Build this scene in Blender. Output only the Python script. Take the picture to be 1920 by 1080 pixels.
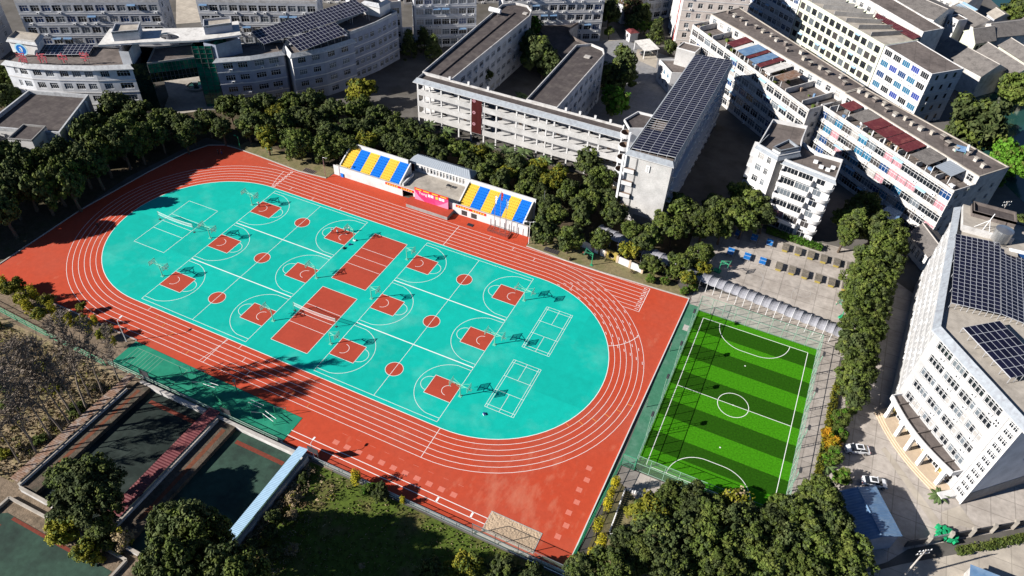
import bpy, math, random
from mathutils import Vector, Matrix
random.seed(7)
for o in list(bpy.data.objects): bpy.data.objects.remove(o)
scene = bpy.context.scene
COL = scene.collection

# ---------------------------------------------------------------- camera, sky, sun, exposure
cam_d = bpy.data.cameras.new('camera'); cam = bpy.data.objects.new('camera', cam_d); COL.objects.link(cam)
cam_d.sensor_width = 36; cam_d.lens = 25.945; cam_d.clip_start = 1; cam_d.clip_end = 6000
cr = (0.90592, 0.42117, 0.04384); cu = (-0.31549, 0.60228, 0.73330); cf = (-0.28244, 0.67814, -0.67849)
cam.matrix_world = Matrix(((cr[0], cu[0], -cf[0], 80.073), (cr[1], cu[1], -cf[1], -95.353),
                           (cr[2], cu[2], -cf[2], 112.922), (0, 0, 0, 1)))
scene.camera = cam
SUN_EL, SHADOW_AZ = math.radians(28), math.radians(39.7)      # shadows run towards +x +y
world = bpy.data.worlds.new('World'); scene.world = world; world.use_nodes = True
wn = world.node_tree.nodes; bg = wn['Background']
sky = wn.new('ShaderNodeTexSky'); sky.sky_type = 'NISHITA'; sky.sun_disc = False
sky.sun_elevation = SUN_EL; sky.sun_rotation = math.radians(90) - (SHADOW_AZ + math.pi)
sky.altitude = 1500; sky.air_density = 0.7; sky.dust_density = 0.2; sky.ozone_density = 4.0
world.node_tree.links.new(sky.outputs[0], bg.inputs[0]); bg.inputs[1].default_value = 0.05
sun_d = bpy.data.lights.new('sun', 'SUN'); sun_d.energy = 5.0; sun_d.angle = math.radians(0.5); sun_d.color = (1, 0.955, 0.89)
sun = bpy.data.objects.new('sun', sun_d); COL.objects.link(sun)
sd = Vector((math.cos(SHADOW_AZ) * math.cos(SUN_EL), math.sin(SHADOW_AZ) * math.cos(SUN_EL), -math.sin(SUN_EL)))
sun.rotation_euler = sd.to_track_quat('-Z', 'Y').to_euler(); sun.location = (-200, -200, 200)
vs = scene.view_settings; vs.view_transform = 'Standard'; vs.look = 'None'; vs.gamma = 1; vs.exposure = 0.85
scene.render.engine = 'CYCLES'; scene.cycles.max_bounces = 4; scene.cycles.diffuse_bounces = 1; scene.cycles.transparent_max_bounces = 12
scene.render.resolution_x = 1024; scene.render.resolution_y = 576

# ---------------------------------------------------------------- materials
MATS = {}
def s2l(c):
    return tuple(((v / 255) / 12.92 if v / 255 <= 0.04045 else ((v / 255 + 0.055) / 1.055) ** 2.4) for v in c)
def mat(name, col, rough=0.8, var=0.15, scale=1.0, col2=None, bump=0.0, bscale=None, metal=0.0, spec=0.3, obj=False, rnd=0.0, detail=6.0, c2lo=0.45, c2hi=0.7, c2scale=None):
    """principled material: base colour with two octaves of noise wear, optional second colour in patches"""
    m = bpy.data.materials.new(name); m.use_nodes = True; nt = m.node_tree; N, L = nt.nodes, nt.links
    p = N['Principled BSDF']; p.inputs['Roughness'].default_value = rough; p.inputs['Metallic'].default_value = metal
    p.inputs['Specular IOR Level'].default_value = spec
    if obj:
        tc = N.new('ShaderNodeTexCoord'); vec = tc.outputs['Object']
    else:
        tc = N.new('ShaderNodeNewGeometry'); vec = tc.outputs['Position']
    nz = N.new('ShaderNodeTexNoise'); nz.inputs['Scale'].default_value = scale; nz.inputs['Detail'].default_value = detail; nz.inputs['Roughness'].default_value = 0.65
    L.new(vec, nz.inputs['Vector'])
    base = N.new('ShaderNodeRGB'); base.outputs[0].default_value = (*col, 1); out = base.outputs[0]
    if col2:
        n2 = N.new('ShaderNodeTexNoise'); n2.inputs['Scale'].default_value = c2scale or scale * 0.35; n2.inputs['Detail'].default_value = 5; n2.inputs['Roughness'].default_value = 0.6
        L.new(vec, n2.inputs['Vector'])
        r2 = N.new('ShaderNodeMapRange'); r2.inputs[1].default_value = c2lo; r2.inputs[2].default_value = c2hi; L.new(n2.outputs[0], r2.inputs[0])
        mx = N.new('ShaderNodeMix'); mx.data_type = 'RGBA'; L.new(r2.outputs[0], mx.inputs[0]); L.new(out, mx.inputs[6]); mx.inputs[7].default_value = (*col2, 1); out = mx.outputs[2]
    if var > 0:
        mr = N.new('ShaderNodeMapRange'); mr.inputs[1].default_value = 0.25; mr.inputs[2].default_value = 0.75
        mr.inputs[3].default_value = 1 - var; mr.inputs[4].default_value = 1 + var; L.new(nz.outputs[0], mr.inputs[0])
        mm = N.new('ShaderNodeVectorMath'); mm.operation = 'SCALE'; L.new(out, mm.inputs[0]); L.new(mr.outputs[0], mm.inputs[3]); out = mm.outputs[0]
    if rnd > 0:
        oi = N.new('ShaderNodeObjectInfo'); mr = N.new('ShaderNodeMapRange'); mr.inputs[3].default_value = 1 - rnd; mr.inputs[4].default_value = 1 + rnd; L.new(oi.outputs['Random'], mr.inputs[0])
        mm = N.new('ShaderNodeVectorMath'); mm.operation = 'SCALE'; L.new(out, mm.inputs[0]); L.new(mr.outputs[0], mm.inputs[3]); out = mm.outputs[0]
    L.new(out, p.inputs['Base Color'])
    if bump:
        nb = N.new('ShaderNodeTexNoise'); nb.inputs['Scale'].default_value = bscale or scale * 4; nb.inputs['Detail'].default_value = 4; L.new(vec, nb.inputs['Vector'])
        b = N.new('ShaderNodeBump'); b.inputs['Strength'].default_value = bump; b.inputs['Distance'].default_value = 0.1; L.new(nb.outputs[0], b.inputs['Height']); L.new(b.outputs[0], p.inputs['Normal'])
    MATS[name] = m; return m
def mesh_mat(name, col, alpha, rough=0.6):
    """wire netting seen from far: partly see-through"""
    m = bpy.data.materials.new(name); m.use_nodes = True; nt = m.node_tree; N, L = nt.nodes, nt.links
    p = N['Principled BSDF']; p.inputs['Base Color'].default_value = (*col, 1); p.inputs['Roughness'].default_value = rough
    t = N.new('ShaderNodeBsdfTransparent'); mx = N.new('ShaderNodeMixShader'); mx.inputs[0].default_value = alpha
    L.new(t.outputs[0], mx.inputs[1]); L.new(p.outputs[0], mx.inputs[2]); L.new(mx.outputs[0], N['Material Output'].inputs[0])
    MATS[name] = m; return m
def stripe_mat(name, c1, c2, axis, period, rough=0.9, var=0.15, off=0.0):
    """alternating mowing bands across one world axis"""
    m = mat(name, c1, rough, 0, 1.0); nt = m.node_tree; N, L = nt.nodes, nt.links; p = N['Principled BSDF']
    g = N.new('ShaderNodeNewGeometry'); sp = N.new('ShaderNodeSeparateXYZ'); L.new(g.outputs['Position'], sp.inputs[0])
    nz = N.new('ShaderNodeTexNoise'); nz.inputs['Scale'].default_value = 3; nz.inputs['Detail'].default_value = 6; L.new(g.outputs['Position'], nz.inputs['Vector'])
    wob = N.new('ShaderNodeMath'); wob.operation = 'MULTIPLY_ADD'; wob.inputs[1].default_value = 0.12; L.new(nz.outputs[0], wob.inputs[0]); L.new(sp.outputs[axis], wob.inputs[2])
    a = N.new('ShaderNodeMath'); a.operation = 'MULTIPLY_ADD'; a.inputs[1].default_value = math.pi / period; a.inputs[2].default_value = -math.pi / period * off; L.new(wob.outputs[0], a.inputs[0])
    s = N.new('ShaderNodeMath'); s.operation = 'SINE'; L.new(a.outputs[0], s.inputs[0])
    st = N.new('ShaderNodeMapRange'); st.inputs[1].default_value = -0.04; st.inputs[2].default_value = 0.04; L.new(s.outputs[0], st.inputs[0])
    mx = N.new('ShaderNodeMix'); mx.data_type = 'RGBA'; L.new(st.outputs[0], mx.inputs[0]); mx.inputs[6].default_value = (*c1, 1); mx.inputs[7].default_value = (*c2, 1)
    mr = N.new('ShaderNodeMapRange'); mr.inputs[1].default_value = 0.3; mr.inputs[2].default_value = 0.7; mr.inputs[3].default_value = 1 - var; mr.inputs[4].default_value = 1 + var; L.new(nz.outputs[0], mr.inputs[0])
    mm = N.new('ShaderNodeVectorMath'); mm.operation = 'SCALE'; L.new(mx.outputs[2], mm.inputs[0]); L.new(mr.outputs[0], mm.inputs[3]); L.new(mm.outputs[0], p.inputs['Base Color'])
    return m
def brickish(name, col, col2, sx, sz, rough=0.85, mortar=None, var=0.2):
    """small wall tiles / facing stone: fine courses far below a pixel row, on object coordinates"""
    m = mat(name, col, rough, 0, 1.0); nt = m.node_tree; N, L = nt.nodes, nt.links; p = N['Principled BSDF']
    g = N.new('ShaderNodeNewGeometry')
    nz = N.new('ShaderNodeTexNoise'); nz.inputs['Scale'].default_value = sx; nz.inputs['Detail'].default_value = 8; nz.inputs['Roughness'].default_value = 0.8; L.new(g.outputs['Position'], nz.inputs['Vector'])
    n2 = N.new('ShaderNodeTexNoise'); n2.inputs['Scale'].default_value = sz; n2.inputs['Detail'].default_value = 4; L.new(g.outputs['Position'], n2.inputs['Vector'])
    mr = N.new('ShaderNodeMapRange'); mr.inputs[1].default_value = 0.35; mr.inputs[2].default_value = 0.65; L.new(nz.outputs[0], mr.inputs[0])
    mx = N.new('ShaderNodeMix'); mx.data_type = 'RGBA'; L.new(mr.outputs[0], mx.inputs[0]); mx.inputs[6].default_value = (*col, 1); mx.inputs[7].default_value = (*col2, 1)
    m2 = N.new('ShaderNodeMapRange'); m2.inputs[1].default_value = 0.3; m2.inputs[2].default_value = 0.7; m2.inputs[3].default_value = 1 - var; m2.inputs[4].default_value = 1 + var * .4; L.new(n2.outputs[0], m2.inputs[0])
    mm = N.new('ShaderNodeVectorMath'); mm.operation = 'SCALE'; L.new(mx.outputs[2], mm.inputs[0]); L.new(m2.outputs[0], mm.inputs[3]); L.new(mm.outputs[0], p.inputs['Base Color'])
    return m

# ground and sport surfaces
mat('ground', (0.125, 0.115, 0.105), 0.9, 0.25, 0.25, (0.08, 0.072, 0.06), 0.2, 3)
mat('paving', (0.47, 0.42, 0.375), 0.9, 0.22, 0.9, (0.33, 0.29, 0.255), 0.1, 4, c2scale=0.16, c2lo=.4, c2hi=.65)
mat('asphalt', (0.24, 0.24, 0.25), 0.9, 0.2, 0.7, (0.30, 0.285, 0.27), 0.1, 5, c2scale=0.1)
mat('road', (0.47, 0.415, 0.345), 0.9, 0.18, 0.5, (0.36, 0.315, 0.265), 0.1, 5)
mat('soil', (0.085, 0.062, 0.038), 0.95, 0.4, 0.9, (0.045, 0.05, 0.02), 0.6, 3, c2scale=0.3)
mat('litter', (0.20, 0.15, 0.105), 0.95, 0.45, 1.6, (0.10, 0.075, 0.05), 0.6, 4, c2scale=0.5)
mat('garden_straw', (0.27, 0.205, 0.125), 0.95, 0.5, 1.1, (0.17, 0.15, 0.06), 0.8, 4, c2scale=0.35)
mat('dry_grass', (0.20, 0.165, 0.085), 0.95, 0.35, 1.2, (0.11, 0.12, 0.04), 0.5, 5, c2scale=0.25)
mat('lawn', (0.070, 0.105, 0.012), 0.95, 0.45, 0.7, (0.14, 0.10, 0.045), 0.5, 6, c2scale=0.18, c2lo=.5, c2hi=.72)
mat('track_red', (0.455, 0.056, 0.021), 0.85, 0.12, 0.9, (0.42, 0.072, 0.038), 0.05, 20, c2scale=0.05)
mat('dust', (0.56, 0.20, 0.12), 0.95, 0.2, 1.0)
mat('court_red', (0.40, 0.054, 0.027), 0.8, 0.08, 1.2)
mat('turquoise', (0.004, 0.43, 0.35), 0.8, 0.10, 0.5, (0.09, 0.50, 0.415), 0.03, 20, spec=0.12, c2scale=0.09, c2lo=.52, c2hi=.85)
mat('green_acrylic', (0.008, 0.20, 0.12), 0.8, 0.15, 0.8, (0.02, 0.26, 0.15), 0.05, 10)
mat('green_strip', (0.045, 0.17, 0.10), 0.85, 0.15, 1.2, (0.09, 0.20, 0.14), c2scale=0.3)
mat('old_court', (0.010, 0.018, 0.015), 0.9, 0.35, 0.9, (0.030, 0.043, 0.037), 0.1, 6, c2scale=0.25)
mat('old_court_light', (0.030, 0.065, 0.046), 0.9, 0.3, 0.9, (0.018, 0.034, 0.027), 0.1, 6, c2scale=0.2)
mat('old_red', (0.16, 0.035, 0.02), 0.9, 0.35, 1.5)
mat('rust_soil', (0.15, 0.05, 0.025), 0.95, 0.35, 2.0)
stripe_mat('turf', (0.045, 0.215, 0.004), (0.017, 0.075, 0.002), 1, 4.24, off=7.05, var=.3)
mat('line_white', (0.80, 0.80, 0.78), 0.8, 0.08, 2)
mat('line_orange', (0.70, 0.30, 0.06), 0.8, 0.08, 2)
mat('line_pale', (0.60, 0.17, 0.12), 0.8, 0.15, 3)
mat('sand', (0.47, 0.35, 0.24), 0.95, 0.18, 2.0, bump=1.0, bscale=2.5)
mat('kerb', (0.42, 0.39, 0.36), 0.9, 0.2, 2.0)
mat('water', (0.02, 0.07, 0.06), 0.12, 0.05, 0.2, spec=0.5)
# building surfaces
mat('white_wall', (0.60, 0.59, 0.585), 0.85, 0.12, 0.5, (0.46, 0.445, 0.43), c2scale=0.4, c2lo=.55, c2hi=.8)
mat('old_white', (0.52, 0.505, 0.49), 0.9, 0.25, 0.6, (0.32, 0.295, 0.275), c2scale=0.5, c2lo=.5, c2hi=.75)
mat('cream_wall', (0.56, 0.58, 0.46), 0.85, 0.15, 0.6, (0.42, 0.43, 0.35), c2scale=0.5, c2lo=.55, c2hi=.8)
mat('pink_wall', (0.62, 0.55, 0.50), 0.85, 0.12, 0.6, (0.5, 0.43, 0.4), c2scale=0.5)
brickish('stone_wall', (0.58, 0.565, 0.55), (0.42, 0.41, 0.40), 3.0, 0.4)
brickish('tile_grey', (0.34, 0.37, 0.45), (0.25, 0.275, 0.35), 3.5, 0.5)
brickish('wing_white', (0.74, 0.75, 0.77), (0.63, 0.64, 0.665), 3.5, 0.4)
mat('shaded_litter', (0.10, 0.075, 0.055), 0.95, 0.5, 1.5, (0.05, 0.05, 0.035), 0.6, 4, c2scale=0.6)  # terrace litter, with the shade lying on it put into the colour
brickish('tile_light', (0.52, 0.53, 0.56), (0.42, 0.43, 0.46), 3.5, 0.4)
brickish('office_tile', (0.50, 0.495, 0.49), (0.38, 0.375, 0.375), 4.0, 0.3)
brickish('stone_base', (0.34, 0.33, 0.32), (0.22, 0.21, 0.2), 2.2, 0.4)
mat('band', (0.58, 0.57, 0.565), 0.85, 0.1, 0.8)
mat('roof_bitumen', (0.075, 0.062, 0.060), 0.9, 0.3, 0.9, (0.115, 0.098, 0.09), 0.2, 3, c2scale=0.35)
mat('roof_concrete', (0.165, 0.138, 0.125), 0.9, 0.3, 0.8, (0.10, 0.083, 0.076), 0.2, 3, c2scale=0.16)
mat('roof_light', (0.40, 0.36, 0.31), 0.9, 0.2, 0.8, (0.28, 0.25, 0.215), c2scale=0.3)
mat('roof_white', (0.62, 0.60, 0.57), 0.9, 0.15, 1.5, (0.42, 0.40, 0.38), c2scale=0.6, c2lo=.5, c2hi=.7)
mat('roof_tile', (0.17, 0.155, 0.145), 0.9, 0.3, 2.5, (0.11, 0.10, 0.095), 0.8, 8, c2scale=0.5)
mat('eave_tile', (0.27, 0.295, 0.325), 0.7, 0.15, 1.5, (0.2, 0.21, 0.235), c2scale=1.2)
mat('eave_light', (0.44, 0.45, 0.46), 0.8, 0.2, 1.5, (0.32, 0.32, 0.33), c2scale=1.2)
mat('grey_metal_roof', (0.27, 0.30, 0.34), 0.5, 0.1, 1.0)
mat('red_metal', (0.12, 0.026, 0.03), 0.55, 0.2, 1.2, (0.25, 0.08, 0.07), c2scale=0.5, c2lo=.5, c2hi=.8)
mat('blue_metal', (0.11, 0.20, 0.34), 0.5, 0.15, 1.0, (0.2, 0.29, 0.4), c2scale=0.4)
mat('pale_blue_metal', (0.28, 0.42, 0.55), 0.5, 0.12, 1.0)
mat('rust_metal', (0.20, 0.115, 0.075), 0.8, 0.35, 2.0, (0.24, 0.21, 0.19), c2scale=1.0)
mat('canopy_fabric', (0.29, 0.29, 0.315), 0.6, 0.15, 1.0, (0.23, 0.23, 0.26), c2scale=0.6)
mat('brown_panel', (0.075, 0.010, 0.009), 0.7, 0.2, 4.0)
mat('brown_wall', (0.24, 0.17, 0.13), 0.8, 0.2, 2.0)
mat('frame_white', (0.74, 0.74, 0.74), 0.5, 0.03, 1)
mat('frame_dark', (0.07, 0.07, 0.075), 0.5, 0.05, 1)
mat('glass', (0.012, 0.015, 0.02), 0.08, 0.0, 1, spec=0.6)
mat('glass_blue', (0.012, 0.045, 0.14), 0.1, 0.0, 1, spec=0.6)
mat('glass_cyan', (0.025, 0.13, 0.23), 0.15, 0.0, 1, spec=0.6)
mat('glass_green', (0.004, 0.13, 0.085), 0.08, 0.15, 0.3, (0.002, 0.03, 0.022), spec=0.7, c2scale=0.25)
mat('glass_dark_green', (0.004, 0.016, 0.014), 0.08, 0.1, 0.3, spec=0.7)
mat('curtain', (0.33, 0.315, 0.30), 0.8, 0.15, 2)
mat('curtain_pink', (0.38, 0.19, 0.22), 0.8, 0.15, 2)
mat('curtain_blue', (0.02, 0.045, 0.24), 0.6, 0.1, 2)
mat('glass_grey', (0.13, 0.15, 0.17), 0.15, 0.1, 1, spec=0.6)
mat('interior', (0.045, 0.04, 0.04), 0.9, 0.2, 1)
mat('solar_cell', (0.008, 0.008, 0.022), 0.35, 0.12, 0.5, spec=0.25, rnd=0.25)
mat('solar_frame', (0.50, 0.51, 0.54), 0.4, 0.0, 1, metal=0.3)
mat('steel', (0.50, 0.51, 0.52), 0.35, 0.08, 1, metal=0.85)
mat('steel_dark', (0.05, 0.05, 0.055), 0.5, 0.1, 1)
mat('white_paint', (0.78, 0.78, 0.78), 0.5, 0.04, 1)
mat('mint', (0.17, 0.48, 0.36), 0.5, 0.05, 1)
mat('green_paint', (0.03, 0.30, 0.15), 0.5, 0.08, 1)
mat('fence_green', (0.22, 0.36, 0.27), 0.6, 0.1, 1)
mat('orange', (0.75, 0.12, 0.02), 0.5, 0.05, 1)
mat('red_paint', (0.45, 0.03, 0.02), 0.5, 0.1, 1)
mat('yellow_seat', (0.72, 0.47, 0.055), 0.6, 0.06, 1.5)
mat('blue_seat', (0.005, 0.16, 0.62), 0.6, 0.06, 1.5)
mat('banner_pink', (0.68, 0.03, 0.14), 0.6, 0.05, 0.5, (0.78, 0.11, 0.27), c2scale=0.2)
mat('banner_light', (0.80, 0.22, 0.36), 0.6, 0.05, 0.5)
mat('banner_red', (0.62, 0.02, 0.015), 0.6, 0.05, 1)
mat('gold', (0.85, 0.5, 0.06), 0.6, 0.02, 1)
mat('blue_table', (0.01, 0.15, 0.48), 0.5, 0.08, 2, (0.03, 0.22, 0.55), c2scale=1)
mat('brick_table', (0.19, 0.165, 0.135), 0.9, 0.35, 3.5, (0.10, 0.09, 0.075), 0.4, 8, c2scale=1.5)
mat('yellow_paint', (0.32, 0.25, 0.06), 0.8, 0.2, 2)
mat('emblem_blue', (0.01, 0.16, 0.55), 0.5, 0.02, 1)
mat('emblem_pale', (0.42, 0.70, 0.80), 0.5, 0.02, 1)
mat('char_red', (0.52, 0.11, 0.13), 0.5, 0.1, 2)
mat('teal_net', (0.03, 0.42, 0.33), 0.8, 0.15, 1)
mat('stone_step', (0.55, 0.43, 0.31), 0.8, 0.12, 1.5)
mat('car_white', (0.75, 0.76, 0.78), 0.2, 0.0, 1, spec=0.6)
mat('car_grey', (0.16, 0.17, 0.18), 0.25, 0.0, 1, spec=0.6)
mat('tyre', (0.015, 0.015, 0.016), 0.8, 0.1, 5)
mat('bin_green', (0.01, 0.30, 0.12), 0.6, 0.1, 2)
mat('wood', (0.20, 0.13, 0.08), 0.85, 0.2, 3)
mat('skin', (0.42, 0.24, 0.16), 0.6, 0.03, 4)
mat('cloth_white', (0.70, 0.70, 0.72), 0.85, 0.05, 4)
mat('cloth_dark', (0.02, 0.022, 0.03), 0.85, 0.05, 4)
mat('cloth_blue', (0.02, 0.06, 0.25), 0.85, 0.05, 4)
mat('hair', (0.012, 0.01, 0.009), 0.7, 0.05, 4)
mesh_mat('netting', (0.30, 0.42, 0.35), 0.16)
mesh_mat('netting_green', (0.02, 0.30, 0.17), 0.45)
mesh_mat('net_white', (0.7, 0.7, 0.7), 0.28)
mesh_mat('backboard_glass', (0.55, 0.72, 0.66), 0.35, 0.15)
mesh_mat('tarp_clear', (0.55, 0.57, 0.6), 0.55, 0.2)
# vegetation
def leafmat(name, c, c2, rnd=0.28):
    return mat(name, c, 0.75, 0.35, 0.9, c2, rnd=rnd, spec=0.15, c2scale=0.5, detail=3)
leafmat('leaf_dark', (0.046, 0.064, 0.021), (0.084, 0.098, 0.034))
leafmat('leaf_scrub', (0.17, 0.125, 0.085), (0.10, 0.08, 0.05), 0.2)
leafmat('leaf_mid', (0.066, 0.094, 0.018), (0.118, 0.136, 0.030))
leafmat('leaf_bright', (0.060, 0.150, 0.012), (0.10, 0.20, 0.02))
leafmat('leaf_yellowish', (0.14, 0.145, 0.014), (0.20, 0.175, 0.02))
leafmat('leaf_ginkgo', (0.36, 0.30, 0.015), (0.26, 0.27, 0.02), 0.15)
leafmat('leaf_orange', (0.40, 0.19, 0.012), (0.30, 0.22, 0.015), 0.15)
leafmat('leaf_brown', (0.105, 0.065, 0.035), (0.075, 0.07, 0.03), 0.2)
leafmat('leaf_palm', (0.075, 0.115, 0.04), (0.11, 0.13, 0.06), 0.2)
leafmat('leaf_dry', (0.32, 0.25, 0.15), (0.19, 0.145, 0.08), 0.25)
mat('bark', (0.10, 0.075, 0.055), 0.95, 0.3, 3, bump=0.4)
mat('bark_pale', (0.20, 0.165, 0.135), 0.95, 0.3, 3, bump=0.4)

# ---------------------------------------------------------------- mesh helpers
class MB:
    def __init__(s): s.v = []; s.f = []; s.m = []; s.mats = []
    def mi(s, m):
        if m not in s.mats: s.mats.append(m)
        return s.mats.index(m)
    def face(s, pts, m):
        i = len(s.v); s.v.extend(tuple(p) for p in pts); s.f.append(tuple(range(i, i + len(pts)))); s.m.append(s.mi(m)); return s
    def box(s, x0, x1, y0, y1, z0, z1, m, bottom=True):
        p = [(x0, y0, z0), (x1, y0, z0), (x1, y1, z0), (x0, y1, z0), (x0, y0, z1), (x1, y0, z1), (x1, y1, z1), (x0, y1, z1)]
        i = len(s.v); s.v += p; k = s.mi(m)
        fs = [(4, 5, 6, 7), (0, 1, 5, 4), (1, 2, 6, 5), (2, 3, 7, 6), (3, 0, 4, 7)] + ([(3, 2, 1, 0)] if bottom else [])
        for f in fs: s.f.append(tuple(i + q for q in f)); s.m.append(k)
        return s
    def prism(s, poly, z0, z1, m, top=None, bottom=False):
        n = len(poly); k = s.mi(m)
        i = len(s.v); s.v += [(p[0], p[1], z0) for p in poly] + [(p[0], p[1], z1) for p in poly]
        for a in range(n):
            b = (a + 1) % n; s.f.append((i + a, i + b, i + n + b, i + n + a)); s.m.append(k)
        if top is not False: s.f.append(tuple(i + n + a for a in range(n))); s.m.append(s.mi(top or m))
        if bottom: s.f.append(tuple(i + a for a in reversed(range(n)))); s.m.append(k)
        return s
    def sheet(s, poly, z, m): return s.face([(p[0], p[1], z) for p in poly], m)
    def tube(s, p0, p1, r0, m, r1=None, n=6, caps=True):
        r1 = r0 if r1 is None else r1; p0 = Vector(p0); p1 = Vector(p1); d = (p1 - p0)
        if d.length < 1e-6: return s
        d.normalize(); a = d.cross(Vector((0, 0, 1)) if abs(d.z) < 0.9 else Vector((1, 0, 0))).normalized(); b = d.cross(a)
        i = len(s.v); k = s.mi(m)
        for c, r in ((p0, r0), (p1, r1)):
            for j in range(n):
                t = 2 * math.pi * j / n; s.v.append(tuple(c + a * (r * math.cos(t)) + b * (r * math.sin(t))))
        for j in range(n): s.f.append((i + j, i + (j + 1) % n, i + n + (j + 1) % n, i + n + j)); s.m.append(k)
        if caps: s.f.append(tuple(i + n + j for j in range(n))); s.m.append(k); s.f.append(tuple(i + j for j in reversed(range(n)))); s.m.append(k)
        return s
    def ring(s, cx, cy, r0, r1, z, m, a0=0.0, a1=2 * math.pi, n=48):
        for j in range(n):
            t0 = a0 + (a1 - a0) * j / n; t1 = a0 + (a1 - a0) * (j + 1) / n
            s.face([(cx + r0 * math.cos(t0), cy + r0 * math.sin(t0), z), (cx + r1 * math.cos(t0), cy + r1 * math.sin(t0), z),
                    (cx + r1 * math.cos(t1), cy + r1 * math.sin(t1), z), (cx + r0 * math.cos(t1), cy + r0 * math.sin(t1), z)], m)
        return s
    def line(s, x0, y0, x1, y1, w, z, m):
        d = Vector((x1 - x0, y1 - y0)); d.normalize(); n = Vector((-d.y, d.x)) * (w / 2)
        return s.face([(x0 - n.x, y0 - n.y, z), (x1 - n.x, y1 - n.y, z), (x1 + n.x, y1 + n.y, z), (x0 + n.x, y0 + n.y, z)], m)
    def mesh(s, name):
        me = bpy.data.meshes.new(name); me.from_pydata(s.v, [], s.f)
        for m in s.mats: me.materials.append(MATS[m])
        me.polygons.foreach_set('material_index', s.m); me.update(); return me
    def build(s, name, parent=None, smooth=False):
        me = s.mesh(name)
        if smooth: me.polygons.foreach_set('use_smooth', [True] * len(me.polygons))
        return place(name, me, parent)
def place(name, me, parent=None, loc=(0, 0, 0), rz=0.0, sc=None):
    o = bpy.data.objects.new(name, me); COL.objects.link(o)
    if parent is not None: o.parent = parent
    o.location = loc
    if rz: o.rotation_euler = (0, 0, rz)
    if sc: o.scale = sc if isinstance(sc, tuple) else (sc, sc, sc)
    return o
def tag(o, label, cat, group=None):
    o['label'] = label; o['category'] = cat
    if group: o['group'] = group
    return o
def struct(o, label=None):
    o['kind'] = 'structure'
    if label: o['label'] = label
    return o
def thing(name, label, cat, xy=(0, 0), z=0.0, rz=0.0, group=None, sc=None):
    o = bpy.data.objects.new(name, None); COL.objects.link(o); o.location = (xy[0], xy[1], z); o.rotation_euler = (0, 0, rz)
    o.empty_display_size = 0.5
    if sc: o.scale = (sc, sc, sc)
    return tag(o, label, cat, group)
ORD = 'first second third fourth fifth sixth seventh eighth ninth tenth eleventh twelfth thirteenth fourteenth fifteenth sixteenth seventeenth eighteenth nineteenth twentieth'.split()
def nth(i):
    if i < 20: return ORD[i]
    t = ['twenty', 'thirty', 'forty', 'fifty'][(i + 1) // 10 - 2]; u = (i + 1) % 10
    return t + '-' + ORD[u - 1] if u else {'twenty': 'twentieth', 'thirty': 'thirtieth', 'forty': 'fortieth', 'fifty': 'fiftieth'}[t]
def offset(poly, d):
    """offset a counter-clockwise polygon outwards by d"""
    n = len(poly); out = []
    for i in range(n):
        p0, p, p1 = Vector(poly[i - 1][:2]), Vector(poly[i][:2]), Vector(poly[(i + 1) % n][:2])
        a = (p - p0).normalized(); b = (p1 - p).normalized(); na = Vector((a.y, -a.x)); nb = Vector((b.y, -b.x))
        t = (na + nb); k = max(0.3, 1 + na.dot(nb)); q = p + t * (d / k); out.append((q.x, q.y))
    return out

def add_joints(name, size, dark=0.72, jw=0.012):
    """saw-cut slab joints on a concrete surface"""
    m = MATS[name]; nt = m.node_tree; N, L = nt.nodes, nt.links; p = N['Principled BSDF']; src = p.inputs['Base Color'].links[0].from_socket
    g = N.new('ShaderNodeNewGeometry'); b = N.new('ShaderNodeTexBrick'); b.offset = 0.0; b.inputs['Scale'].default_value = 1.0 / size; b.inputs['Mortar Size'].default_value = jw; b.inputs['Brick Width'].default_value = 1; b.inputs['Row Height'].default_value = 1
    b.inputs['Color1'].default_value = (1, 1, 1, 1); b.inputs['Color2'].default_value = (.9, .9, .9, 1); b.inputs['Mortar'].default_value = (dark,) * 3 + (1,); L.new(g.outputs['Position'], b.inputs['Vector'])
    mx = N.new('ShaderNodeMix'); mx.data_type = 'RGBA'; mx.blend_type = 'MULTIPLY'; mx.inputs[0].default_value = 1; L.new(src, mx.inputs[6]); L.new(b.outputs['Color'], mx.inputs[7]); L.new(mx.outputs[2], p.inputs['Base Color'])
add_joints('paving', 4.0, .66, .022); add_joints('road', 5.0, .7, .015); add_joints('asphalt', 6.0, .8, .015); add_joints('roof_bitumen', 1.9, .75, .03); add_joints('roof_concrete', 4.4, .72, .02); add_joints('turquoise', 7.4, .96, .006); add_joints('court_red', 3.1, .95, .01)
MATS['turf'].node_tree.nodes['Principled BSDF'].inputs['Specular IOR Level'].default_value = .08

# ---------------------------------------------------------------- the ground and the sport surfaces
def sheet(name, poly, z, m, parent=None, label=None):
    o = MB().sheet(poly, z, m).build(name, parent)
    if parent is None: struct(o, label)
    return o
def rect(x0, x1, y0, y1): return [(x0, y0), (x1, y0), (x1, y1), (x0, y1)]
gp = [(2500 * math.cos(t * math.pi / 16), 2500 * math.sin(t * math.pi / 16)) for t in range(32)]
sheet('ground', gp, -0.06, 'ground')
sheet('garden_soil', [(-180, -32), (-72, -32), (-73, 10), (-69, 34), (-28, 36.5), (30, 36.5), (66, 34), (66, 68), (44, 68), (-60, 66), (-72, 50), (-95, 36), (-180, 10)], -0.03, 'soil')
sheet('waste_ground', [(-180, -110), (25, -110), (25, -38.5), (-28, -38.5), (-28, -32.2), (-180, -32.2)], -0.03, 'litter')
sheet('garden_ground', [(-120, -66), (-21.6, -66), (-21.6, -40.4), (-50, -40), (-120, -38)], -0.02, 'garden_straw')
sheet('lawn', [(20.5, -110), (70.5, -110), (70.5, -40.2), (20.5, -40.2)], -0.025, 'lawn')
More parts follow.
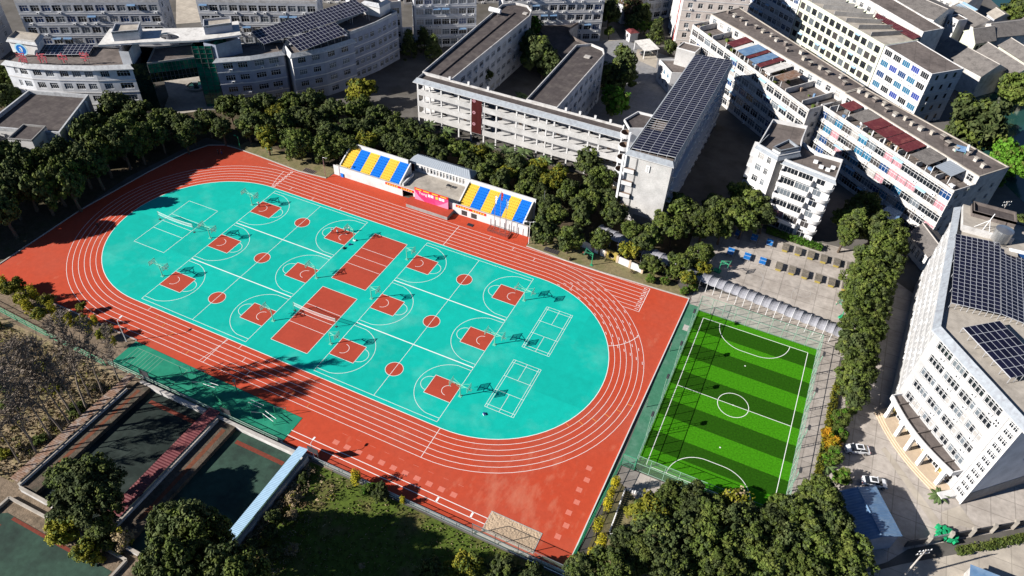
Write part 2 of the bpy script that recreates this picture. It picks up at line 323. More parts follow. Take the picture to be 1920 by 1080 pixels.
sheet('lawn_strip', [(70.6, -110), (95, -110), (95, -20), (79.5, -21), (79.5, -16.5), (70.6, -16.5)], -0.024, 'dry_grass')
sheet('grass_verge', [(29.8, 32.3), (70, 32.7), (66, 36.6), (46, 39.2), (36, 38.5), (29.8, 38)], -0.012, 'dry_grass')
sheet('grass_verge', [(-58.5, 33.4), (-36, 32.6), (-28.2, 33), (-28.2, 38), (-40, 38.5), (-58, 38)], -0.012, 'dry_grass')
sheet('schoolyard', [(66, 40), (104.5, 39), (103, 69), (64, 66)], -0.02, 'paving')
sheet('footpath', [(70.4, 30.4), (104.5, 30.4), (104.5, 40), (70.4, 38)], -0.016, 'paving')
sheet('footpath', [(98.7, -16.5), (102.2, -16.5), (103.4, 30.2), (98.7, 30.2)], -0.014, 'paving')
sheet('footpath', [(70.6, -19), (76, -22), (80, -19.5), (80, -16), (70.6, -16)], -0.013, 'paving')
sheet('forecourt', [(103.8, -25), (116, -14), (119, -10), (142, 7), (160, 30), (112, 62), (104, 62)], -0.018, 'paving')
sheet('asphalt_yard', [(20.5, 72), (44, 72), (44, 120), (34, 150), (-2, 160), (-2, 134), (20, 120)], -0.02, 'asphalt')
sheet('yard_patch', [(21.51, 142.88), (30.16, 139.60), (27.64, 151.22), (19.99, 150.65)], -0.012, 'road')
sheet('yard_patch', [(2.48, 146.34), (12.61, 154.85), (6.28, 164.32), (-2.88, 157.78)], -0.012, 'road')
sheet('gate_plaza', [(-112, 48), (-92, 70), (-72, 54), (-92, 32)], -0.014, 'roof_light')
sheet('side_street', [(-129.07, 86.37), (-120.51, 94.10), (-142.01, 115.52), (-151.17, 109.90)], -0.014, 'road')
sheet('road', [(102.09, -26.44), (118.16, -13.40), (137.94, 1.00), (149.27, 9.48), (148.24, -0.34), (123.27, -18.93)], -0.008, 'road')
sheet('river', [(128, 172), (132, 130), (150, 100), (230, 60), (330, 200), (330, 420), (120, 420), (136, 275), (150, 240), (140, 200)], -0.02, 'water')

# running track: 300 m oval, 6 lanes on the bends, 7 on the far straight
HX, R0, LW = 37.5, 23.5, 1.2
red_poly = [(-71, -32.1), (-28, -32.3), (13.5, -33.0), (13.5, -39.2), (68.6, -39.2), (70, 32.7), (50, 31.9), (40.5, 31.9), (29.8, 32.4), (29.4, 36), (-27.8, 36), (-28.2, 33.2), (-36.5, 32.4), (-51, 33.2), (-58.5, 33.4), (-62, 33.1), (-65.5, 31), (-68.2, 25), (-70, 14), (-72.1, -6), (-71.6, -29)]
track = sheet('running_track', red_poly, 0.0, 'track_red')
def dust_mask():
    m = MATS['track_red']; nt = m.node_tree; N, L = nt.nodes, nt.links; p = N['Principled BSDF']
    src = p.inputs['Base Color'].links[0].from_socket
    g = N.new('ShaderNodeNewGeometry'); n = N.new('ShaderNodeTexNoise'); n.inputs['Scale'].default_value = 0.22; n.inputs['Detail'].default_value = 10; n.inputs['Roughness'].default_value = 0.62
    mp = N.new('ShaderNodeMapping'); mp.inputs['Rotation'].default_value = (0, 0, 0.5); mp.inputs['Scale'].default_value = (1.7, 0.8, 1); L.new(g.outputs['Position'], mp.inputs[0]); L.new(mp.outputs[0], n.inputs['Vector'])
    d = N.new('ShaderNodeVectorMath'); d.operation = 'DISTANCE'; d.inputs[1].default_value = (57, -29, 0); L.new(g.outputs['Position'], d.inputs[0])
    a = N.new('ShaderNodeMapRange'); a.inputs[1].default_value = 13; a.inputs[2].default_value = 3; a.inputs[3].default_value = 0.0; a.inputs[4].default_value = 0.16; L.new(d.outputs['Value'], a.inputs[0])
    s = N.new('ShaderNodeMath'); s.operation = 'ADD'; L.new(n.outputs[0], s.inputs[0]); L.new(a.outputs[0], s.inputs[1])
    r = N.new('ShaderNodeMapRange'); r.inputs[1].default_value = 0.60; r.inputs[2].default_value = 0.92; r.inputs[4].default_value = 0.6; L.new(s.outputs[0], r.inputs[0])
    mx = N.new('ShaderNodeMix'); mx.data_type = 'RGBA'; L.new(r.outputs[0], mx.inputs[0]); L.new(src, mx.inputs[6]); mx.inputs[7].default_value = (0.62, 0.27, 0.17, 1); L.new(mx.outputs[2], p.inputs['Base Color'])
dust_mask()
def stadium(r, n=40):
    return [(HX + r * math.cos(-math.pi / 2 + math.pi * i / n), r * math.sin(-math.pi / 2 + math.pi * i / n)) for i in range(n + 1)] + \
           [(-HX + r * math.cos(math.pi / 2 + math.pi * i / n), r * math.sin(math.pi / 2 + math.pi * i / n)) for i in range(n + 1)]
infield = sheet('infield', stadium(R0), 0.005, 'turquoise')
def oval(r, w, z, m, name, parent):
    a, b = stadium(r - w / 2), stadium(r + w / 2); mb = MB(); n = len(a)
    for i in range(n):
        j = (i + 1) % n; mb.face([(*a[i], z), (*b[i], z), (*b[j], z), (*a[j], z)], m)
    return mb.build(name, parent)
for k in range(7): oval(R0 + LW * k, 0.13 if k == 0 else 0.085, 0.010, 'line_white', 'lane_line', track)
def tline(x0, y0, x1, y1, w=0.085, m='line_white', z=0.011, name='track_marking'):
    return MB().line(x0, y0, x1, y1, w, z, m).build(name, track)
tline(-46, R0 + 7 * LW, 37.5, R0 + 7 * LW, name='lane_line')
for k in range(8):
    y = R0 + LW * k; ro = R0 + 6 * LW
    x = HX + (math.sqrt(max(0, ro * ro - y * y)) if y < ro else 0); tline(x, y, 61.1, y, 0.085, name='lane_line')
tline(61.1, R0, 61.1, R0 + 7 * LW, 0.12)
tline(12.05, R0, 12.05, R0 + 7 * LW, 0.10)
tline(-12.3, -R0, -12.3, -R0 - 6 * LW, 0.09); tline(-12.0, -R0, -13.2, -R0 - 6 * LW, 0.07)
tline(37.4, -R0, 37.4, -R0 - 6 * LW, 0.10)
mb = MB()
for k in range(7):
    for j in range(2):
        mb.box(-38.2 + j * 0.35, -37.98 + j * 0.35, R0 + LW * k + 0.25 + 0.2 * j, R0 + LW * k + 0.75 + 0.2 * j, 0.008, 0.012, 'line_white')
mb.build('start_blocks_marking', track)
mb = MB()
for i in range(14):                                     # curved break line across the lanes, left end
    t = i / 14; u = (i + 1) / 14
    mb.line(-38.3 - 1.6 * math.sin(t * 1.5), R0 + 7.2 * t, -38.3 - 1.6 * math.sin(u * 1.5), R0 + 7.2 * u, 0.09, 0.012, 'line_white')
for i in range(14):                                     # and right bend
    t = i / 14; u = (i + 1) / 14; a = math.radians(27); f = lambda t: (HX + (R0 + 7.2 * t) * math.cos(a + 0.10 * t * t), (R0 + 7.2 * t) * math.sin(a + 0.10 * t * t))
    mb.line(*f(t), *f(u), 0.11, 0.012, 'line_white')
mb.build('break_line', track)
for k, a in enumerate((-25, -20.5, -16, -11.5, -7.5, -3.5)):                 # orange exchange ticks on the bend
    a = math.radians(a * 1.2); r = R0 + LW * k
    tline(HX + r * math.cos(a), r * math.sin(a), HX + (r + LW) * math.cos(a), (r + LW) * math.sin(a), 0.10, 'line_orange')
for k, x in enumerate((-32.5, -29.3, -26.4, -23.2, -20.0, -16.8)): tline(x, -R0 - LW * k, x, -R0 - LW * (k + 1), 0.08, 'line_orange' if k else 'line_white')
for k, x in enumerate((-8.5, -5.6, -2.6)): tline(x, -R0 - 2 * LW * k, x, -R0 - 2 * LW * k - LW, 0.08)
for k, x in enumerate((3.0, 8.2, 12.6)): tline(x, -R0 - LW * (k + 3), x, -R0 - LW * (k + 4), 0.08, 'line_orange')
for k, x in ((1, -33.5), (0, -26), (0, -17.5), (6, 20.8), (5, 27.5), (4, 33.5), (0, 45)): tline(x, R0 + LW * k, x, R0 + LW * (k + 1), 0.08)
mb = MB(); rnd = random.Random(3)
for k in range(6):
    for j in range(8):
        a = math.radians(80 - j * 7.2 - k * 2.2); r = R0 + LW * k + 0.35 + 0.5 * (j % 2)
        x, y = HX + r * math.cos(a), r * math.sin(a); mb.line(x, y, x + 0.8 * math.sin(a), y - 0.8 * math.cos(a), 0.10, 0.012, 'line_white')
mb.build('lane_dashes', track)
for i in range(11): MB().sheet(rect(21.5 + 2.42 * i, 22.65 + 2.42 * i, -35.25, -34.3), 0.010, 'line_pale').build('pale_square_marking', track)
for i in range(7): MB().sheet(rect(64.9 + 0.5 * (i % 2), 65.9 + 0.5 * (i % 2), -19.7 - 2.46 * i, -18.75 - 2.46 * i), 0.010, 'line_pale').build('pale_square_marking', track)
for i in range(9): tline(22 + 3 * i, -32.6, 23.1 + 3 * i, -32.6, 0.06, 'line_pale')
tline(13.3, -36.2, 53.5, -36.2, 0.13); tline(13.3, -37.35, 53.5, -37.35, 0.13)
for x in (44.2, 50.8): tline(x, -37.35, x, -36.2, 0.35, name='take_off_board')
def text_mesh(s, size, m, ext=0.0, name='lettering', align='CENTER'):
    c = bpy.data.curves.new(name, 'FONT'); c.body = s; c.size = size; c.align_x = align; c.extrude = ext
    o = bpy.data.objects.new(name, c); COL.objects.link(o)
    dg = bpy.context.evaluated_depsgraph_get(); me = bpy.data.meshes.new_from_object(o.evaluated_get(dg))
    COL.objects.unlink(o); bpy.data.objects.remove(o); me.materials.clear(); me.materials.append(MATS[m]); return me
for k in range(7):
    place('lane_number', text_mesh(str(k + 1), 1.2, 'line_white'), track, (60.75, R0 + LW * (k + 0.5), 0.012), math.radians(90))
# long-jump pit
pit = struct(MB().box(53.5, 62.9, -38.6, -38.45, 0.0, 0.06, 'kerb').box(53.5, 62.9, -34.75, -34.6, 0.0, 0.06, 'kerb').box(53.5, 53.65, -38.45, -34.75, 0.0, 0.06, 'kerb').box(62.75, 62.9, -38.45, -34.75, 0.0, 0.06, 'kerb').build('sand_pit'))
mb = MB(); rs = random.Random(5); nx, ny = 46, 19; hts = [[0.03 + 0.075 * rs.random() for _ in range(ny + 1)] for _ in range(nx + 1)]
px_ = lambda i, j: (53.65 + 9.1 * i / nx, -38.45 + 3.7 * j / ny, hts[i][j])
for i in range(nx):
    for j in range(ny): mb.face([px_(i, j), px_(i + 1, j), px_(i + 1, j + 1), px_(i, j + 1)], 'sand')
mb.build('sand', pit, smooth=True)

# basketball courts (two blocks of three), painted on the infield
BL = 27.83
def basketball_court(x0, yc, side_top, side_bot):
    c = thing('basketball_court', 'x', 'court'); del c['label']; del c['category']; struct(c); z = 0.010; w = 0.085
    def arc(mb, cx, cy, r, a0, a1, n=28): mb.ring(cx, cy, r - w / 2, r + w / 2, z + 0.008, 'line_white', math.radians(a0), math.radians(a1), n)
    for e in (0, 1):
        xe = x0 + BL * e; s = 1 if e == 0 else -1; a = 0 if e == 0 else 180
        xs = sorted((xe, xe + 5.8 * s))
        MB().sheet(rect(xs[0], xs[1], yc - 2.45, yc + 2.45), z + 0.004, 'court_red').build('key', c)
        mb = MB()
        for yy in (yc - 2.45, yc + 2.45): mb.line(xe, yy, xe + 5.8 * s, yy, w, z + 0.008, 'line_white')
        mb.line(xe + 5.8 * s, yc - 2.45, xe + 5.8 * s, yc + 2.45, w, z + 0.008, 'line_white')
        arc(mb, xe + 5.8 * s, yc, 1.8, a - 90, a + 90)
        arc(mb, xe + 1.75 * s, yc, 1.25, a - 90, a + 90)
        ang = math.degrees(math.acos(6.6 / 6.75)); ya = math.asin(6.6 / 6.75); da = math.degrees(ya); arc(mb, xe + 1.575 * s, yc, 6.75, a - da, a + da, 40)
        xt = xe + s * (1.575 + 6.75 * math.cos(ya))
        for yy in (yc - 6.6, yc + 6.6): mb.line(xe, yy, xt, yy, w, z + 0.008, 'line_white')
        mb.build('court_line', c)
    xm = x0 + BL / 2
    disc = [(xm + 1.8 * math.cos(t * math.pi / 20), yc + 1.8 * math.sin(t * math.pi / 20)) for t in range(40)]
    MB().sheet(disc, z + 0.004, 'court_red').build('centre_circle', c)
    mb = MB(); arc(mb, xm, yc, 1.8, 0, 360, 44); mb.line(xm, yc - 7.52, xm, yc + 7.52, w, z + 0.012, 'line_white')
    for e in (0, 1): mb.line(x0 + BL * e, yc - 7.56, x0 + BL * e, yc + 7.56, w, z + 0.008, 'line_white')
    mb.line(x0, yc + 7.5, x0 + BL, yc + 7.5, 0.22 if not side_top else w, z + 0.008, 'line_white')
    if side_bot: mb.line(x0, yc - 7.5, x0 + BL, yc - 7.5, w, z + 0.008, 'line_white')
    mb.build('court_line', c)
for x0 in (-36.3, 8.33):
    for k, yc in enumerate((-15.04, 0.0, 15.04)): basketball_court(x0, yc, k == 2, k == 0)
def volleyball_court(cx, cy, fill):
    c = thing('volleyball_court', 'x', 'court'); del c['label']; del c['category']; struct(c)
    if fill: MB().sheet(rect(cx - 4.5, cx + 4.5, cy - 9, cy + 9), 0.012, 'court_red').build('court_surface', c)
    mb = MB(); w = 0.085
    for x in (cx - 4.5, cx + 4.5): mb.line(x, cy - 9.04, x, cy + 9.04, w, 0.018, 'line_white')
    for y in (-9, -3, 0, 3, 9): mb.line(cx - 4.5, cy + y, cx + 4.5, cy + y, w, 0.018, 'line_white')
    mb.build('court_line', c)
volleyball_court(0.0, 10.68, True); volleyball_court(0.0, -10.55, True); volleyball_court(-47.7, 0.05, False)
for cy in (8.89, -8.53):
    cx = 45.52; c = thing('badminton_court', 'x', 'court'); del c['label']; del c['category']; struct(c); mb = MB(); w = 0.075
    for x in (-3.05, -2.59, 2.59, 3.05): mb.line(cx + x, cy - 6.7, cx + x, cy + 6.7, w, 0.016, 'line_white')
    for y in (-6.7, -5.94, -1.98, 1.98, 5.94, 6.7): mb.line(cx - 3.05, cy + y, cx + 3.05, cy + y, w, 0.019, 'line_white')
    for y0, y1 in ((-6.7, -1.98), (1.98, 6.7)): mb.line(cx, cy + y0, cx, cy + y1, w, 0.022, 'line_white')
    mb.build('court_line', c)

# small football pitch
m = MATS['turf']; nt = m.node_tree
pitch = sheet('football_pitch', rect(72.8, 98.6, -15.8, 30.1), 0.0, 'turf')
mb = MB(); w = 0.12; z = 0.006
PX0, PX1, PY0, PY1 = 74.45, 96.95, -13.95, 28.3; PC = 85.7
for a in ((PX0, PY0, PX1, PY0), (PX0, PY1, PX1, PY1), (PX0, PY0, PX0, PY1), (PX1, PY0, PX1, PY1)): mb.line(*a, w, z, 'line_white')
mb.line(PX0, 7.0, PX1, 7.0, w, z + 0.004, 'line_white'); mb.ring(PC, 7.0, 2.95, 3.07, z + 0.004, 'line_white'); mb.ring(PC, 7.0, 0, 0.14, z + 0.008, 'line_white', n=12)
for y0, s in ((PY1, -1), (PY0, 1)):
    for e in (-1, 1):
        a0 = math.radians(0 if e > 0 else 90); a = (a0, a0 + math.pi / 2) if s > 0 else (-(a0 + math.pi / 2), -a0)
        mb.ring(PC + 1.5 * e, y0, 5.95, 6.07, z + 0.004, 'line_white', *a, n=24)
    mb.line(PC - 1.5, y0 + 6.01 * s, PC + 1.5, y0 + 6.01 * s, w, z + 0.008, 'line_white'); mb.ring(PC, y0 + 9.9 * s, 0, 0.16, z + 0.004, 'line_white', n=12)
mb.build('pitch_line', pitch)
sheet('green_strip', rect(70.1, 72.8, -15.6, 31.3), -0.004, 'green_strip')
MB().sheet(rect(71.2, 72.3, 22.6, 24.4), 0.004, 'kerb').build('cover_plate', bpy.data.objects['green_strip'])
# green exercise yard
gy = sheet('exercise_yard', [(-28, -38.8), (13.4, -38.8), (13.4, -33.1), (-28, -32.4)], 0.006, 'green_acrylic')
mb = MB()
for i in range(9): mb.line(-26.4 + 0.85 * i, -38.2, -26.4 + 0.85 * i, -33.6, 0.07, 0.011, 'fence_green')
mb.line(-26.4, -33.6, -13.5, -33.6, 0.07, 0.014, 'fence_green'); mb.line(-13.5, -33.6, -13.5, -38.2, 0.07, 0.014, 'fence_green')
mb.build('yard_marking', gy)
# kerbs round the track
def kerb(name, pts, w=0.25, h=0.14, m='kerb', base=-0.05):
    mb = MB()
    for a, b in zip(pts, pts[1:]):
        d = Vector((b[0] - a[0], b[1] - a[1])); L = d.length; d.normalize(); n = Vector((-d.y, d.x)) * (w / 2)
        mb.prism([(a[0] - n.x, a[1] - n.y), (b[0] - n.x, b[1] - n.y), (b[0] + n.x, b[1] + n.y), (a[0] + n.x, a[1] + n.y)], base, h, m)
    return mb.build(name)
struct(kerb('track_kerb', [(-28, -32.15), (-71, -31.95), (-71.8, -29), (-72.3, -6), (-70.2, 14), (-68.4, 25), (-65.7, 31.2), (-62, 33.3), (-58.5, 33.6), (-51, 33.4), (-36.5, 32.6), (-28.4, 33.4)]))
struct(kerb('track_kerb', [(29.9, 32.55), (40.5, 32.05), (50, 32.1), (70.05, 32.9)]))
struct(kerb('track_kerb', [(70.0, 32.8), (68.75, -39.2)], 0.2, 0.3, 'band'))
struct(kerb('track_kerb', [(68.7, -39.35), (13.3, -39.35), (13.3, -38.95), (-20, -38.95)], 0.3, 0.25))

# ---------------------------------------------------------------- building kit
WIN = {}
def win_mesh(w, h, nx, ny, frame, t=0.055):
    k = (round(w, 2), round(h, 2), nx, ny, frame)
    if k not in WIN:
        mb = MB(); d = 0.08
        for i in range(nx + 1):
            x = -w / 2 + (w - t) * i / nx; mb.box(x, x + t, -d, 0, 0, h, frame, False)
        for j in range(ny + 1):
            z = (h - t) * j / ny if ny != 2 else (0, (h - t) * 0.68, h - t)[j]; mb.box(-w / 2 + t, w / 2 - t, -d * 0.9, 0, z, z + t, frame, False)
        WIN[k] = mb.mesh('window')
    return WIN[k]
def pane_mesh(w, h, g):
    k = ('p', round(w, 2), round(h, 2), g)
    if k not in WIN: WIN[k] = MB().face([(-w / 2, -0.02, 0), (w / 2, -0.02, 0), (w / 2, -0.02, h), (-w / 2, -0.02, h)], g).mesh('pane')
    return WIN[k]
_ac = MB().box(-.42, .42, -.36, -.03, 0, .58, 'frame_white'); _ac.ring(0, 0, 0, 0.001, 0, 'frame_white', n=3)
for _i in range(10):
    _t, _u = 2 * math.pi * _i / 10, 2 * math.pi * (_i + 1) / 10
    _ac.face([(-.1, -.365, .29), (-.1 + .22 * math.cos(_t), -.365, .29 + .22 * math.sin(_t)), (-.1 + .22 * math.cos(_u), -.365, .29 + .22 * math.sin(_u))], 'steel_dark')
AC = _ac.mesh('air_conditioner')
class Bld:
    def __init__(s, name, label, cat, org, ang=0.0, z=0.0, group=None):
        s.root = thing(name, label, cat, org, z, ang, group); s.o = Vector(org[:2]); s.c, s.s = math.cos(ang), math.sin(ang); s.rnd = random.Random(hash(label) % 1000 if False else len(label) * 7 + int(org[0]))
    def L(s, p):
        d = Vector(p[:2]) - s.o; return (d.x * s.c + d.y * s.s, -d.x * s.s + d.y * s.c)
    def P(s, poly): return [s.L(p) for p in poly]
    def walls(s, poly, z0, z1, m, sides={}, name='wall', depth=0.22, top=None):
        """outer walls with real recessed openings; sides[i] = dict(cols, rows, win)"""
        poly = s.P(poly); mb = MB(); n = len(poly)
        for i in range(n):
            a, b = poly[i], poly[(i + 1) % n]; s.facade(mb, a, b, z0, z1, sides.get(i, {}).get('m', m), sides.get(i), depth)
        if top: mb.sheet(poly, z1, top)
        return mb.build(name, s.root)
    def facade(s, mb, a, b, z0, z1, m, sp, depth):
        d = Vector((b[0] - a[0], b[1] - a[1])); Lg = d.length; d.normalize(); nv = Vector((d.y, -d.x)); ang = math.atan2(d.y, d.x)
        pt = lambda u, z, k=0.0: (a[0] + d.x * u - nv.x * k, a[1] + d.y * u - nv.y * k, z)
        q = lambda u0, u1, v0, v1: mb.face([pt(u0, v0), pt(u1, v0), pt(u1, v1), pt(u0, v1)], m) if u1 - u0 > 1e-3 and v1 - v0 > 1e-3 else None
        if not sp: q(0, Lg, z0, z1); return
        cols = sp['cols']
        if isinstance(cols, tuple):
            nn, w, m0, m1 = cols; st = (Lg - m0 - m1) / nn; cols = [(m0 + st * (k + .5) - w / 2, m0 + st * (k + .5) + w / 2) for k in range(nn)]
        rows = sp['rows']; zc = z0
        for j, (v0, v1) in enumerate(rows):
            q(0, Lg, zc, v0); uc = 0
            for i, (u0, u1) in enumerate(cols):
                w = sp['win'](i, j, s.rnd) if 'win' in sp else (2, 2, 'frame_white', 'glass')
                if w is None: continue
                q(uc, u0, v0, v1); uc = u1
                e = depth
                mb.face([pt(u0, v0), pt(u0, v0, e), pt(u0, v1, e), pt(u0, v1)], m); mb.face([pt(u1, v0, e), pt(u1, v0), pt(u1, v1), pt(u1, v1, e)], m)
                mb.face([pt(u0, v0), pt(u1, v0), pt(u1, v0, e), pt(u0, v0, e)], m); mb.face([pt(u0, v1, e), pt(u1, v1, e), pt(u1, v1), pt(u0, v1)], m)
                s.window(pt((u0 + u1) / 2, v0, e * 0.85), ang, u1 - u0, v1 - v0, *w[:4])
                if len(w) > 4 and w[4]: place('air_conditioner', AC, s.root, pt((u0 + u1) / 2 + (u1 - u0) * .2, v0 - 0.75), ang)
                if len(w) > 5 and w[5]:
                    aw = MB().face([(-(u1 - u0) / 2, 0, 0), ((u1 - u0) / 2, 0, 0), ((u1 - u0) / 2, -.7, -.3), (-(u1 - u0) / 2, -.7, -.3)], w[5]).face([(-(u1 - u0) / 2, 0, -.02), (-(u1 - u0) / 2, -.7, -.32), ((u1 - u0) / 2, -.7, -.32), ((u1 - u0) / 2, 0, -.02)], w[5]).mesh('awning')
                    place('awning', aw, s.root, pt((u0 + u1) / 2, v1 + 0.25), ang)
            q(uc, Lg, v0, v1); zc = v1
        q(0, Lg, zc, z1)
    def window(s, p, ang, w, h, nx, ny, frame, g):
        o = place('window', win_mesh(w, h, nx, ny, frame), s.root, p, ang); place('pane', pane_mesh(w, h, g), o); return o
    def roof(s, poly, z, m='roof_concrete', par=0.7, t=0.25, pm='white_wall', name='roof', inner=None):
        """flat roof with a parapet ring"""
        poly = s.P(poly); inn = offset(poly, -t); mb = MB(); mb.sheet(poly, z, m); r = mb.build(name, s.root)
        if par > 0:
            mb = MB(); n = len(poly); pi = mb.mi(pm)
            for i in range(n):
                j = (i + 1) % n; a, b, c, d = poly[i], poly[j], inn[j], inn[i]
                mb.face([(*a, z + par), (*b, z + par), (*c, z + par), (*d, z + par)], pm)
                mb.face([(*a, z), (*b, z), (*b, z + par), (*a, z + par)], pm); mb.face([(*c, z), (*d, z), (*d, z + par), (*c, z + par)], pm)
            mb.build('parapet', r)
        return r
    def eave(s, poly, z0, z1, out, m, inset=0.0, name='eave', skip=()):
        """sloping tiled eave band all round"""
        poly = s.P(poly); o = offset(poly, out); i_ = offset(poly, -inset); mb = MB(); n = len(poly)
        for a in range(n):
            if a in skip: continue
            b = (a + 1) % n
            mb.face([(*o[a], z0), (*o[b], z0), (*i_[b], z1), (*i_[a], z1)], m)
            mb.face([(*o[b], z0), (*o[a], z0), (*poly[a], z0 + .02), (*poly[b], z0 + .02)], 'band')
            mb.face([(*o[a], z0 - .15), (*o[b], z0 - .15), (*o[b], z0), (*o[a], z0)], 'band')
        return mb.build(name, s.root)
    def part(s, name, mb, parent=None): return mb.build(name, parent or s.root)
    def band(s, poly, z0, z1, out, m, name='ledge', sides=None):
        poly = s.P(poly); o = offset(poly, out); mb = MB(); n = len(poly)
        for a in range(n):
            if sides is not None and a not in sides: continue
            b = (a + 1) % n; p = [poly[a], poly[b], o[b], o[a]]
            mb.face([(*o[a], z0), (*o[b], z0), (*o[b], z1), (*o[a], z1)], m); mb.face([(*o[a], z1), (*o[b], z1), (*poly[b], z1), (*poly[a], z1)], m); mb.face([(*poly[a], z0), (*poly[b], z0), (*o[b], z0), (*o[a], z0)], m)
        return mb.build(name, s.root)
def rows(n, fh, sill=0.95, hh=1.55, z0=0.0, first=0): return [(z0 + k * fh + sill, z0 + k * fh + sill + hh) for k in range(first, n)]
GL = ('glass', 'glass', 'glass', 'glass_grey', 'glass_grey', 'curtain')
def wstyle(nx=3, ny=2, frame='frame_white', gl=GL, ac=0.25, aw=0.0, awm='pale_blue_metal', skip=0.0):
    def f(i, j, r):
        if skip and r.random() < skip: return None
        return (nx, ny, frame, r.choice(gl), r.random() < ac, awm if r.random() < aw else None)
    return f
APT_GL = ('glass', 'glass', 'glass', 'interior', 'glass_grey', 'glass_grey', 'curtain', 'curtain_pink', 'glass_blue')
def solar(name, label, o, ux, uy, nu, nv, pu, pv, skip=(), legs=2.0, group=None):
    """o: corner (x,y,z); ux, uy: unit vectors (3D) along the two edges; nu x nv panels of pu x pv metres"""
    o = Vector(o); ux = Vector(ux).normalized(); uy = Vector(uy).normalized(); un = ux.cross(uy)
    t = thing(name, label, 'solar panels', (o.x, o.y), o.z - legs, 0, group); R = Matrix((ux, uy, un)).transposed()
    mb = MB(); g = 0.045; mb.box(g, pu - g, g, pv - g, 0, .03, 'solar_cell', False)
    for a in ((0, pu, 0, g), (0, pu, pv - g, pv), (0, g, g, pv - g), (pu - g, pu, g, pv - g)): mb.box(*a, 0, .045, 'solar_frame', False)
    me = mb.mesh('solar_panel')
    for i in range(nu):
        for j in range(nv):
            if any(a <= i < b and c <= j < d for a, b, c, d in skip): continue
            p = place('solar_panel', me, t); p.matrix_basis = Matrix.Translation(ux * (pu * i) + uy * (pv * j) + Vector((0, 0, legs))) @ R.to_4x4()
    mb = MB(); base = Vector((0, 0, legs))
    for i in range(0, nu + 1, max(1, nu // 6)):
        for j in range(0, nv + 1, max(1, nv // 5)):
            q = ux * (pu * i) + uy * (pv * j) + base; mb.tube(tuple(q - un * .05), (q.x, q.y, min(0.05, q.z - .1)), .05, 'solar_frame', n=4)
    for j in range(0, nv + 1): mb.tube(tuple(uy * (pv * j) + base - un * .05), tuple(ux * (pu * nu) + uy * (pv * j) + base - un * .05), .045, 'solar_frame', n=4)
    mb.build('support_frame', t); return t
def gable(name, label, cat, p, h, rise, wall='old_white', roof='roof_tile', group=None, over=0.4, sides={}):
    """p: four CCW corners, ridge runs parallel to edge 0"""
    b = Bld(name, label, cat, p[0], math.atan2(p[1][1] - p[0][1], p[1][0] - p[0][0]), group=group); b.walls(p, 0, h, wall, sides)
    q = b.P(p); q2 = offset(q, over); m0 = ((q2[0][0] + q2[3][0]) / 2, (q2[0][1] + q2[3][1]) / 2); m1 = ((q2[1][0] + q2[2][0]) / 2, (q2[1][1] + q2[2][1]) / 2); t = .15
    mb = MB()
    for a, c, r0, r1 in ((q2[0], q2[1], m1, m0), (q2[2], q2[3], m0, m1)):
        mb.face([(*a, h), (*c, h), (*r0, h + rise), (*r1, h + rise)], roof); mb.face([(*a, h - t), (*c, h - t), (*c, h), (*a, h)], roof)
    for a, c, r in ((q2[1], q2[2], m1), (q2[3], q2[0], m0)): mb.face([(*a, h), (*c, h), (*r, h + rise)], wall)
    rf = mb.build('roof', b.root)
    MB().tube((*m0, h + rise), (*m1, h + rise), .16, 'kerb', n=6).build('ridge', rf)
    return b
def corr_roof(p, z, m, name, parent, n=24, amp=0.06, z2=None):
    """corrugated sheet on four corners p (ribs run from edge 0 to edge 2)"""
    mb = MB(); a, b, c, d = [Vector((*q[:2], 0)) for q in p]; z2 = z if z2 is None else z2; prev = None
    for i in range(n * 2 + 1):
        t = i / (n * 2); dz = amp if i % 2 else 0; x = a.lerp(b, t); y = d.lerp(c, t); cur = ((x.x, x.y, z + dz), (y.x, y.y, z2 + dz))
        if prev: mb.face([prev[0], cur[0], cur[1], prev[1]], m)
        prev = cur
    return mb.build(name, parent)

# ---------------------------------------------------------------- teaching building: corridor front and two wings
tb = Bld('teaching_building', 'white comb-shaped school building with open corridors and a brown lattice panel', 'school', (-20.6, 68.2))
FX0, FX1, FY, FD = -20.6, 40.2, 68.2, 71.9; FH = 3.6
lo = lambda x, y: (x + 20.6, y - 68.2)
mb = MB(); mb.box(*[v + 20.6 for v in (FX0, FX1)], FD - FY - .2, FD - FY, 0, 14.6, 'white_wall'); tb.part('corridor_back_wall', mb)
for k in range(1, 5):
    z = FH * k
    if k < 4:
        tb.part('corridor_floor', MB().box(0, FX1 - FX0, 0.12, FD - FY - .2, z - .35, z, 'band'))
        tb.part('corridor_parapet', MB().box(0, FX1 - FX0, -.12, .12, z - .6, z + 1.05, 'stone_wall'))
colx = [-20.5, -18.6, -16.7, -13.0, -7.5, -3.6, 0.4, 4.2, 10.2, 12.6, 16.6, 19.0, 21.2, 25.5, 31, 34.0, 39.9]
for x in colx:
    for k in range(0, 4): tb.part('column', MB().box(x + 20.6 - .2, x + 20.6 + .2, .14, .55, FH * k + (1.05 if k else 0), FH * (k + 1) - .36, 'white_wall'))
r = random.Random(4)
for k in range(0, 4):
    x = -20.0
    while x < 38:
        w = r.choice((1.1, 2.4, 2.4, 1.1)); dr = w < 2
        z0 = FH * k + (0.02 if dr else 0.9); hh = 2.3 if dr else 1.5
        o = place('door' if dr else 'window', win_mesh(w, hh, 1 if dr else 3, 1 if dr else 2, 'frame_dark' if r.random() < .4 else 'frame_white'), tb.root, (x + w / 2 + 20.6, FD - FY - .21, z0)); place('pane', pane_mesh(w, hh, r.choice(('brown_wall', 'interior')) if dr else r.choice(('glass', 'glass_grey', 'glass_grey', 'curtain'))), o)
        x += w + r.choice((1.0, 1.6, 3.2))
mb = MB()
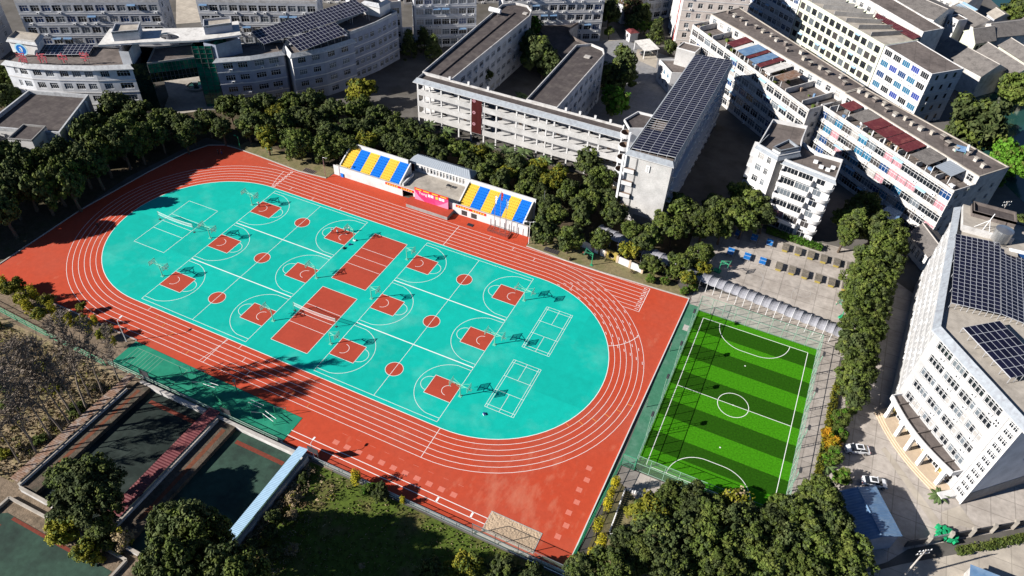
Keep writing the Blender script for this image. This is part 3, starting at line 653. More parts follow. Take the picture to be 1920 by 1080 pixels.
lx0, lx1 = 17.4, 20.4; mb.box(lx0, lx1, -.22, -.14, 3.2, 14.2, 'brown_panel')
for i in range(9): mb.box(lx0 + .38 * i - .04, lx0 + .38 * i + .04, -.30, -.22, 3.2, 14.2, 'brown_panel')
for i in range(30): mb.box(lx0, lx1, -.28, -.22, 3.2 + .37 * i, 3.27 + .37 * i, 'brown_panel')
tb.part('lattice_panel', mb)
for i in range(3): place('wall_emblem', MB().ring(0, 0, .18, .5, 0, 'curtain_pink', n=14).mesh('wall_emblem'), tb.root, (lx0 + .75, -.31, 6.0 + 3.55 * i)).rotation_euler = (math.pi / 2, 0, 0)
fp = [(FX0, FY), (FX1, FY), (FX1, FD), (FX0, FD)]
tb.roof(fp, 14.6, 'roof_bitumen', 0.6, pm='old_white'); tb.eave([(FX0 - .3, FY - .3), (FX1, FY - .3), (FX1, FD), (FX0 - .3, FD)], 14.1, 15.25, 0.55, 'eave_tile', 0.35, skip=(1, 2))
for x in (8.6, 14.5, 20.5, 43.5, 47.5, 51.8, 56): tb.part('roof_post', MB().box(x - .3, x + .3, 3.35, 3.75, 15.2, 16.1, 'white_wall'))
ws = wstyle(3, 2, 'frame_white', GL, 0.35)
lw = [(-20.9, 71.95), (-11.6, 71.95), (-10.4, 123), (-11.6, 127.5), (-14.5, 130.6), (-19, 130.6), (-22.2, 127)]
tb.walls(lw, 0, 14.6, 'tile_light', {1: dict(cols=(13, 2.3, 1, 1), rows=rows(4, FH), win=ws), 6: dict(cols=(13, 2.3, 1, 1), rows=rows(4, FH), win=ws)}, 'wing_wall')
rf = tb.roof(lw, 14.6, 'roof_bitumen', 0.75, pm='old_white', name='wing_roof')
a0, a1 = lo(-16.6, 73), lo(-16.4, 124); MB().prism([(a0[0] - .3, a0[1]), (a0[0] + .3, a0[1]), (a1[0] + .3, a1[1]), (a1[0] - .3, a1[1])], 14.6, 14.95, 'roof_bitumen').build('expansion_joint', rf)
mb = MB().box(*[v + 20.6 for v in (-13.6, -12.2)], 56.2, 57.6, 14.65, 15.0, 'kerb'); mb.build('roof_hatch', rf)
rw = [(11.2, 71.95), (20.3, 71.95), (20.5, 109), (19.0, 112.2), (14.5, 113.8), (10.7, 110.5)]
tb.walls(rw, 0, 14.6, 'tile_light', {1: dict(cols=(9, 2.3, 1, 1), rows=rows(4, FH), win=ws), 5: dict(cols=(9, 2.3, 1, 1), rows=rows(4, FH), win=ws)}, 'wing_wall')
rf = tb.roof(rw, 14.6, 'roof_bitumen', 0.75, pm='old_white', name='wing_roof')
mb = MB().box(*[v + 20.6 for v in (15.4, 17.2)], 36.6, 38.2, 14.65, 15.0, 'kerb'); mb.build('roof_hatch', rf)
t = thing('water_tank', 'white cylindrical water tank on legs on the school roof', 'water tank', (-21.21, 119.45), 14.62)
mb = MB().tube((-2, 0, 1.5), (2, 0, 1.5), .75, 'white_paint', n=14); mb.build('tank', t)
for x in (-1.3, 1.3):
    for y in (-.5, .5): MB().box(x - .07, x + .07, y - .07, y + .07, 0, 1.0, 'steel').build('leg', t)
# low curved hall between the wings
hb = Bld('low_hall', 'low dark-roofed hall with a curved parapet beyond the courtyard', 'hall', (5.33, 115.29))
arcp = []
ca = (6.56, 142.12)
hp = [(5.4, 115.2), (13.2, 127.5), (11, 130.5), (7.2, 131.3), (3.4, 132.6), (0.2, 134.8), (-1.6, 137.6), (-2.0, 140.6), (-1.4, 144), (-0.5, 147.2), (-7.1, 155.2), (-17.6, 143.5), (-9.6, 131.8)]
hb.walls(hp, 0, 6.2, 'old_white', {}); hb.roof(hp, 6.2, 'roof_bitumen', 0.8, pm='roof_concrete')

# ---------------------------------------------------------------- solar-roofed dormitory block and round stair tower
sb = Bld('dormitory_building', 'tall grey stone block with a full roof of solar panels', 'building', (45.2, 54.2))
sp = [(45.4, 54.3), (56.4, 54.3), (57.0, 113.6), (46.4, 113.6)]
sr = rows(5, 3.65, 1.0, 1.5)
sb.walls(sp, 0, 18.7, 'tile_grey', {0: dict(cols=[], rows=[], m='stone_wall'), 1: dict(cols=(16, 2.0, 1.5, 1), rows=sr, win=wstyle(2, 2, 'frame_white', GL, 0.8)), 3: dict(cols=(14, 2.0, 3, 1), rows=sr, win=ws)})
sb.eave(sp, 18.55, 19.75, 0.5, 'eave_tile', 0.2); sb.roof(offset(sp, -.2), 19.0, 'roof_concrete', 0)
for k in range(5):                                                       # dark balcony slabs on the shaded long side
    sb.part('balcony', MB().box(11.35, 12.3, 1.5, 58, 3.65 * k + .2, 3.65 * k + .32, 'band')) if k else None
for k in range(4):                                                       # stair landings cut into the front left edge
    z = 3.4 + 3.55 * k; sb.part('landing', MB().box(-.02, 2.5, -.62, -.02, z, z + .95, 'brown_wall').box(-.1, 2.6, -.72, -.62, z, z + .95, 'white_wall').box(-.1, 2.6, -.72, -.02, z - .12, z, 'white_wall'))
sb.part('downpipe', MB().tube((2.75, -.06, 0), (2.75, -.06, 18), .07, 'steel_dark'))
sb.part('corner_column', MB().box(-.75, -.25, -.9, -.4, 0, 18.6, 'white_paint'))
sb.part('base_course', MB().box(4.2, 11.26, -.06, .0, 0, 2.3, 'stone_base'))
sb.part('plaque', MB().box(5.2, 6.1, -.12, .0, 15.2, 17.0, 'white_paint'))
for k in range(3): sb.part('plaque_letter', MB().ring(0, 0, .12, .2, 0, 'steel_dark', n=10)).matrix_basis = Matrix.Translation((5.65, -.13, 15.6 + .5 * k)) @ Matrix.Rotation(math.pi / 2, 4, 'X')
solar('solar_array', 'long dark solar roof covering the tall grey stone block', (46.0, 55.0, 20.0), (1, 0.0, .06), (0.01, 1, 0), 5, 50, 2.12, 1.15, skip=((0, 2, 9, 14),), legs=.9)
stw = Bld('stair_tower', 'white stair tower with stacked round landings between the two school blocks', 'tower', (40.5, 63.5))
tp = [(39.6, 68.6), (42.2, 65.0), (47.9, 68.2), (47.4, 74.5), (41.5, 74.3)]
stw.roof(tp, 18.4, 'roof_bitumen', 0.6, pm='white_wall')
mb = MB(); stw.facade(mb, *[stw.L(p) for p in (tp[1], tp[2])], 3, 18.4, 'white_wall', None, .2); stw.facade(mb, *[stw.L(p) for p in (tp[4], tp[0])], 3, 18.4, 'white_wall', None, .2); stw.facade(mb, *[stw.L(p) for p in (tp[2], tp[3])], 12, 18.4, 'white_wall', None, .2); mb.build('wall', stw.root)
for k in range(5):
    z = 1.9 + 3.6 * k; cx, cy = stw.L((41.6, 65.6)); mb = MB(); n = 20
    for i in range(n):
        a, b = 2 * math.pi * i / n, 2 * math.pi * (i + 1) / n; f = lambda t, r: (cx + r * math.cos(t), cy + r * math.sin(t))
        mb.face([(*f(a, 1.55), z), (*f(b, 1.55), z), (*f(b, 1.55), z + 1.1), (*f(a, 1.55), z + 1.1)], 'white_wall'); mb.face([(*f(b, 1.4), z), (*f(a, 1.4), z), (*f(a, 1.4), z + 1.1), (*f(b, 1.4), z + 1.1)], 'brown_wall')
        mb.face([(*f(a, 1.4), z + 1.1), (*f(a, 1.55), z + 1.1), (*f(b, 1.55), z + 1.1), (*f(b, 1.4), z + 1.1)], 'white_wall'); mb.face([(cx, cy, z + .02), (*f(a, 1.5), z + .02), (*f(b, 1.5), z + .02)], 'brown_wall')
    mb.build('round_landing', stw.root)
stw.part('column', MB().tube((*stw.L((42.9, 64.2)), 0), (*stw.L((42.9, 64.2)), 18.4), .28, 'white_paint', n=10)); stw.part('column', MB().tube((*stw.L((40.3, 66.8)), 0), (*stw.L((40.3, 66.8)), 18.4), .2, 'white_paint', n=10))

# ---------------------------------------------------------------- office building on the right, with curved portico
ob = Bld('office_building', 'white tiled office block with a curved column portico and solar roof', 'office', (113.6, 20.2), math.atan2(-16.8, 13.4))
OA, OB_, OC, OD, OE = (127.0, 3.4), (113.6, 20.2), (116.6, 62.0), (146, 62), (150, 25)
op = [OB_, OA, OE, OD, OC]; H1 = 4.9; OH = 22.2
def owin(i, j, r): return (1, 2, 'frame_white', r.choice(('glass', 'glass', 'glass', 'glass_grey', 'glass_grey', 'curtain')), i % 4 == 2 and r.random() < .6 and j > 0)
ocols = []
for g in range(4):
    for k in range(4): ocols.append((1.6 + g * 4.05 + k * .90, 1.6 + g * 4.05 + k * .90 + .82))
orow = [(H1 + .85 + 3.42 * k, H1 + 2.65 + 3.42 * k) for k in range(5)]
ob.walls(op, 0, OH, 'office_tile', {0: dict(cols=ocols, rows=orow, win=owin), 1: dict(cols=[(7.5, 9.3)], rows=[(10.2, 11.6)], m='wing_white', win=wstyle(3, 1, 'frame_white', ('glass',), 0)),
    4: dict(cols=(22, 1.1, 1, .5), rows=orow, win=lambda i, j, r: (2, 1, 'frame_white', r.choice(GL), r.random() < .55))}, depth=.3)
# zig-zag stair windows climbing the corner strip
L0 = ob.L(OA)[0]
for k in range(11):
    for q in range(2): ob.window((L0 - 1.75 + .9 * q, -.04, 1.6 + 1.86 * k), 0, .8, 1.15, 2, 2, 'frame_white', 'glass')
for k in range(6):
    z = H1 + 3.42 * k - .1; ob.part('ledge', MB().box(.1, 17.6, -.10, 0, z, z + .22, 'band'))
ob.part('corner_pilaster', MB().box(L0 - 3.0, L0 - 2.75, -.14, 0, 0, OH, 'band')); ob.part('corner_pilaster', MB().box(L0 - .2, L0 + .1, -.14, 0, 0, OH, 'band'))
ob.part('square_plaque', MB().box(L0 - 4.3, L0 - 3.2, -.14, 0, 17.6, 19.6, 'white_paint'))
for a in range(2):
    for b in range(2): ob.part('plaque_glyph', MB().box(L0 - 4.15 + .5 * a, L0 - 3.8 + .5 * a, -.16, -.145, 17.9 + .8 * b, 18.4 + .8 * b, 'steel_dark'))
ob.eave([OB_, OA, OE, OD, OC], OH - .1, OH + 1.15, 0.75, 'eave_tile', 0.25, skip=(1, 2)); ob.roof(offset(op, -.3), OH + .35, 'roof_light', 0.0)
fl = ob.P(op)
# facade ledges down the long left side
d4 = Vector(fl[0]) - Vector(fl[4]); ll = d4.length; d4.normalize(); n4 = Vector((d4.y, -d4.x))
for k in range(6):
    z = H1 + 3.42 * k - .1; a = Vector(fl[4]); e = a + d4 * ll; o = n4 * .12
    ob.part('ledge', MB().prism([tuple(a), tuple(e), tuple(e + o), tuple(a + o)][::-1], z, z + .22, 'band', bottom=True))
# portico
pc = [(0.9, -1.0), (1.0, -2.3), (4.2, -3.3), (8, -3.75), (12, -3.6), (15.5, -3.0), (18.3, -1.9), (18.5, -0.9)]
def arcline(off):
    pts = []
    for i in range(17):
        t = i / 16; u = .9 + 17.4 * t; pts.append((u, -(1.9 + off) - 1.9 * math.sin(math.pi * (.12 + .76 * t)) + .7))
    return pts
ed = arcline(0.35); mb = MB(); zp = 5.4
for i in range(16):
    (a, b), (c, d) = ed[i], ed[i + 1]
    mb.face([(a, b, zp), (c, d, zp), (c, -.02, zp), (a, -.02, zp)], 'roof_concrete'); mb.face([(a, b, zp - .7), (c, d, zp - .7), (c, d, zp + .5), (a, b, zp + .5)], 'white_wall')
    mb.face([(c, d + .3, zp), (a, b + .3, zp), (a, b + .3, zp + .5), (c, d + .3, zp + .5)], 'white_wall'); mb.face([(a, b, zp + .5), (c, d, zp + .5), (c, d + .3, zp + .5), (a, b + .3, zp + .5)], 'white_wall')
    mb.face([(c, d, zp - .7), (a, b, zp - .7), (a, -.02, zp - .7), (c, -.02, zp - .7)], 'white_wall')
for u in (0, 16): a, b = ed[u]; mb.box(a - .1, a + .1, b, -.02, zp - .7, zp + .5, 'white_wall')
prt = mb.build('portico_roof', ob.root)
for i in range(2, 16, 3): a, b = ed[i]; MB().box(a - .09, a + .09, b + .3, -.05, zp, zp + .42, 'roof_concrete').build('roof_rib', prt)
for i in (1, 5, 8, 11, 15):
    a, b = ed[i]; ob.part('portico_column', MB().box(a - .35, a + .35, b + .15, b + .75, .55, zp - .7, 'white_paint'))
    if i < 15: ob.part('inner_column', MB().box(a + 1.9, a + 2.15, -.5, -.25, .55, zp - .7, 'white_paint'))
st = arcline(1.1)
for k in range(3):
    e = arcline(1.15 - .38 * k); mb = MB(); mb.prism([(-.1, -.02)][::-1] + [(p[0] + (p[0] - 9.6) * .03 * (3 - k), p[1] - .15) for p in e] + [(18.9, -.02)], -.03, .18 * (k + 1), 'stone_step'); mb.build('step', ob.root)
for i in range(11):
    o = ob.window((1.6 + 1.55 * i, -.03, .6), 0, 1.3, 3.4, 2, 3, 'frame_white', 'glass' if i % 3 else 'yellow_paint')
ob.part('entrance_ramp_wall', MB().box(18.9, 20.2, -3.2, -.05, 0, .75, 'white_wall'))
_e0, _e1 = [Vector(ob.L(p)) for p in (OA, OE)]; _d = (_e1 - _e0).normalized(); _n = Vector((_d.y, -_d.x)) * .06
ob.part('base_course', MB().prism([tuple(_e0 + _d * .3), tuple(_e0 + _d * .3 + _n), tuple(_e1 + _n), tuple(_e1)], 0, 3.4, 'stone_base', bottom=True))
# roof furniture
solar('solar_array', 'large tilted solar array on the office roof, the one farther from the portico', (115.2, 27.0, 23.9), (1, .10, .02), (.02, 1, 0), 8, 20, 1.02, 1.14, legs=1.3)
solar('solar_array', 'solar array on the office roof tilting down away from the terrace', (123.4, 27.9, 24.05), (1, .04, -.16), (.02, 1, 0), 8, 20, 1.02, 1.05, legs=1.4)
solar('solar_array', 'lower dark solar array nearest the portico on the office roof', (117.2, 21.0, 23.9), (.62, -.78, 0), (.78, .62, .03), 6, 6, 1.95, 1.25, legs=1.3)
ob.part('stair_head', MB().box(*[0, 0.01], 0, .01, 30, 30.01, 'roof_white')) if False else None
sh = Bld('rooftop_stairhouse', 'pale box-shaped stairhouse with parapet at the far end of the office roof', 'rooftop room', (116.9, 55.5), z=OH + .35)
shp = [(116.9, 53.5), (126.5, 53.5), (126.5, 61.5), (116.9, 61.5)]; sh.walls(shp, 0, 1.6, 'old_white'); sh.roof(shp, 1.6, 'roof_light', 0)
shq = [(118.3, 57.5), (126.5, 57.5), (126.5, 61.4), (118.3, 61.4)]; sh.walls(shq, 1.6, 3.0, 'roof_concrete', name='upper_wall'); sh.roof(shq, 2.4, 'roof_bitumen', .6, pm='roof_concrete', name='upper_roof')
t = thing('water_tank', 'shiny steel cylindrical water tank beside the solar panels on the office roof', 'water tank', (124.19, 53.65), OH + .36)
mb = MB().tube((0, 0, .4), (0, 0, 2.9), 1.7, 'steel', n=20).tube((0, 0, 2.9), (0, 0, 3.25), 1.7, 'steel', r1=.3, n=20); mb.build('tank', t)
for a in range(4): MB().box(1.1 * math.cos(a * 1.57) - .1, 1.1 * math.cos(a * 1.57) + .1, 1.1 * math.sin(a * 1.57) - .1, 1.1 * math.sin(a * 1.57) + .1, 0, .4, 'steel_dark').build('leg', t)
ob2 = thing('concrete_box', 'grey concrete box beside the steel water tank on the office roof', 'box', (125.35, 48.71), OH + .36); MB().box(-1.5, 1.5, -1, 1, 0, 1.3, 'roof_concrete').build('body', ob2); MB().box(-1.6, 1.6, -1.1, 1.1, 1.3, 1.4, 'roof_light').build('lid', ob2)
t = thing('solar_water_heater', 'white and steel water heater with long barrel on the office roof', 'water heater', (127.10, 49.26), OH + .36); MB().tube((-1.6, 0, 1.4), (1.6, 0.3, 1.4), .4, 'white_paint', n=12).build('barrel', t); MB().face([(-1.5, -.3, 1.3), (1.5, 0, 1.3), (1.5, -1.6, .2), (-1.5, -1.9, .2)], 'glass_blue').build('collector', t)
for x in (-1.4, 1.4): MB().box(x - .06, x + .06, -.1, .1, 0, 1.1, 'steel').build('leg', t)
t = thing('antenna_mast', 'white tripod antenna mast leaning over the office stairhouse', 'antenna', (120.60, 53.56), OH + 1.96)
MB().tube((0, 0, 0), (.7, 1.0, 3.6), .07, 'white_paint').build('mast', t)
for dx, dy in ((-1.6, .3), (1.2, -.2), (.5, 1.6)): MB().tube((dx, dy, 0), (.45, .6, 2.2), .05, 'white_paint').build('brace', t)

# ---------------------------------------------------------------- residential blocks
def apartment(name, label, poly, h, fl, fh, wall, roofm, sides, par=.6, pm=None, ledge=True, group=None, z0=0.0, ledge_sides=None):
    b = Bld(name, label, 'apartment block', poly[0], math.atan2(poly[1][1] - poly[0][1], poly[1][0] - poly[0][0]), group=group)
    b.walls(poly, z0, h, wall, sides); b.roof(poly, h, roofm, par, pm=pm or wall)
    if ledge:
        for k in range(1, fl): b.band(poly, z0 + fh * k - .12, z0 + fh * k + .08, .08, 'band', sides=ledge_sides or list(sides))
    return b
def pxbox(b, px_poly, z0, h, m, name, top=None, parent=None):
    return MB().prism(b.P(px_poly), z0, z0 + h, m, top=top).build(name, parent or b.root)
def between(p, q, t): return (p[0] + (q[0] - p[0]) * t, p[1] + (q[1] - p[1]) * t)
def quadp(P, u0, u1, v0, v1):
    f = lambda u, v: between(between(P[0], P[1], u), between(P[3], P[2], u), v)
    return [f(u0, v0), f(u1, v0), f(u1, v1), f(u0, v1)]
def terrace_block(label, terr, roofp, ht, hr, n, seed, gl, stuff):
    """long walk-up block: lower front strip of roof terraces, upper strip with flat roof"""
    b = Bld('apartment_block', label, 'apartment block', terr[0], math.atan2(terr[1][1] - terr[0][1], terr[1][0] - terr[0][0])); b.rnd = random.Random(seed)
    fr, br = terr[0], terr[1]
    full = [terr[0], terr[1], roofp[2], roofp[3]]
    low = [terr[0], terr[1], roofp[1], roofp[0]]
    fh = ht / 5
    st = lambda i, j, r: (3, 2, 'frame_white', r.choice(gl), r.random() < .35, 'pale_blue_metal' if r.random() < .12 else None)
    b.walls(low, 0, ht, 'old_white', {0: dict(cols=(n, 3.1, .3, .3), rows=rows(5, fh, .8, 1.95), win=st), 1: dict(cols=(2, 1.2, .5, .5), rows=rows(5, fh, 1, 1.4), win=wstyle(2, 2))}, 'front_wall')
    up = [roofp[0], roofp[1], roofp[2], roofp[3]]
    b.walls(up, 0, hr, 'old_white', {0: dict(cols=(n, 1.6, .6, .6), rows=[(ht + .3, ht + 2.2)], win=wstyle(2, 2, 'frame_white', GL, .2)), 1: dict(cols=(2, 1.2, 1, 1), rows=rows(5, fh, 1, 1.4), win=wstyle(2, 2))}, 'rear_wall')
    rf = b.roof(up, hr, 'roof_concrete', .22, .3, pm='roof_light'); tf = b.roof(low, ht - .15, 'roof_concrete', .95, .2, pm='old_white', name='terrace')
    for k in range(1, 5): b.band(low, fh * k - .1, fh * k + .1, .35 if k % 2 else .2, 'old_white', sides=[0])
    r = random.Random(seed)
    for k in range(1, n, 2):                                             # party walls between the terraces
        q = quadp(low, k / n - .002, k / n + .002, .03, .97); MB().prism(b.P(q), ht - .14, ht + 1.5, 'old_white').build('party_wall', tf)
    for k in range(int(n * 1.1)):                                        # vents and chimneys on the roof
        u = (k + .5) / (n * 1.1); v = .35 + .3 * r.random(); p = b.L(between(between(up[0], up[1], u), between(up[3], up[2], u), v)); s_ = .35 + .25 * r.random()
        mb = MB().box(p[0] - s_, p[0] + s_, p[1] - s_ * .8, p[1] + s_ * .8, hr, hr + .5 + .5 * r.random(), r.choice(('roof_light', 'roof_concrete', 'kerb'))).box(p[0] - s_ - .1, p[0] + s_ + .1, p[1] - s_, p[1] + s_, hr + 1.0, hr + 1.1, 'roof_light'); mb.build('roof_vent', rf)
    for (u0, u1, v0, v1, m, z, z2) in stuff:                             # lean-to roofs over the terraces
        q = b.P(quadp(low, u0, u1, v0, v1)); corr_roof(q, ht + z, m, 'lean_to_roof', tf, max(4, int((u1 - u0) * 90)), .07, ht + z2)
        mb = MB()
        for c in (q[0], q[1]): mb.box(c[0] - .06, c[0] + .06, c[1] - .06, c[1] + .06, ht - .14, ht + z - .02, 'frame_white')
        mb.build('lean_to_post', tf)
    for k in range(n * 2):                                               # terrace clutter: tubs, tanks, planters
        u = r.random(); v = .15 + .6 * r.random(); p = b.L(between(between(low[0], low[1], u), between(low[3], low[2], u), v)); m = r.choice(('wood', 'frame_white', 'brown_wall', 'leaf_mid', 'steel', 'blue_metal', 'interior'))
        s_ = .25 + .4 * r.random(); MB().box(p[0] - s_, p[0] + s_, p[1] - s_ * .7, p[1] + s_ * .7, ht - .14, ht + .2 + .7 * r.random(), m).build('terrace_clutter', tf)
    return b
BG = ('glass', 'glass_grey', 'glass_grey', 'curtain', 'glass_blue', 'interior', 'glass')
T1 = terrace_block('long terraced apartment block behind the solar-roofed building with blue and red lean-to roofs', [(39.02, 140.78), (81.34, 102.28)], [(43.05, 146.52), (88.92, 112.74), (93.38, 119.15), (50.21, 156.85)], 16, 18.8, 16, 11, BG,
    [(.30, .36, .1, .95, 'red_metal', 1.9, 2.5), (.36, .41, .1, .9, 'roof_white', 1.7, 2.2), (.40, .47, .05, .95, 'blue_metal', 2.1, 2.5), (.475, .50, .05, .95, 'red_metal', 2.1, 2.5), (.505, .56, .05, .95, 'blue_metal', 2.0, 2.4), (.565, .60, .05, .95, 'red_metal', 2.0, 2.4), (.605, .66, .1, .95, 'roof_white', 1.6, 2.0), (.70, .76, .1, .8, 'rust_metal', 1.9, 2.3)])
T2 = terrace_block('long terraced apartment block with a wide maroon roof, nearest the river trees', [(83.80, 106.98), (118.02, 79.39)], [(88.69, 112.27), (122.53, 84.86), (129.22, 93.14), (93.44, 118.47)], 16, 18.8, 15, 5,
    ('glass', 'glass_grey', 'glass', 'curtain', 'curtain_pink', 'glass_blue', 'glass_grey', 'glass_cyan', 'interior', 'glass'),
    [(.08, .17, .35, .98, 'red_metal', 2.0, 2.5), (.20, .31, .15, .98, 'roof_tile', 1.9, 2.7), (.31, .40, .08, .98, 'red_metal', 2.2, 2.6), (.405, .49, .08, .98, 'red_metal', 2.2, 2.6), (.495, .575, .08, .98, 'red_metal', 2.2, 2.6), (.58, .65, .08, .98, 'red_metal', 2.2, 2.6), (.67, .79, .1, .98, 'roof_tile', 2.0, 2.7), (.81, .92, .3, .98, 'grey_metal_roof', 2.0, 2.6)])
t = thing('solar_water_heater', 'blue panel solar water heater with white barrel on the maroon-roofed block', 'water heater', (118.12, 95.10), 18.85)
MB().face([(-1.2, -.9, .5), (1.2, -.9, .5), (1.2, .6, 1.3), (-1.2, .6, 1.3)], 'blue_metal').build('collector', t); MB().tube((1.3, -.9, 1.3), (1.5, 1.0, 1.6), .3, 'white_paint', n=10).build('barrel', t)
for x, y in ((-1.1, -.8), (1.1, -.8), (-1.1, .5), (1.1, .5)): MB().box(x - .05, x + .05, y - .05, y + .05, 0, .5 if y < 0 else 1.25, 'mint').build('leg', t)
# cream block with dark windows and white-blue block at its end
yb = [(59.97, 188.75), (96.46, 155.70), (105.28, 165.34), (70.97, 203.86)]
Yb = apartment('apartment_block', 'cream block with rows of large dark windows behind the terraced block', [yb[0], yb[1], (106, 165.5), (80, 190)], 16.6, 5, 3.3, 'cream_wall', 'roof_light', {0: dict(cols=(16, 2.2, .6, .6), rows=rows(5, 3.3, .7, 2.1), win=lambda i, j, r: (3, 2, 'frame_dark', r.choice(('glass', 'glass', 'glass', 'interior', 'glass_grey')), r.random() < .25, 'pale_blue_metal' if r.random() < .1 else None))}, .7)
for k in range(7):
    u = .12 + .12 * k; q = quadp([yb[0], yb[1], (106, 165.5), (80, 190)], u, u + .004, .1, .9); pxbox(Yb, q, 16.6, 1.5, 'stone_base', 'party_wall')
wb = [(96.7, 155.7), (110.9, 142.0), (119.6, 151.0), (105.6, 165.2)]
def wbwin(i, j, r): return (4, 1, 'frame_white', ('curtain_blue', 'glass_cyan', 'glass_blue', 'glass_cyan', 'glass_cyan')[(i * 2 + j) % 5] if r.random() < .75 else 'glass', r.random() < .5)
Wb = apartment('apartment_block', 'white block with bright blue glazed windows at the end of the cream block', wb, 17, 5, 3.5, 'white_wall', 'roof_concrete', {0: dict(cols=(5, 3.0, .3, .3), rows=rows(5, 3.45, .85, 1.85), win=wbwin), 1: dict(cols=(3, 1.1, 1, 1), rows=rows(5, 3.45, .9, 1.6), m='tile_light', win=wstyle(1, 1, 'frame_dark', ('glass',), .25))}, 0.15)
# upper row behind the cream block
ur = [(74.32, 203.61), (106.92, 170.14), (113.00, 177.03), (80.94, 212.03)]
Ub = apartment('apartment_block', 'grey-roofed block with rust-red awning strip behind the cream block', ur, 18, 5, 3.5, 'old_white', 'roof_concrete', {0: dict(cols=(12, 1.6, .5, .5), rows=rows(5, 3.5), win=wstyle())}, .4)
corr_roof(Ub.P([(91.97, 180.79), (106.52, 168.05), (104.16, 163.92), (91.48, 176.42)]), 17.6, 'red_metal', 'awning', Ub.root, 24, .08)
gable('apartment_block', 'wide brown-roofed house with a row of small blue windows at the top edge', 'house', [(96.28, 207.01), (111.41, 199.15), (117.84, 212.74), (104.61, 224.46)], 13, 2.0, 'white_wall', 'roof_tile', sides={0: dict(cols=(7, 1.5, .4, .4), rows=rows(3, 3.6, 1.2, 1.5, first=0) + [(11.0, 12.3)], win=wstyle(3, 1, 'frame_white', ('glass', 'glass_cyan', 'glass_blue'), 0))})
wh = [(116.37, 208.10), (119.59, 205.21), (122.72, 208.15), (119.52, 211.62)]
apartment('small_house', 'small white rooftop house with three windows beside the brown-roofed house', wh, 12, 3, 3.5, 'white_wall', 'roof_concrete', {0: dict(cols=(3, .9, .2, .2), rows=[(9.3, 10.8)], win=wstyle(1, 2))}, .2)
# old tiled halls by the river
gable('old_hall', 'long tiled hall roof half in shadow beside the white-blue block', 'hall', [(113.8, 184.6), (128.6, 171.6), (136.4, 181.5), (121.4, 196.5)], 8, 3.0, 'old_white')
gable('old_hall', 'middle one of three long parallel tiled roofs near the river', 'hall', [(127.5, 192.0), (138.5, 178.0), (144, 183), (132.5, 198)], 8, 2.4, 'cream_wall')
gable('old_hall', 'tiled hall roof at the right edge, outermost of the parallel roofs', 'hall', [(134, 198), (146, 182), (152, 187), (140, 203)], 9, 2.4, 'cream_wall')
gable('old_house', 'old cream house with pitched tile roof and a dark window band facing the halls', 'house', [(126.5, 195.8), (132.8, 202.3), (129.5, 211.5), (122.8, 205.0)], 9, 3.0, 'cream_wall', sides={0: dict(cols=(4, 1.3, .6, .6), rows=[(6.6, 8.0)], win=wstyle(2, 1, 'frame_dark', ('glass',), 0))})
gable('old_hall', 'wide tile-roofed hall running to the right edge behind the old cream house', 'hall', [(132.4, 203.6), (150, 219), (144, 229), (128.5, 214)], 9.5, 2.6, 'old_white')
gable('old_hall', 'hall with a pale blue sheet roof section near the river', 'hall', [(115.8, 219.5), (125.5, 208.5), (134, 215), (124, 227.5)], 10, 2.2, 'old_white', 'roof_tile')
_b = Bld('blue_roof_sheet', 'pale blue corrugated roof covering half of the riverside hall', 'roof sheet', (117.5, 221.5), z=10.2); corr_roof(_b.P([(116.4, 220.2), (121.2, 214.8), (125.8, 218.6), (121.0, 224.0)]), .15, 'pale_blue_metal', 'sheet', _b.root, 10, .07, 2.45); MB().box(0, .3, 0, .3, -.1, .3, 'steel').build('bracket', _b.root)
gable('river_shed', 'small grey shed with a worn roof by the green water', 'shed', [(132.8, 240.5), (135.2, 236.0), (141, 243.5), (138, 248.5)], 5, 1.3, 'tile_light', 'roof_light')
for i, (x, y) in enumerate(((148, 225), (122, 246), (108, 228), (98, 240))): gable('far_house', ['pale house at the far right edge beyond the tiled halls', 'white far house at the top right corner near the river', 'far house with tiled roof above the blue roof sheet', 'far tiled house behind the grey-roofed block'][i], 'house', [(x - 8, y - 4), (x + 2, y - 10), (x + 8, y), (x - 2, y + 7)], 9, 2.5, 'old_white', ('roof_tile', 'roof_light')[i % 2], sides={0: dict(cols=(4, 1.4, .5, .5), rows=rows(2, 3.6), win=wstyle())})
# pale block and pink block at the top edge
pb = [(45, 199), (66.8, 182.0), (75, 191), (52, 212)]
apartment('apartment_block', 'white balcony block with blue awnings left of the cream block', pb, 17, 5, 3.4, 'white_wall', 'roof_concrete', {0: dict(cols=(11, 2.0, .4, .4), rows=rows(5, 3.4, .8, 1.8), win=lambda i, j, r: (3, 2, 'frame_white', r.choice(BG), r.random() < .4, 'pale_blue_metal' if r.random() < .15 else None)), 1: dict(cols=(1, 1.2, 1, 1), rows=rows(5, 3.4), m='stone_base', win=wstyle(2, 2))})
pk = [(31.3, 157.5), (52, 165), (46, 184), (24, 176)]
apartment('apartment_block', 'tall pink-beige block with a red drainpipe behind the car park', pk, 22, 6, 3.5, 'pink_wall', 'roof_concrete', {0: dict(cols=(6, 1.6, 1.0, .6), rows=rows(6, 3.5, .9, 1.7), m='pink_wall', win=wstyle(2, 2, 'frame_white', GL, .3)), 3: dict(cols=(7, 1.4, .6, .6), rows=rows(6, 3.5, .9, 1.7), m='white_wall', win=wstyle(2, 2, 'frame_white', GL, .4))})
tk = Bld('drainpipe', 'long red drainpipe down the white side of the pink block', 'pipe', (29.6, 161.6)); MB().tube((0, 0, 0), (0, 0, 21.5), .16, 'red_paint', n=8).build('pipe', tk.root)
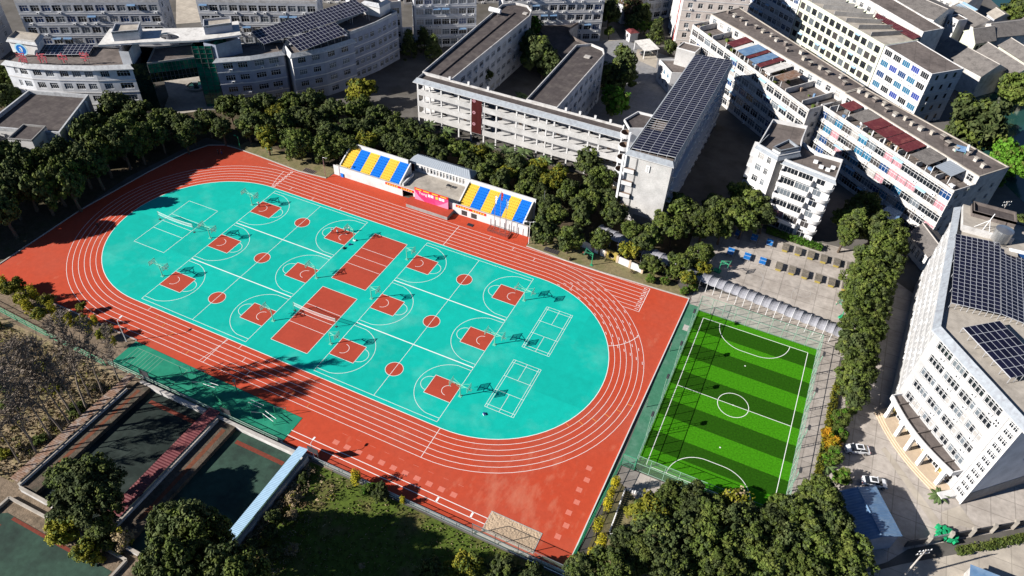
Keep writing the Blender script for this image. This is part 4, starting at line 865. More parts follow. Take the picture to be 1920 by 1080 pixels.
for k in range(5): MB().box(-.2, .2, -.2, .2, 3.5 + 4 * k, 3.62 + 4 * k, 'steel').build('clip', tk.root)
# top row of grey apartments behind the gate
def far_row(label, a, b, depth, h, fl, n, gl=BG, wall='tile_light', aw=.12):
    d = (Vector(b) - Vector(a)).normalized(); nn = Vector((-d.y, d.x)) * depth
    poly = [a, b, (b[0] + nn.x, b[1] + nn.y), (a[0] + nn.x, a[1] + nn.y)]
    return apartment('apartment_block', label, poly, h, fl, h / fl, wall, 'roof_concrete', {0: dict(cols=(n, 2.5, .4, .4), rows=rows(fl, h / fl, .8, 1.9), win=lambda i, j, r: (3, 2, 'frame_white', r.choice(gl), r.random() < .45, 'blue_metal' if r.random() < aw else None)), 1: dict(cols=(2, 1.3, 1, 1), rows=rows(fl, h / fl), win=wstyle(2, 2)), 3: dict(cols=(2, 1.3, 1, 1), rows=rows(fl, h / fl), win=wstyle(2, 2))}, .9, 'old_white')
far_row('grey apartment block with mixed windows at the top left, behind the school emblem', (-148, 45.5), (-112.5, 67.5), 11, 17.5, 5, 13)
far_row('dark apartment block cut by the top left corner', (-176, 30), (-156, 38.5), 11, 17.5, 5, 7)
far_row('apartment block right of the side street at the top edge', (-103, 73.5), (-70.5, 91.5), 11, 17.5, 5, 12)
far_row('apartment block behind the long tilted solar roof at the top edge', (-61, 97), (-50, 108.5), 11, 16, 4, 5)
far_row('apartment block with blue tarps at its foot behind the white walkway', (-47.5, 112.5), (-30.5, 124.5), 10, 17.5, 5, 7)
far_row('white apartment block with a red outdoor staircase at the top edge', (-23.5, 130.5), (6, 150), 10, 17.5, 5, 11, wall='white_wall')
far_row('shaded apartment block at the top edge behind the low dark hall', (8, 168), (24, 186), 10, 16, 5, 7)
far_row('distant apartment row over the roofs at the top left', (-190, 78), (-150, 102), 11, 17, 5, 14, wall='old_white')
far_row('distant apartment row over the side street', (-125, 112), (-85, 134), 11, 17, 5, 14, wall='old_white')
far_row('distant apartment row behind the walkway block', (-70, 142), (-35, 165), 11, 17, 5, 12, wall='old_white')
t = thing('fire_stair', 'red zigzag steel staircase fixed outside the white block', 'staircase', (-39.93, 136.82), 0, math.atan2(19.5, 29.5)); mb = None
for k in range(5):
    s_ = 1 if k % 2 == 0 else -1; m_ = MB(); m_.face([(-1.5 * s_, -.6, 3.4 * k), (1.5 * s_, -.6, 3.4 * k + 3.4), (1.5 * s_, .3, 3.4 * k + 3.4), (-1.5 * s_, .3, 3.4 * k)], 'red_paint').tube((-1.5 * s_, -.6, 3.4 * k + 1), (1.5 * s_, -.6, 3.4 * k + 4.4), .07, 'red_paint').box(1.5 * s_ - .6, 1.5 * s_ + .6, -.8, .4, 3.4 * k + 3.3, 3.4 * k + 3.42, 'red_paint'); m_.build('flight', t)
for x in (-1.8, 1.8): MB().tube((x, -.7, 0), (x, -.7, 17.5), .09, 'red_paint').build('post', t)
# white walkway roof behind the left wing
wk = Bld('covered_walkway', 'long white flat walkway roof behind the dark courtyard', 'walkway', (-51.5, 107.3)); corr_roof(wk.P([(-53, 107.0), (-31, 122.8), (-32.3, 126.2), (-54, 110.6)]), 3.4, 'roof_white', 'roof', wk.root, 14, .05, 3.8)
for k in range(6):
    p = wk.L(between((-52.6, 107.6), (-31.2, 123.2), k / 5)); MB().box(p[0] - .12, p[0] + .12, p[1] - .12, p[1] + .12, 0, 3.4, 'white_paint').build('post', wk.root)
for i, (x, y, m_, lb) in enumerate(((762, 56, 'roof_white', 'white sheet lean-to at the foot of the walkway block'), (788, 50, 'curtain_blue', 'bright blue tarp lean-to between two sheds behind the walkway'), (808, 52, 'roof_light', 'grey sheet lean-to right of the blue tarp'))):
    c = ((-54.01, 117.30), (-51.22, 122.04), (-47.58, 123.17))[i]; b_ = Bld('lean_to', lb, 'shed', c, .62); b_.part('roof', MB().face([(-2, -1.6, 2.6), (2, -1.6, 2.6), (2, 1.6, 3.3), (-2, 1.6, 3.3)], m_)); b_.part('wall', MB().box(-1.9, 1.9, -1.4, 1.5, 0, 2.55, 'old_white'))

# ---------------------------------------------------------------- gate complex at the upper left
GH = 15.0
gl_ = Bld('gate_wing', 'white curved school wing with a red sign and round blue emblem on its roof', 'school', (-123.2, 20.9))
gw = [(-123.4, 20.6), (-116.2, 22.2), (-109.4, 25.1), (-100.2, 30.0), (-92.2, 35.6), (-98.5, 44.5), (-108.8, 39.5), (-121.1, 31.5), (-126.5, 29.5)]
gwin = lambda i, j, r: (4, 2, 'frame_white', r.choice(('glass', 'glass', 'glass_grey')), False)
gr_ = rows(4, 3.65, 1.0, 1.7)
gl_.walls(gw, 0, 14.6, 'wing_white', {0: dict(cols=[(2.6, 3.6), (4.4, 6.6)], rows=gr_, win=gwin), 1: dict(cols=(2, 2.2, .3, .3), rows=gr_, win=gwin), 2: dict(cols=(3, 2.2, .3, .3), rows=gr_, win=gwin), 3: dict(cols=[(1.2, 3.4), (5.4, 8.8)], rows=gr_, win=gwin)})
for z in (3.6, 7.25, 10.9): gl_.band(gw, z - .15, z + .15, .1, 'band', sides=(0, 1, 2, 3))
gl_.eave(gw, 14.3, 15.2, .6, 'eave_light', .5, skip=(4,)); gl_.roof(offset(gw, -.4), 14.7, 'roof_concrete', 0)
tw = [(-126.4, 26.2), (-118.2, 28.2), (-121.0, 32.6), (-128.6, 30.6)]
gl_.walls(tw, 14.7, 18.2, 'white_wall', name='roof_box'); gl_.eave(tw, 18.0, 18.9, .5, 'eave_light', .2); gl_.roof(tw, 18.3, 'roof_light', .5, pm='roof_light', name='box_roof')
solar('solar_array', 'flat solar array behind the red roof sign on the curved wing', (-118.2, 27.2, 15.5), (.86, .51, 0), (-.51, .86, .06), 12, 4, 1.15, 1.4, legs=.75)
sg = thing('roof_sign', 'large red Chinese characters standing along the curved wing roof', 'sign', (-113, 24.6), 14.75, math.radians(23))
for k, ch in enumerate('潘桥中学'):
    x = -4.6 + 5.3 * k; y = (-.7, -.3, .4, 1.9)[k]
    try: me = text_mesh(ch, 3.0, 'char_red', .08)
    except Exception: me = MB().box(-1, 1, -.05, .05, 0, 2.4, 'char_red').mesh('character')
    o = place('character', me, sg, (x, y, 1.1)); o.rotation_euler = (math.pi / 2, 0, 0)
    MB().tube((x - .7, y + .1, 0), (x - .7, y + .1, 3.2), .05, 'steel_dark').tube((x + .7, y + .1, 0), (x + .7, y + .1, 3.2), .05, 'steel_dark').tube((x - .7, y + .1, 3), (x - .7, y + 1.6, 0), .05, 'steel_dark').build('sign_frame', sg)
em = thing('round_emblem', 'round blue and pale emblem board on the curved wing roof', 'sign', (-121.40, 25.59), 14.75, math.radians(18)); rx = Matrix.Rotation(math.pi / 2, 4, 'X')
for r0, r1, m_, dy in ((1.35, 1.75, 'emblem_pale', 0), (0, 1.35, 'emblem_blue', -.02), ):
    o = MB().ring(0, 0, r0, r1, 0, m_, n=36).build('emblem_ring' if r0 else 'emblem_disc', em); o.matrix_basis = Matrix.Translation((0, dy, 2.1)) @ rx
mb = MB(); mb.face([(-.15, -.8, 0), (.35, -.5, 0), (.5, .2, 0), (.2, .85, 0), (-.45, .7, 0), (.0, .35, 0), (.1, -.2, 0)], 'white_paint'); mb.face([(-.5, -.45, 0), (-.2, -.6, 0), (-.15, .1, 0), (-.4, .3, 0)], 'emblem_pale'); o = mb.build('emblem_figure', em); o.matrix_basis = Matrix.Translation((0, -.05, 2.1)) @ rx
MB().ring(0, 0, 0, 1.75, 0, 'steel', n=36).build('board_back', em).matrix_basis = Matrix.Translation((0, .06, 2.1)) @ rx
for x in (-.8, .8): MB().tube((x, .1, 0), (x, .1, 1.2), .06, 'steel_dark').build('post', em)
# gate hall: two piers, glass bridge, pale slab roof with a round opening
gh = Bld('gate_hall', 'pale slab-roofed gate with green glass walls and a round roof opening', 'gate building', (-92, 36))
P1 = [(-94.5, 35.0), (-92.0, 36.0), (-96.5, 43.5), (-99.5, 42)]; P2 = [(-78.8, 50.2), (-75.0, 50.8), (-72.0, 57.5), (-80.5, 59.5)]
gh.walls([(-92.2, 35.6), (-89.0, 38.2), (-94.5, 46.5), (-98.5, 44.5)], 0, 15.5, 'glass_dark_green', name='glass_pier'); gh.walls([(-80.6, 47.4), (-76.3, 50.2), (-79.5, 60), (-86, 55.5)], 0, 18.6, 'glass_green', name='glass_pier')
gh.walls(P1, 14.6, 19, 'tile_light', name='pier'); gh.walls(P2, 14.6, 19, 'tile_grey', name='pier')
br = [(-89.0, 38.2), (-80.6, 47.4), (-86, 55.5), (-94.5, 46.5)]
gh.walls(br, 9.6, 12.4, 'glass_dark_green', name='glass_bridge'); gh.walls(br, 12.4, 15.0, 'glass_dark_green', {0: dict(cols=[], rows=[], m='glass_green')}, name='glass_bridge_upper'); gh.part('bridge_underside', MB().sheet(gh.P(br), 9.6, 'interior')); gh.roof(br, 15.0, 'roof_concrete', .5, pm='stone_base', name='bridge_roof')  # front glass: dark reflection below and lit green above put into its colour
a, b = [Vector(gh.L(p)) for p in br[:2]]; d = (b - a); L_ = d.length; d.normalize(); n_ = Vector((d.y, -d.x))
for k in range(13):
    p = a + d * (L_ * k / 12) + n_ * .05; MB().box(p.x - .05, p.x + .05, p.y - .05, p.y + .05, 9.6, 15.0, 'frame_dark').build('glazing_bar', gh.root)
for z in (10.9, 12.4, 13.7):
    p, q = a + n_ * .06, b + n_ * .06; MB().tube((*p, z), (*q, z), .05, 'frame_dark', n=4).build('glazing_bar', gh.root)
a, b = [Vector(gh.L(p)) for p in ((-80.6, 47.4), (-76.3, 50.2))]; d = b - a; n_ = Vector((d.y, -d.x)).normalized()
for k in range(4):
    p = a + d * (k / 3) + n_ * .05; MB().box(p.x - .05, p.x + .05, p.y - .05, p.y + .05, 0, 18.6, 'frame_dark').build('glazing_bar', gh.root)
for k in range(13): MB().tube((*(a + n_ * .06), 1 + 1.4 * k), (*(b + n_ * .06), 1 + 1.4 * k), .05, 'frame_dark', n=4).build('glazing_bar', gh.root)
slab = gh.P([(-101.0, 34.2), (-92.6, 41.0), (-80.0, 50.0), (-72.6, 58.6), (-79.5, 65.8), (-85, 57), (-97.5, 48.5), (-106.3, 43.4)])
hc = Vector(gh.L((-88.83, 48.08))); mb = MB(); n = 24; hole = [(hc.x + 2.5 * math.cos(-2.3 + 2 * math.pi * i / n), hc.y + 1.7 * math.sin(-2.3 + 2 * math.pi * i / n)) for i in range(n)]
out = offset(slab, 0); per = []
def perim(poly, t):
    Ls = [(Vector(poly[i]) - Vector(poly[(i + 1) % len(poly)])).length for i in range(len(poly))]; T = sum(Ls) * t; i = 0
    while T > Ls[i] and i < len(Ls) - 1: T -= Ls[i]; i += 1
    return between(poly[i], poly[(i + 1) % len(poly)], T / Ls[i])
def cast(poly, c, ang):
    dx, dy = math.cos(ang), math.sin(ang); best = None
    for i in range(len(poly)):
        p, q = poly[i], poly[(i + 1) % len(poly)]; ex, ey = q[0] - p[0], q[1] - p[1]; den = dx * ey - dy * ex
        if abs(den) < 1e-9: continue
        t = ((p[0] - c.x) * ey - (p[1] - c.y) * ex) / den; u = ((p[0] - c.x) * dy - (p[1] - c.y) * dx) / den
        if t > 0 and -1e-6 <= u <= 1 + 1e-6 and (best is None or t < best): best = t
    return (c.x + dx * best, c.y + dy * best)
angs = sorted([2 * math.pi * i / 48 for i in range(48)] + [math.atan2(p[1] - hc.y, p[0] - hc.x) % (2 * math.pi) for p in slab])
for i in range(len(angs)):
    A, B = angs[i], angs[(i + 1) % len(angs)]
    h0, h1 = [(hc.x + 3.1 * math.cos(t), hc.y + 2.1 * math.sin(t)) for t in (A, B)]; e0, e1 = cast(slab, hc, A), cast(slab, hc, B)
    mb.face([(*h0, 19.5), (*e0, 19.5), (*e1, 19.5), (*h1, 19.5)], 'roof_white'); mb.face([(*h1, 19), (*e1, 19), (*e0, 19), (*h0, 19)], 'band'); mb.face([(*h0, 19), (*h1, 19), (*h1, 19.5), (*h0, 19.5)][::-1], 'band'); mb.face([(*e0, 19), (*e1, 19), (*e1, 19.5), (*e0, 19.5)], 'band')
mb.build('slab_roof', gh.root)
gh.walls([(-99.0, 38.0), (-94.0, 42.5), (-97.3, 46.7), (-102.4, 42.6)], 19.5, 22.2, 'tile_light', name='roof_box'); gh.roof([(-99.0, 38.0), (-94.0, 42.5), (-97.3, 46.7), (-102.4, 42.6)], 21.6, 'roof_light', .6, .2, pm='tile_light', name='box_roof')
gh.walls([(-80.9, 53.6), (-76.0, 59.4), (-79.0, 62.6), (-84.3, 57.3)], 19.5, 22.0, 'tile_grey', name='roof_box'); gh.roof([(-80.9, 53.6), (-76.0, 59.4), (-79.0, 62.6), (-84.3, 57.3)], 21.4, 'roof_light', .6, .2, pm='tile_light', name='box_roof')
fo = thing('fountain', 'round stone fountain basin in the gate plaza', 'fountain', (-91.53, 54.93)); mb = MB(); mb.ring(0, 0, 2.6, 3.2, .6, 'roof_light', n=28); mb.tube((0, 0, 0), (0, 0, .6), 3.2, 'kerb', n=28, caps=False); mb.build('basin', fo); MB().ring(0, 0, 0, 2.6, .35, 'water', n=28).build('water', fo); MB().tube((0, 0, 0), (0, 0, 1.6), .5, 'stone_base', r1=.9, n=14).build('bowl', fo)
# right wings of the gate
rb = Bld('blue_grey_wing', 'shaded blue-grey school wing stepping back in three curved blocks with tilted solar roofs', 'school', (-59, 62))
rr = rows(4, 3.65, 1.0, 1.6)
w1 = [(-75.4, 49.6), (-68.1, 55.8), (-62.2, 63.0), (-66, 70), (-79, 58)]
rb.walls(w1, 0, 14.6, 'tile_grey', {0: dict(cols=(2, 2.6, 1.2, .4), rows=rr, win=lambda i, j, r: (4, 2, 'frame_white', r.choice(('glass', 'glass', 'glass_grey')), r.random() < .3)), 1: dict(cols=(2, 2.8, .2, .8), rows=rr, win=lambda i, j, r: (4, 2, 'frame_white', r.choice(('glass', 'glass', 'glass_grey')), r.random() < .3))}); rb.eave(w1, 14.3, 15.2, .6, 'eave_light', .3, skip=(4,)); rb.roof(offset(w1, -.3), 14.6, 'roof_concrete', 0)
w2 = [(-59.0, 62.6), (-53.4, 70.4), (-49.4, 80.2), (-58, 84), (-64.5, 66.5)]
rb.walls(w2, 0, 14.6, 'tile_grey', {0: dict(cols=(2, 2.3, .8, .4), rows=rr, win=gwin), 1: dict(cols=(2, 2.3, .2, 1), rows=rr, win=gwin), 4: dict(cols=[], rows=[], m='white_wall')}, 'wall'); rb.eave(w2, 14.3, 15.3, .6, 'eave_light', .3, skip=(2, 3)); rb.roof(offset(w2, -.3), 14.6, 'roof_concrete', 0)
w3 = [(-51.9, 82.0), (-49.2, 92.0), (-47.8, 102.5), (-56.5, 104.5), (-60, 84)]
rb.walls(w3, 0, 15.2, 'tile_grey', {0: dict(cols=(4, 1.6, .4, .4), rows=rr, win=gwin), 1: dict(cols=(4, 1.5, .4, .4), rows=rr, win=gwin)}); rb.roof(w3, 15.2, 'roof_concrete', .9, pm='eave_light')
for p_, sd_ in ((w1, (0, 1)), (w2, (0, 1)), (w3, (0, 1))):
    for z in (3.6, 7.25, 10.9): rb.band(p_, z - .15, z + .15, .1, 'band', sides=sd_)
rb.walls([(-57.5, 97), (-51, 97.5), (-50.5, 103), (-57, 103)], 15.2, 18.6, 'white_wall', name='roof_box'); rb.eave([(-57.5, 97), (-51, 97.5), (-50.5, 103), (-57, 103)], 18.4, 19.3, .3, 'eave_light', .8)
solar('solar_array', 'long tilted solar roof rising along the blue-grey wing', (-67.4, 61.5, 16.7), (.42, .905, .05), (-.905, .42, .12), 30, 5, 1.18, 1.55, legs=1.9)
solar('solar_array', 'dark solar array on the projecting middle block of the blue-grey wing', (-56.4, 63.6, 16.3), (.36, .93, .05), (-.91, .40, .14), 14, 4, 1.18, 1.75, legs=1.5)
# auditorium at the left edge
au = Bld('auditorium', 'low hall with a flat dark roof and white parapet at the left edge', 'hall', (-90, 6), 0)
ap = [(-108.5, 0.2), (-89.6, 7.2), (-98.8, 24.8), (-114.5, 18.8)]
au.walls(ap, 0, 8.6, 'tile_grey', {0: dict(cols=[], rows=[], m='white_wall'), 1: dict(cols=[(2.5, 4.2)], rows=[(5, 6.4)], win=wstyle(3, 2, 'frame_white', ('glass',), 0))}); au.roof(ap, 8.6, 'roof_bitumen', 1.0, .45, pm='eave_light')
for k in range(4):
    p = between(ap[1], ap[2], .18 + .22 * k); q = au.L(p); au.part('buttress', MB().box(q[0] - .1, q[0] + .5, q[1] - .3, q[1] + .3, 0, 9.2, 'white_wall'))
xb = [(-96.8, -1.6), (-91.0, 0.6), (-93.6, 7.0), (-99.2, 5.0)]
au.walls(xb, 0, 10.4, 'white_wall', {1: dict(cols=[(2, 3.8)], rows=[(7, 8.2)], win=wstyle(3, 2, 'frame_white', ('glass',), 0))}, name='stair_wall'); au.roof(xb, 10.0, 'roof_bitumen', .5, pm='stone_base', name='stair_roof')
# white apartment block with rounded balconies
aw_ = Bld('balcony_block', 'white apartment tower with stacked rounded balconies above the table-tennis yard', 'apartment block', (78.6, 68.4))
AH = 19.0; afh = 3.15
p1 = [(72.6, 71.6), (78.0, 68.8), (82.4, 73.4), (82.0, 80.5), (82.2, 87.0), (73.6, 86.0)]
p2 = [(79.6, 69.6), (91.8, 66.9), (92.3, 76.6), (86.0, 76.9), (82.2, 80.2)]
aw_.walls(p1, 0, AH, 'white_wall', {0: dict(cols=[(1.0, 2.6), (3.6, 4.6)], rows=rows(6, afh, .9, 1.7), win=wstyle(3, 2, 'frame_white', GL, 0)), 1: dict(cols=[(2.5, 3.6)], rows=rows(6, afh, .9, 1.6), m='stone_base', win=wstyle(2, 3, 'frame_white', ('glass_cyan', 'glass'), 0)), 5: dict(cols=(4, 1.4, 1, 1), rows=rows(6, afh), win=wstyle())})
aw_.walls(p2, 0, AH - .9, 'white_wall', {0: dict(cols=[(.5, 4.0), (4.2, 7.7), (8.6, 10.6)], rows=rows(6, afh, .2, 2.4), win=lambda i, j, r: (4 if i < 2 else 2, 2, 'frame_white', r.choice(('glass', 'glass', 'interior', 'glass', 'glass_grey', 'curtain_pink')), False)), 1: dict(cols=[(1.5, 2.6), (4.5, 5.6)], rows=rows(6, afh), win=wstyle())}, 'wing_wall')
aw_.roof(p1, AH, 'roof_concrete', .9, pm='white_wall'); aw_.roof(p2, AH - .9, 'roof_concrete', .9, pm='white_wall', name='wing_roof'); aw_.eave([p1[0], p1[1], p1[2], (80.5, 79), (74, 78)], AH - .1, AH + 1.1, .5, 'eave_tile', .3, skip=(2, 3)); aw_.eave(p2, AH - 1.1, AH + .1, .5, 'eave_tile', .3, skip=(1, 2, 3, 4))
bx = [(76.2, 70.6), (78.2, 69.6), (81.9, 73.6), (79.0, 76)]; aw_.walls(bx, AH, AH + 2.0, 'white_wall', name='roof_box'); aw_.roof(bx, AH + 1.4, 'roof_bitumen', .6, pm='eave_tile', name='box_roof')
d0 = Vector(aw_.L(p2[0])); d1 = Vector(aw_.L(p2[1])); dd = (d1 - d0).normalized(); nn = Vector((dd.y, -dd.x)); at = lambda u, o_: tuple(d0 + dd * u + nn * o_)
for k in range(1, 6):
    z = afh * k; tray = [at(.3, 0), at(.3, 1.3), at(7.9, 1.3), at(7.9, 0)]
    mb = MB(); mb.prism(tray, z - .1, z + .08, 'white_wall', bottom=True)
    for q, r_ in zip(tray, tray[1:]):
        e = Vector(r_) - Vector(q); e.normalize(); nq = Vector((e.y, -e.x)) * .12; mb.prism([q, tuple(Vector(q) + nq), tuple(Vector(r_) + nq), r_], z - .1, z + .95, 'white_wall')
    mb.build('balcony', aw_.root)
    ctr = Vector(at(11.0, 0)); arc = [tuple(ctr + dd * (1.9 * math.sin(t)) + nn * (1.75 * math.cos(t))) for t in [(-.45 + i * (math.pi * .5 + .9) / 12) for i in range(13)]]; arc = [tuple(ctr - dd * 1.0)] + arc + [tuple(ctr + dd * 1.6)]
    mb = MB(); mb.prism(arc[::-1], z - .15, z + .05, 'white_wall', bottom=True)
    for q, r_ in zip(arc[1:-1], arc[2:-1]):
        mb.face([(*q, z - .15), (*r_, z - .15), (*r_, z + .8), (*q, z + .8)], 'white_wall'); q2, r2 = [tuple(Vector(v) * .93 + ctr * .07) for v in (q, r_)]; mb.face([(*r2, z), (*q2, z), (*q2, z + .8), (*r2, z + .8)], 'band'); mb.face([(*q, z + .8), (*r_, z + .8), (*r2, z + .8), (*q2, z + .8)], 'white_wall')
    mb.build('rounded_balcony', aw_.root)
    q = aw_.L(p1[5]); q0 = aw_.L(p1[0]); MB().box(q0[0] - 1.2, q0[0], q0[1] + 1.5, q0[1] + 7, z - .1, z + .9, 'white_wall').build('side_balcony', aw_.root)
for k, (x, y) in enumerate(((88, 71.5), (89.6, 71.0), (86.5, 73.2), (90.6, 72.6))): q = aw_.L((x, y)); MB().box(q[0] - .5, q[0] + .5, q[1] - .35, q[1] + .35, AH - .85, AH - .2, 'white_paint').build('roof_clutter', aw_.root)
# small buildings
gable('tile_roof_house', 'small tile-roofed house wedged beside the office block', 'house', [(113.0, 75.8), (117.6, 68.8), (121.4, 74.5), (117.8, 82.5)], 4.6, 1.5, 'white_wall', 'roof_tile', sides={0: dict(cols=(4, 1.1, .5, .5), rows=[(1.2, 3.4)], win=wstyle(2, 2, 'frame_white', ('curtain', 'glass_grey'), 0))})
s2 = Bld('blue_roof_shed', 'small shed with a blue sheet roof below the maroon-roofed block', 'shed', (105, 79)); corr_roof(s2.P([(104.6, 79.0), (109.6, 79.2), (110.8, 83.8), (107.0, 85)]), 4.5, 'blue_metal', 'roof', s2.root, 12, .06, 5.0); s2.walls([(105, 79.3), (109.4, 79.5), (110.4, 83.5), (107.2, 84.6)], 0, 4.45, 'old_white')
kb = Bld('kiosk', 'white kiosk with a red roof by the car park', 'kiosk', (13.2, 156.6)); kp = [(13.2, 156.6), (15.7, 154.4), (18.0, 156.5), (15.4, 158.8)]; kb.walls(kp, 0, 3.4, 'white_wall', {0: dict(cols=[(1, 2.2)], rows=[(1, 2.4)], win=wstyle(2, 1))}); kb.eave(kp, 3.3, 4.1, .3, 'red_metal', 1.0); kb.roof(offset(kp, -.9), 4.0, 'red_metal', 0)
cp = Bld('carport', 'carport with a white sheet roof beside the kiosk', 'carport', (18.6, 149.8)); corr_roof(cp.P([(18.5, 150.0), (24.3, 143.6), (28.6, 147.3), (22.9, 153.5)]), 3.0, 'roof_white', 'roof', cp.root, 10, .06, 3.4)
for x, y in ((19, 149.8), (24.2, 144.2), (28.0, 147.3), (23, 152.9)): q = cp.L((x, y)); MB().box(q[0] - .1, q[0] + .1, q[1] - .1, q[1] + .1, 0, 3.0, 'white_paint').build('post', cp.root)
wb2 = Bld('white_annex', 'white two-storey annex with a rooftop tank behind the solar-roofed building', 'building', (31.9, 132)); wp = [(32.5, 131.6), (38.5, 124.5), (46, 128), (40, 136)]; wb2.walls(wp, 0, 6.6, 'white_wall', {0: dict(cols=(3, 1.3, .6, .6), rows=[(1, 2.5), (4.2, 5.7)], win=wstyle(2, 2, 'frame_white', ('glass_cyan', 'glass'), 0))}); wb2.roof(wp, 6.6, 'roof_concrete', .5)
ax = [(37.2, 131.6), (43.4, 131.0), (44.2, 136.5), (38, 137)]; wb2.walls(ax, 6.6, 12, 'stone_wall', name='upper_wall'); wb2.roof(ax, 12, 'roof_concrete', .3, name='upper_roof')
# blue shed at the lower right
bs = Bld('blue_shed', 'blue corrugated shed in tree shade by the forecourt', 'shed', (105.8, -6.4)); BP = [(110.1, -15.6), (116.6, -11.2), (111.8, -3.2), (105.4, -7.6)]
bs.walls(offset(BP, -.3), 0, 4.2, 'tile_grey', name='wall'); qm = between(BP[0], BP[1], .5); qn = between(BP[3], BP[2], .5)
corr_roof(bs.P([BP[3], BP[0], qm, qn]), 4.25, 'blue_metal', 'roof_slope', bs.root, 18, .07, 5.0); corr_roof(bs.P([BP[1], BP[2], qn, qm]), 4.25, 'blue_metal', 'roof_slope', bs.root, 18, .07, 5.0)
MB().tube((*bs.L(qm), 5.05), (*bs.L(qn), 5.05), .12, 'blue_metal').build('ridge', bs.root)

# ---------------------------------------------------------------- grandstand
gs = thing('grandstand', 'concrete grandstand with striped yellow and blue seating and a central platform', 'grandstand', (0, 36))
mb = MB(); mb.box(-27.6, -6.6, 0, .25, 0, 2.9, 'white_wall'); mb.box(-3.4, 28.6, 0, .25, 0, 2.9, 'white_wall'); mb.box(-6.6, -3.4, 0, .25, 2.0, 2.9, 'white_wall'); mb.build('front_wall', gs)
MB().box(-27.6, 28.6, .25, 1.45, 2.1, 2.25, 'roof_light').build('walkway', gs); MB().box(-8.3, 9.2, 1.45, 8.6, 2.0, 2.25, 'roof_light').build('platform', gs)
MB().box(-27.6, -8.9, 7.0, 7.4, 0, 6.1, 'white_wall').build('back_wall', gs); MB().box(9.4, 27.4, 7.0, 7.4, 0, 6.1, 'white_wall').build('back_wall', gs)
NR = 8
for x0, x1 in ((-26.2, -8.3), (9.2, 26.6)):
    w = (x1 - x0) / 6
    for s_ in range(6):
        me = MB(); dy = .70
        me.box(0, w - .02, 0, dy + .02, -.3, .05, ('yellow_seat', 'blue_seat')[s_ % 2]).box(0, w - .02, dy - .22, dy - .02, .05, .36, ('yellow_seat', 'blue_seat')[s_ % 2])
        for k in range(int(w / .5)): me.box(.04 + .5 * k, .46 + .5 * k, .05, .45, .05, .13, ('yellow_seat', 'blue_seat')[s_ % 2], False)
        me = me.mesh('seat_row')
        for r_ in range(NR): place('seat_row', me, gs, (x0 + w * s_, 1.4 + .70 * r_, 2.32 + .345 * r_))
    for x in (x0 - .35, x1 + .02):
        mb = MB(); mb.face([(x, 1.4, 0), (x, 7, 0), (x, 7, 5.6), (x, 1.4, 2.7)], 'white_wall').face([(x + .33, 7, 0), (x + .33, 1.4, 0), (x + .33, 1.4, 2.7), (x + .33, 7, 5.6)], 'white_wall').face([(x, 1.4, 2.7), (x, 7, 5.6), (x + .33, 7, 5.6), (x + .33, 1.4, 2.7)], 'white_wall').face([(x, 1.4, 0), (x, 1.4, 2.7), (x + .33, 1.4, 2.7), (x + .33, 1.4, 0)], 'white_wall'); mb.build('side_wall', gs)
for x0, x1 in ((-11.6, -3.2), (8.9, 17.3)):
    bn = MB().box(x0, x1, -.08, -.01, 2.15, 2.85, 'banner_red').build('slogan_banner', gs)
    for k in range(11): MB().box(x0 + .5 + .7 * k, x0 + .9 + .7 * k, -.11, -.085, 2.3, 2.7, 'gold').build('slogan_character', bn) if k != 5 else None
for x in (10.5, 13.2): MB().box(x, x + 1.5, -.06, -.01, .3, 1.7, 'interior').build('grille', gs)
for k in range(8): MB().box(18.5 + 1.25 * k, 18.62 + 1.25 * k, -.12, 0, 0, 2.0, 'band').build('pilaster', gs)
for x in (-9.4, -6.9): MB().face([(x, 1.0, 2.26), (x + .3, 1.0, 2.26), (x + 2.0, 6.6, 2.27), (x + 1.7, 6.6, 2.27)], 'kerb').build('ramp_edge', gs)
MB().box(-7.3, -6.9, 1.2, 6.4, 2.25, 3.1, 'white_wall').build('stair_parapet', gs)
# commentary house at the back of the platform
ch = Bld('commentary_house', 'long white house with a grey metal roof at the back of the grandstand', 'house', (-9.4, 44.4), z=0); hp_ = [(-9.2, 44.8), (8.4, 44.8), (8.4, 48.4), (-9.2, 48.4)]
ch.walls(hp_, 2.0, 5.0, 'white_wall', {0: dict(cols=[(1.0, 2.0)] + [(3.0 + .95 * k, 3.65 + .95 * k) for k in range(14)], rows=[(2.7, 4.3)], win=wstyle(1, 2, 'frame_white', ('glass_grey', 'curtain', 'glass'), 0))}); ch.walls(hp_, 0, 2.0, 'white_wall', name='base')
q = offset(ch.P(hp_), .35); rd = ((q[0][0] + 1.6, (q[0][1] + q[3][1]) / 2), (q[1][0] - 1.6, (q[1][1] + q[2][1]) / 2)); mb = MB()
corr_roof([q[0], q[1], rd[1], rd[0]], 5.0, 'grey_metal_roof', 'roof_slope', ch.root, 30, .05, 6.2); corr_roof([q[2], q[3], rd[0], rd[1]], 5.0, 'grey_metal_roof', 'roof_slope', ch.root, 30, .05, 6.2)
for a, b, c in ((q[1], q[2], rd[1]), (q[3], q[0], rd[0])): mb.face([(*a, 5), (*b, 5), (*c, 6.2)], 'grey_metal_roof')
mb.box(q[0][0], q[1][0], q[0][1] - .05, q[0][1] + .1, 4.55, 5.0, 'white_wall'); mb.build('roof_hip', ch.root)
ch.part('door', MB().box(.3, 1.3, .37, .42, 2.0, 4.3, 'brown_panel'))
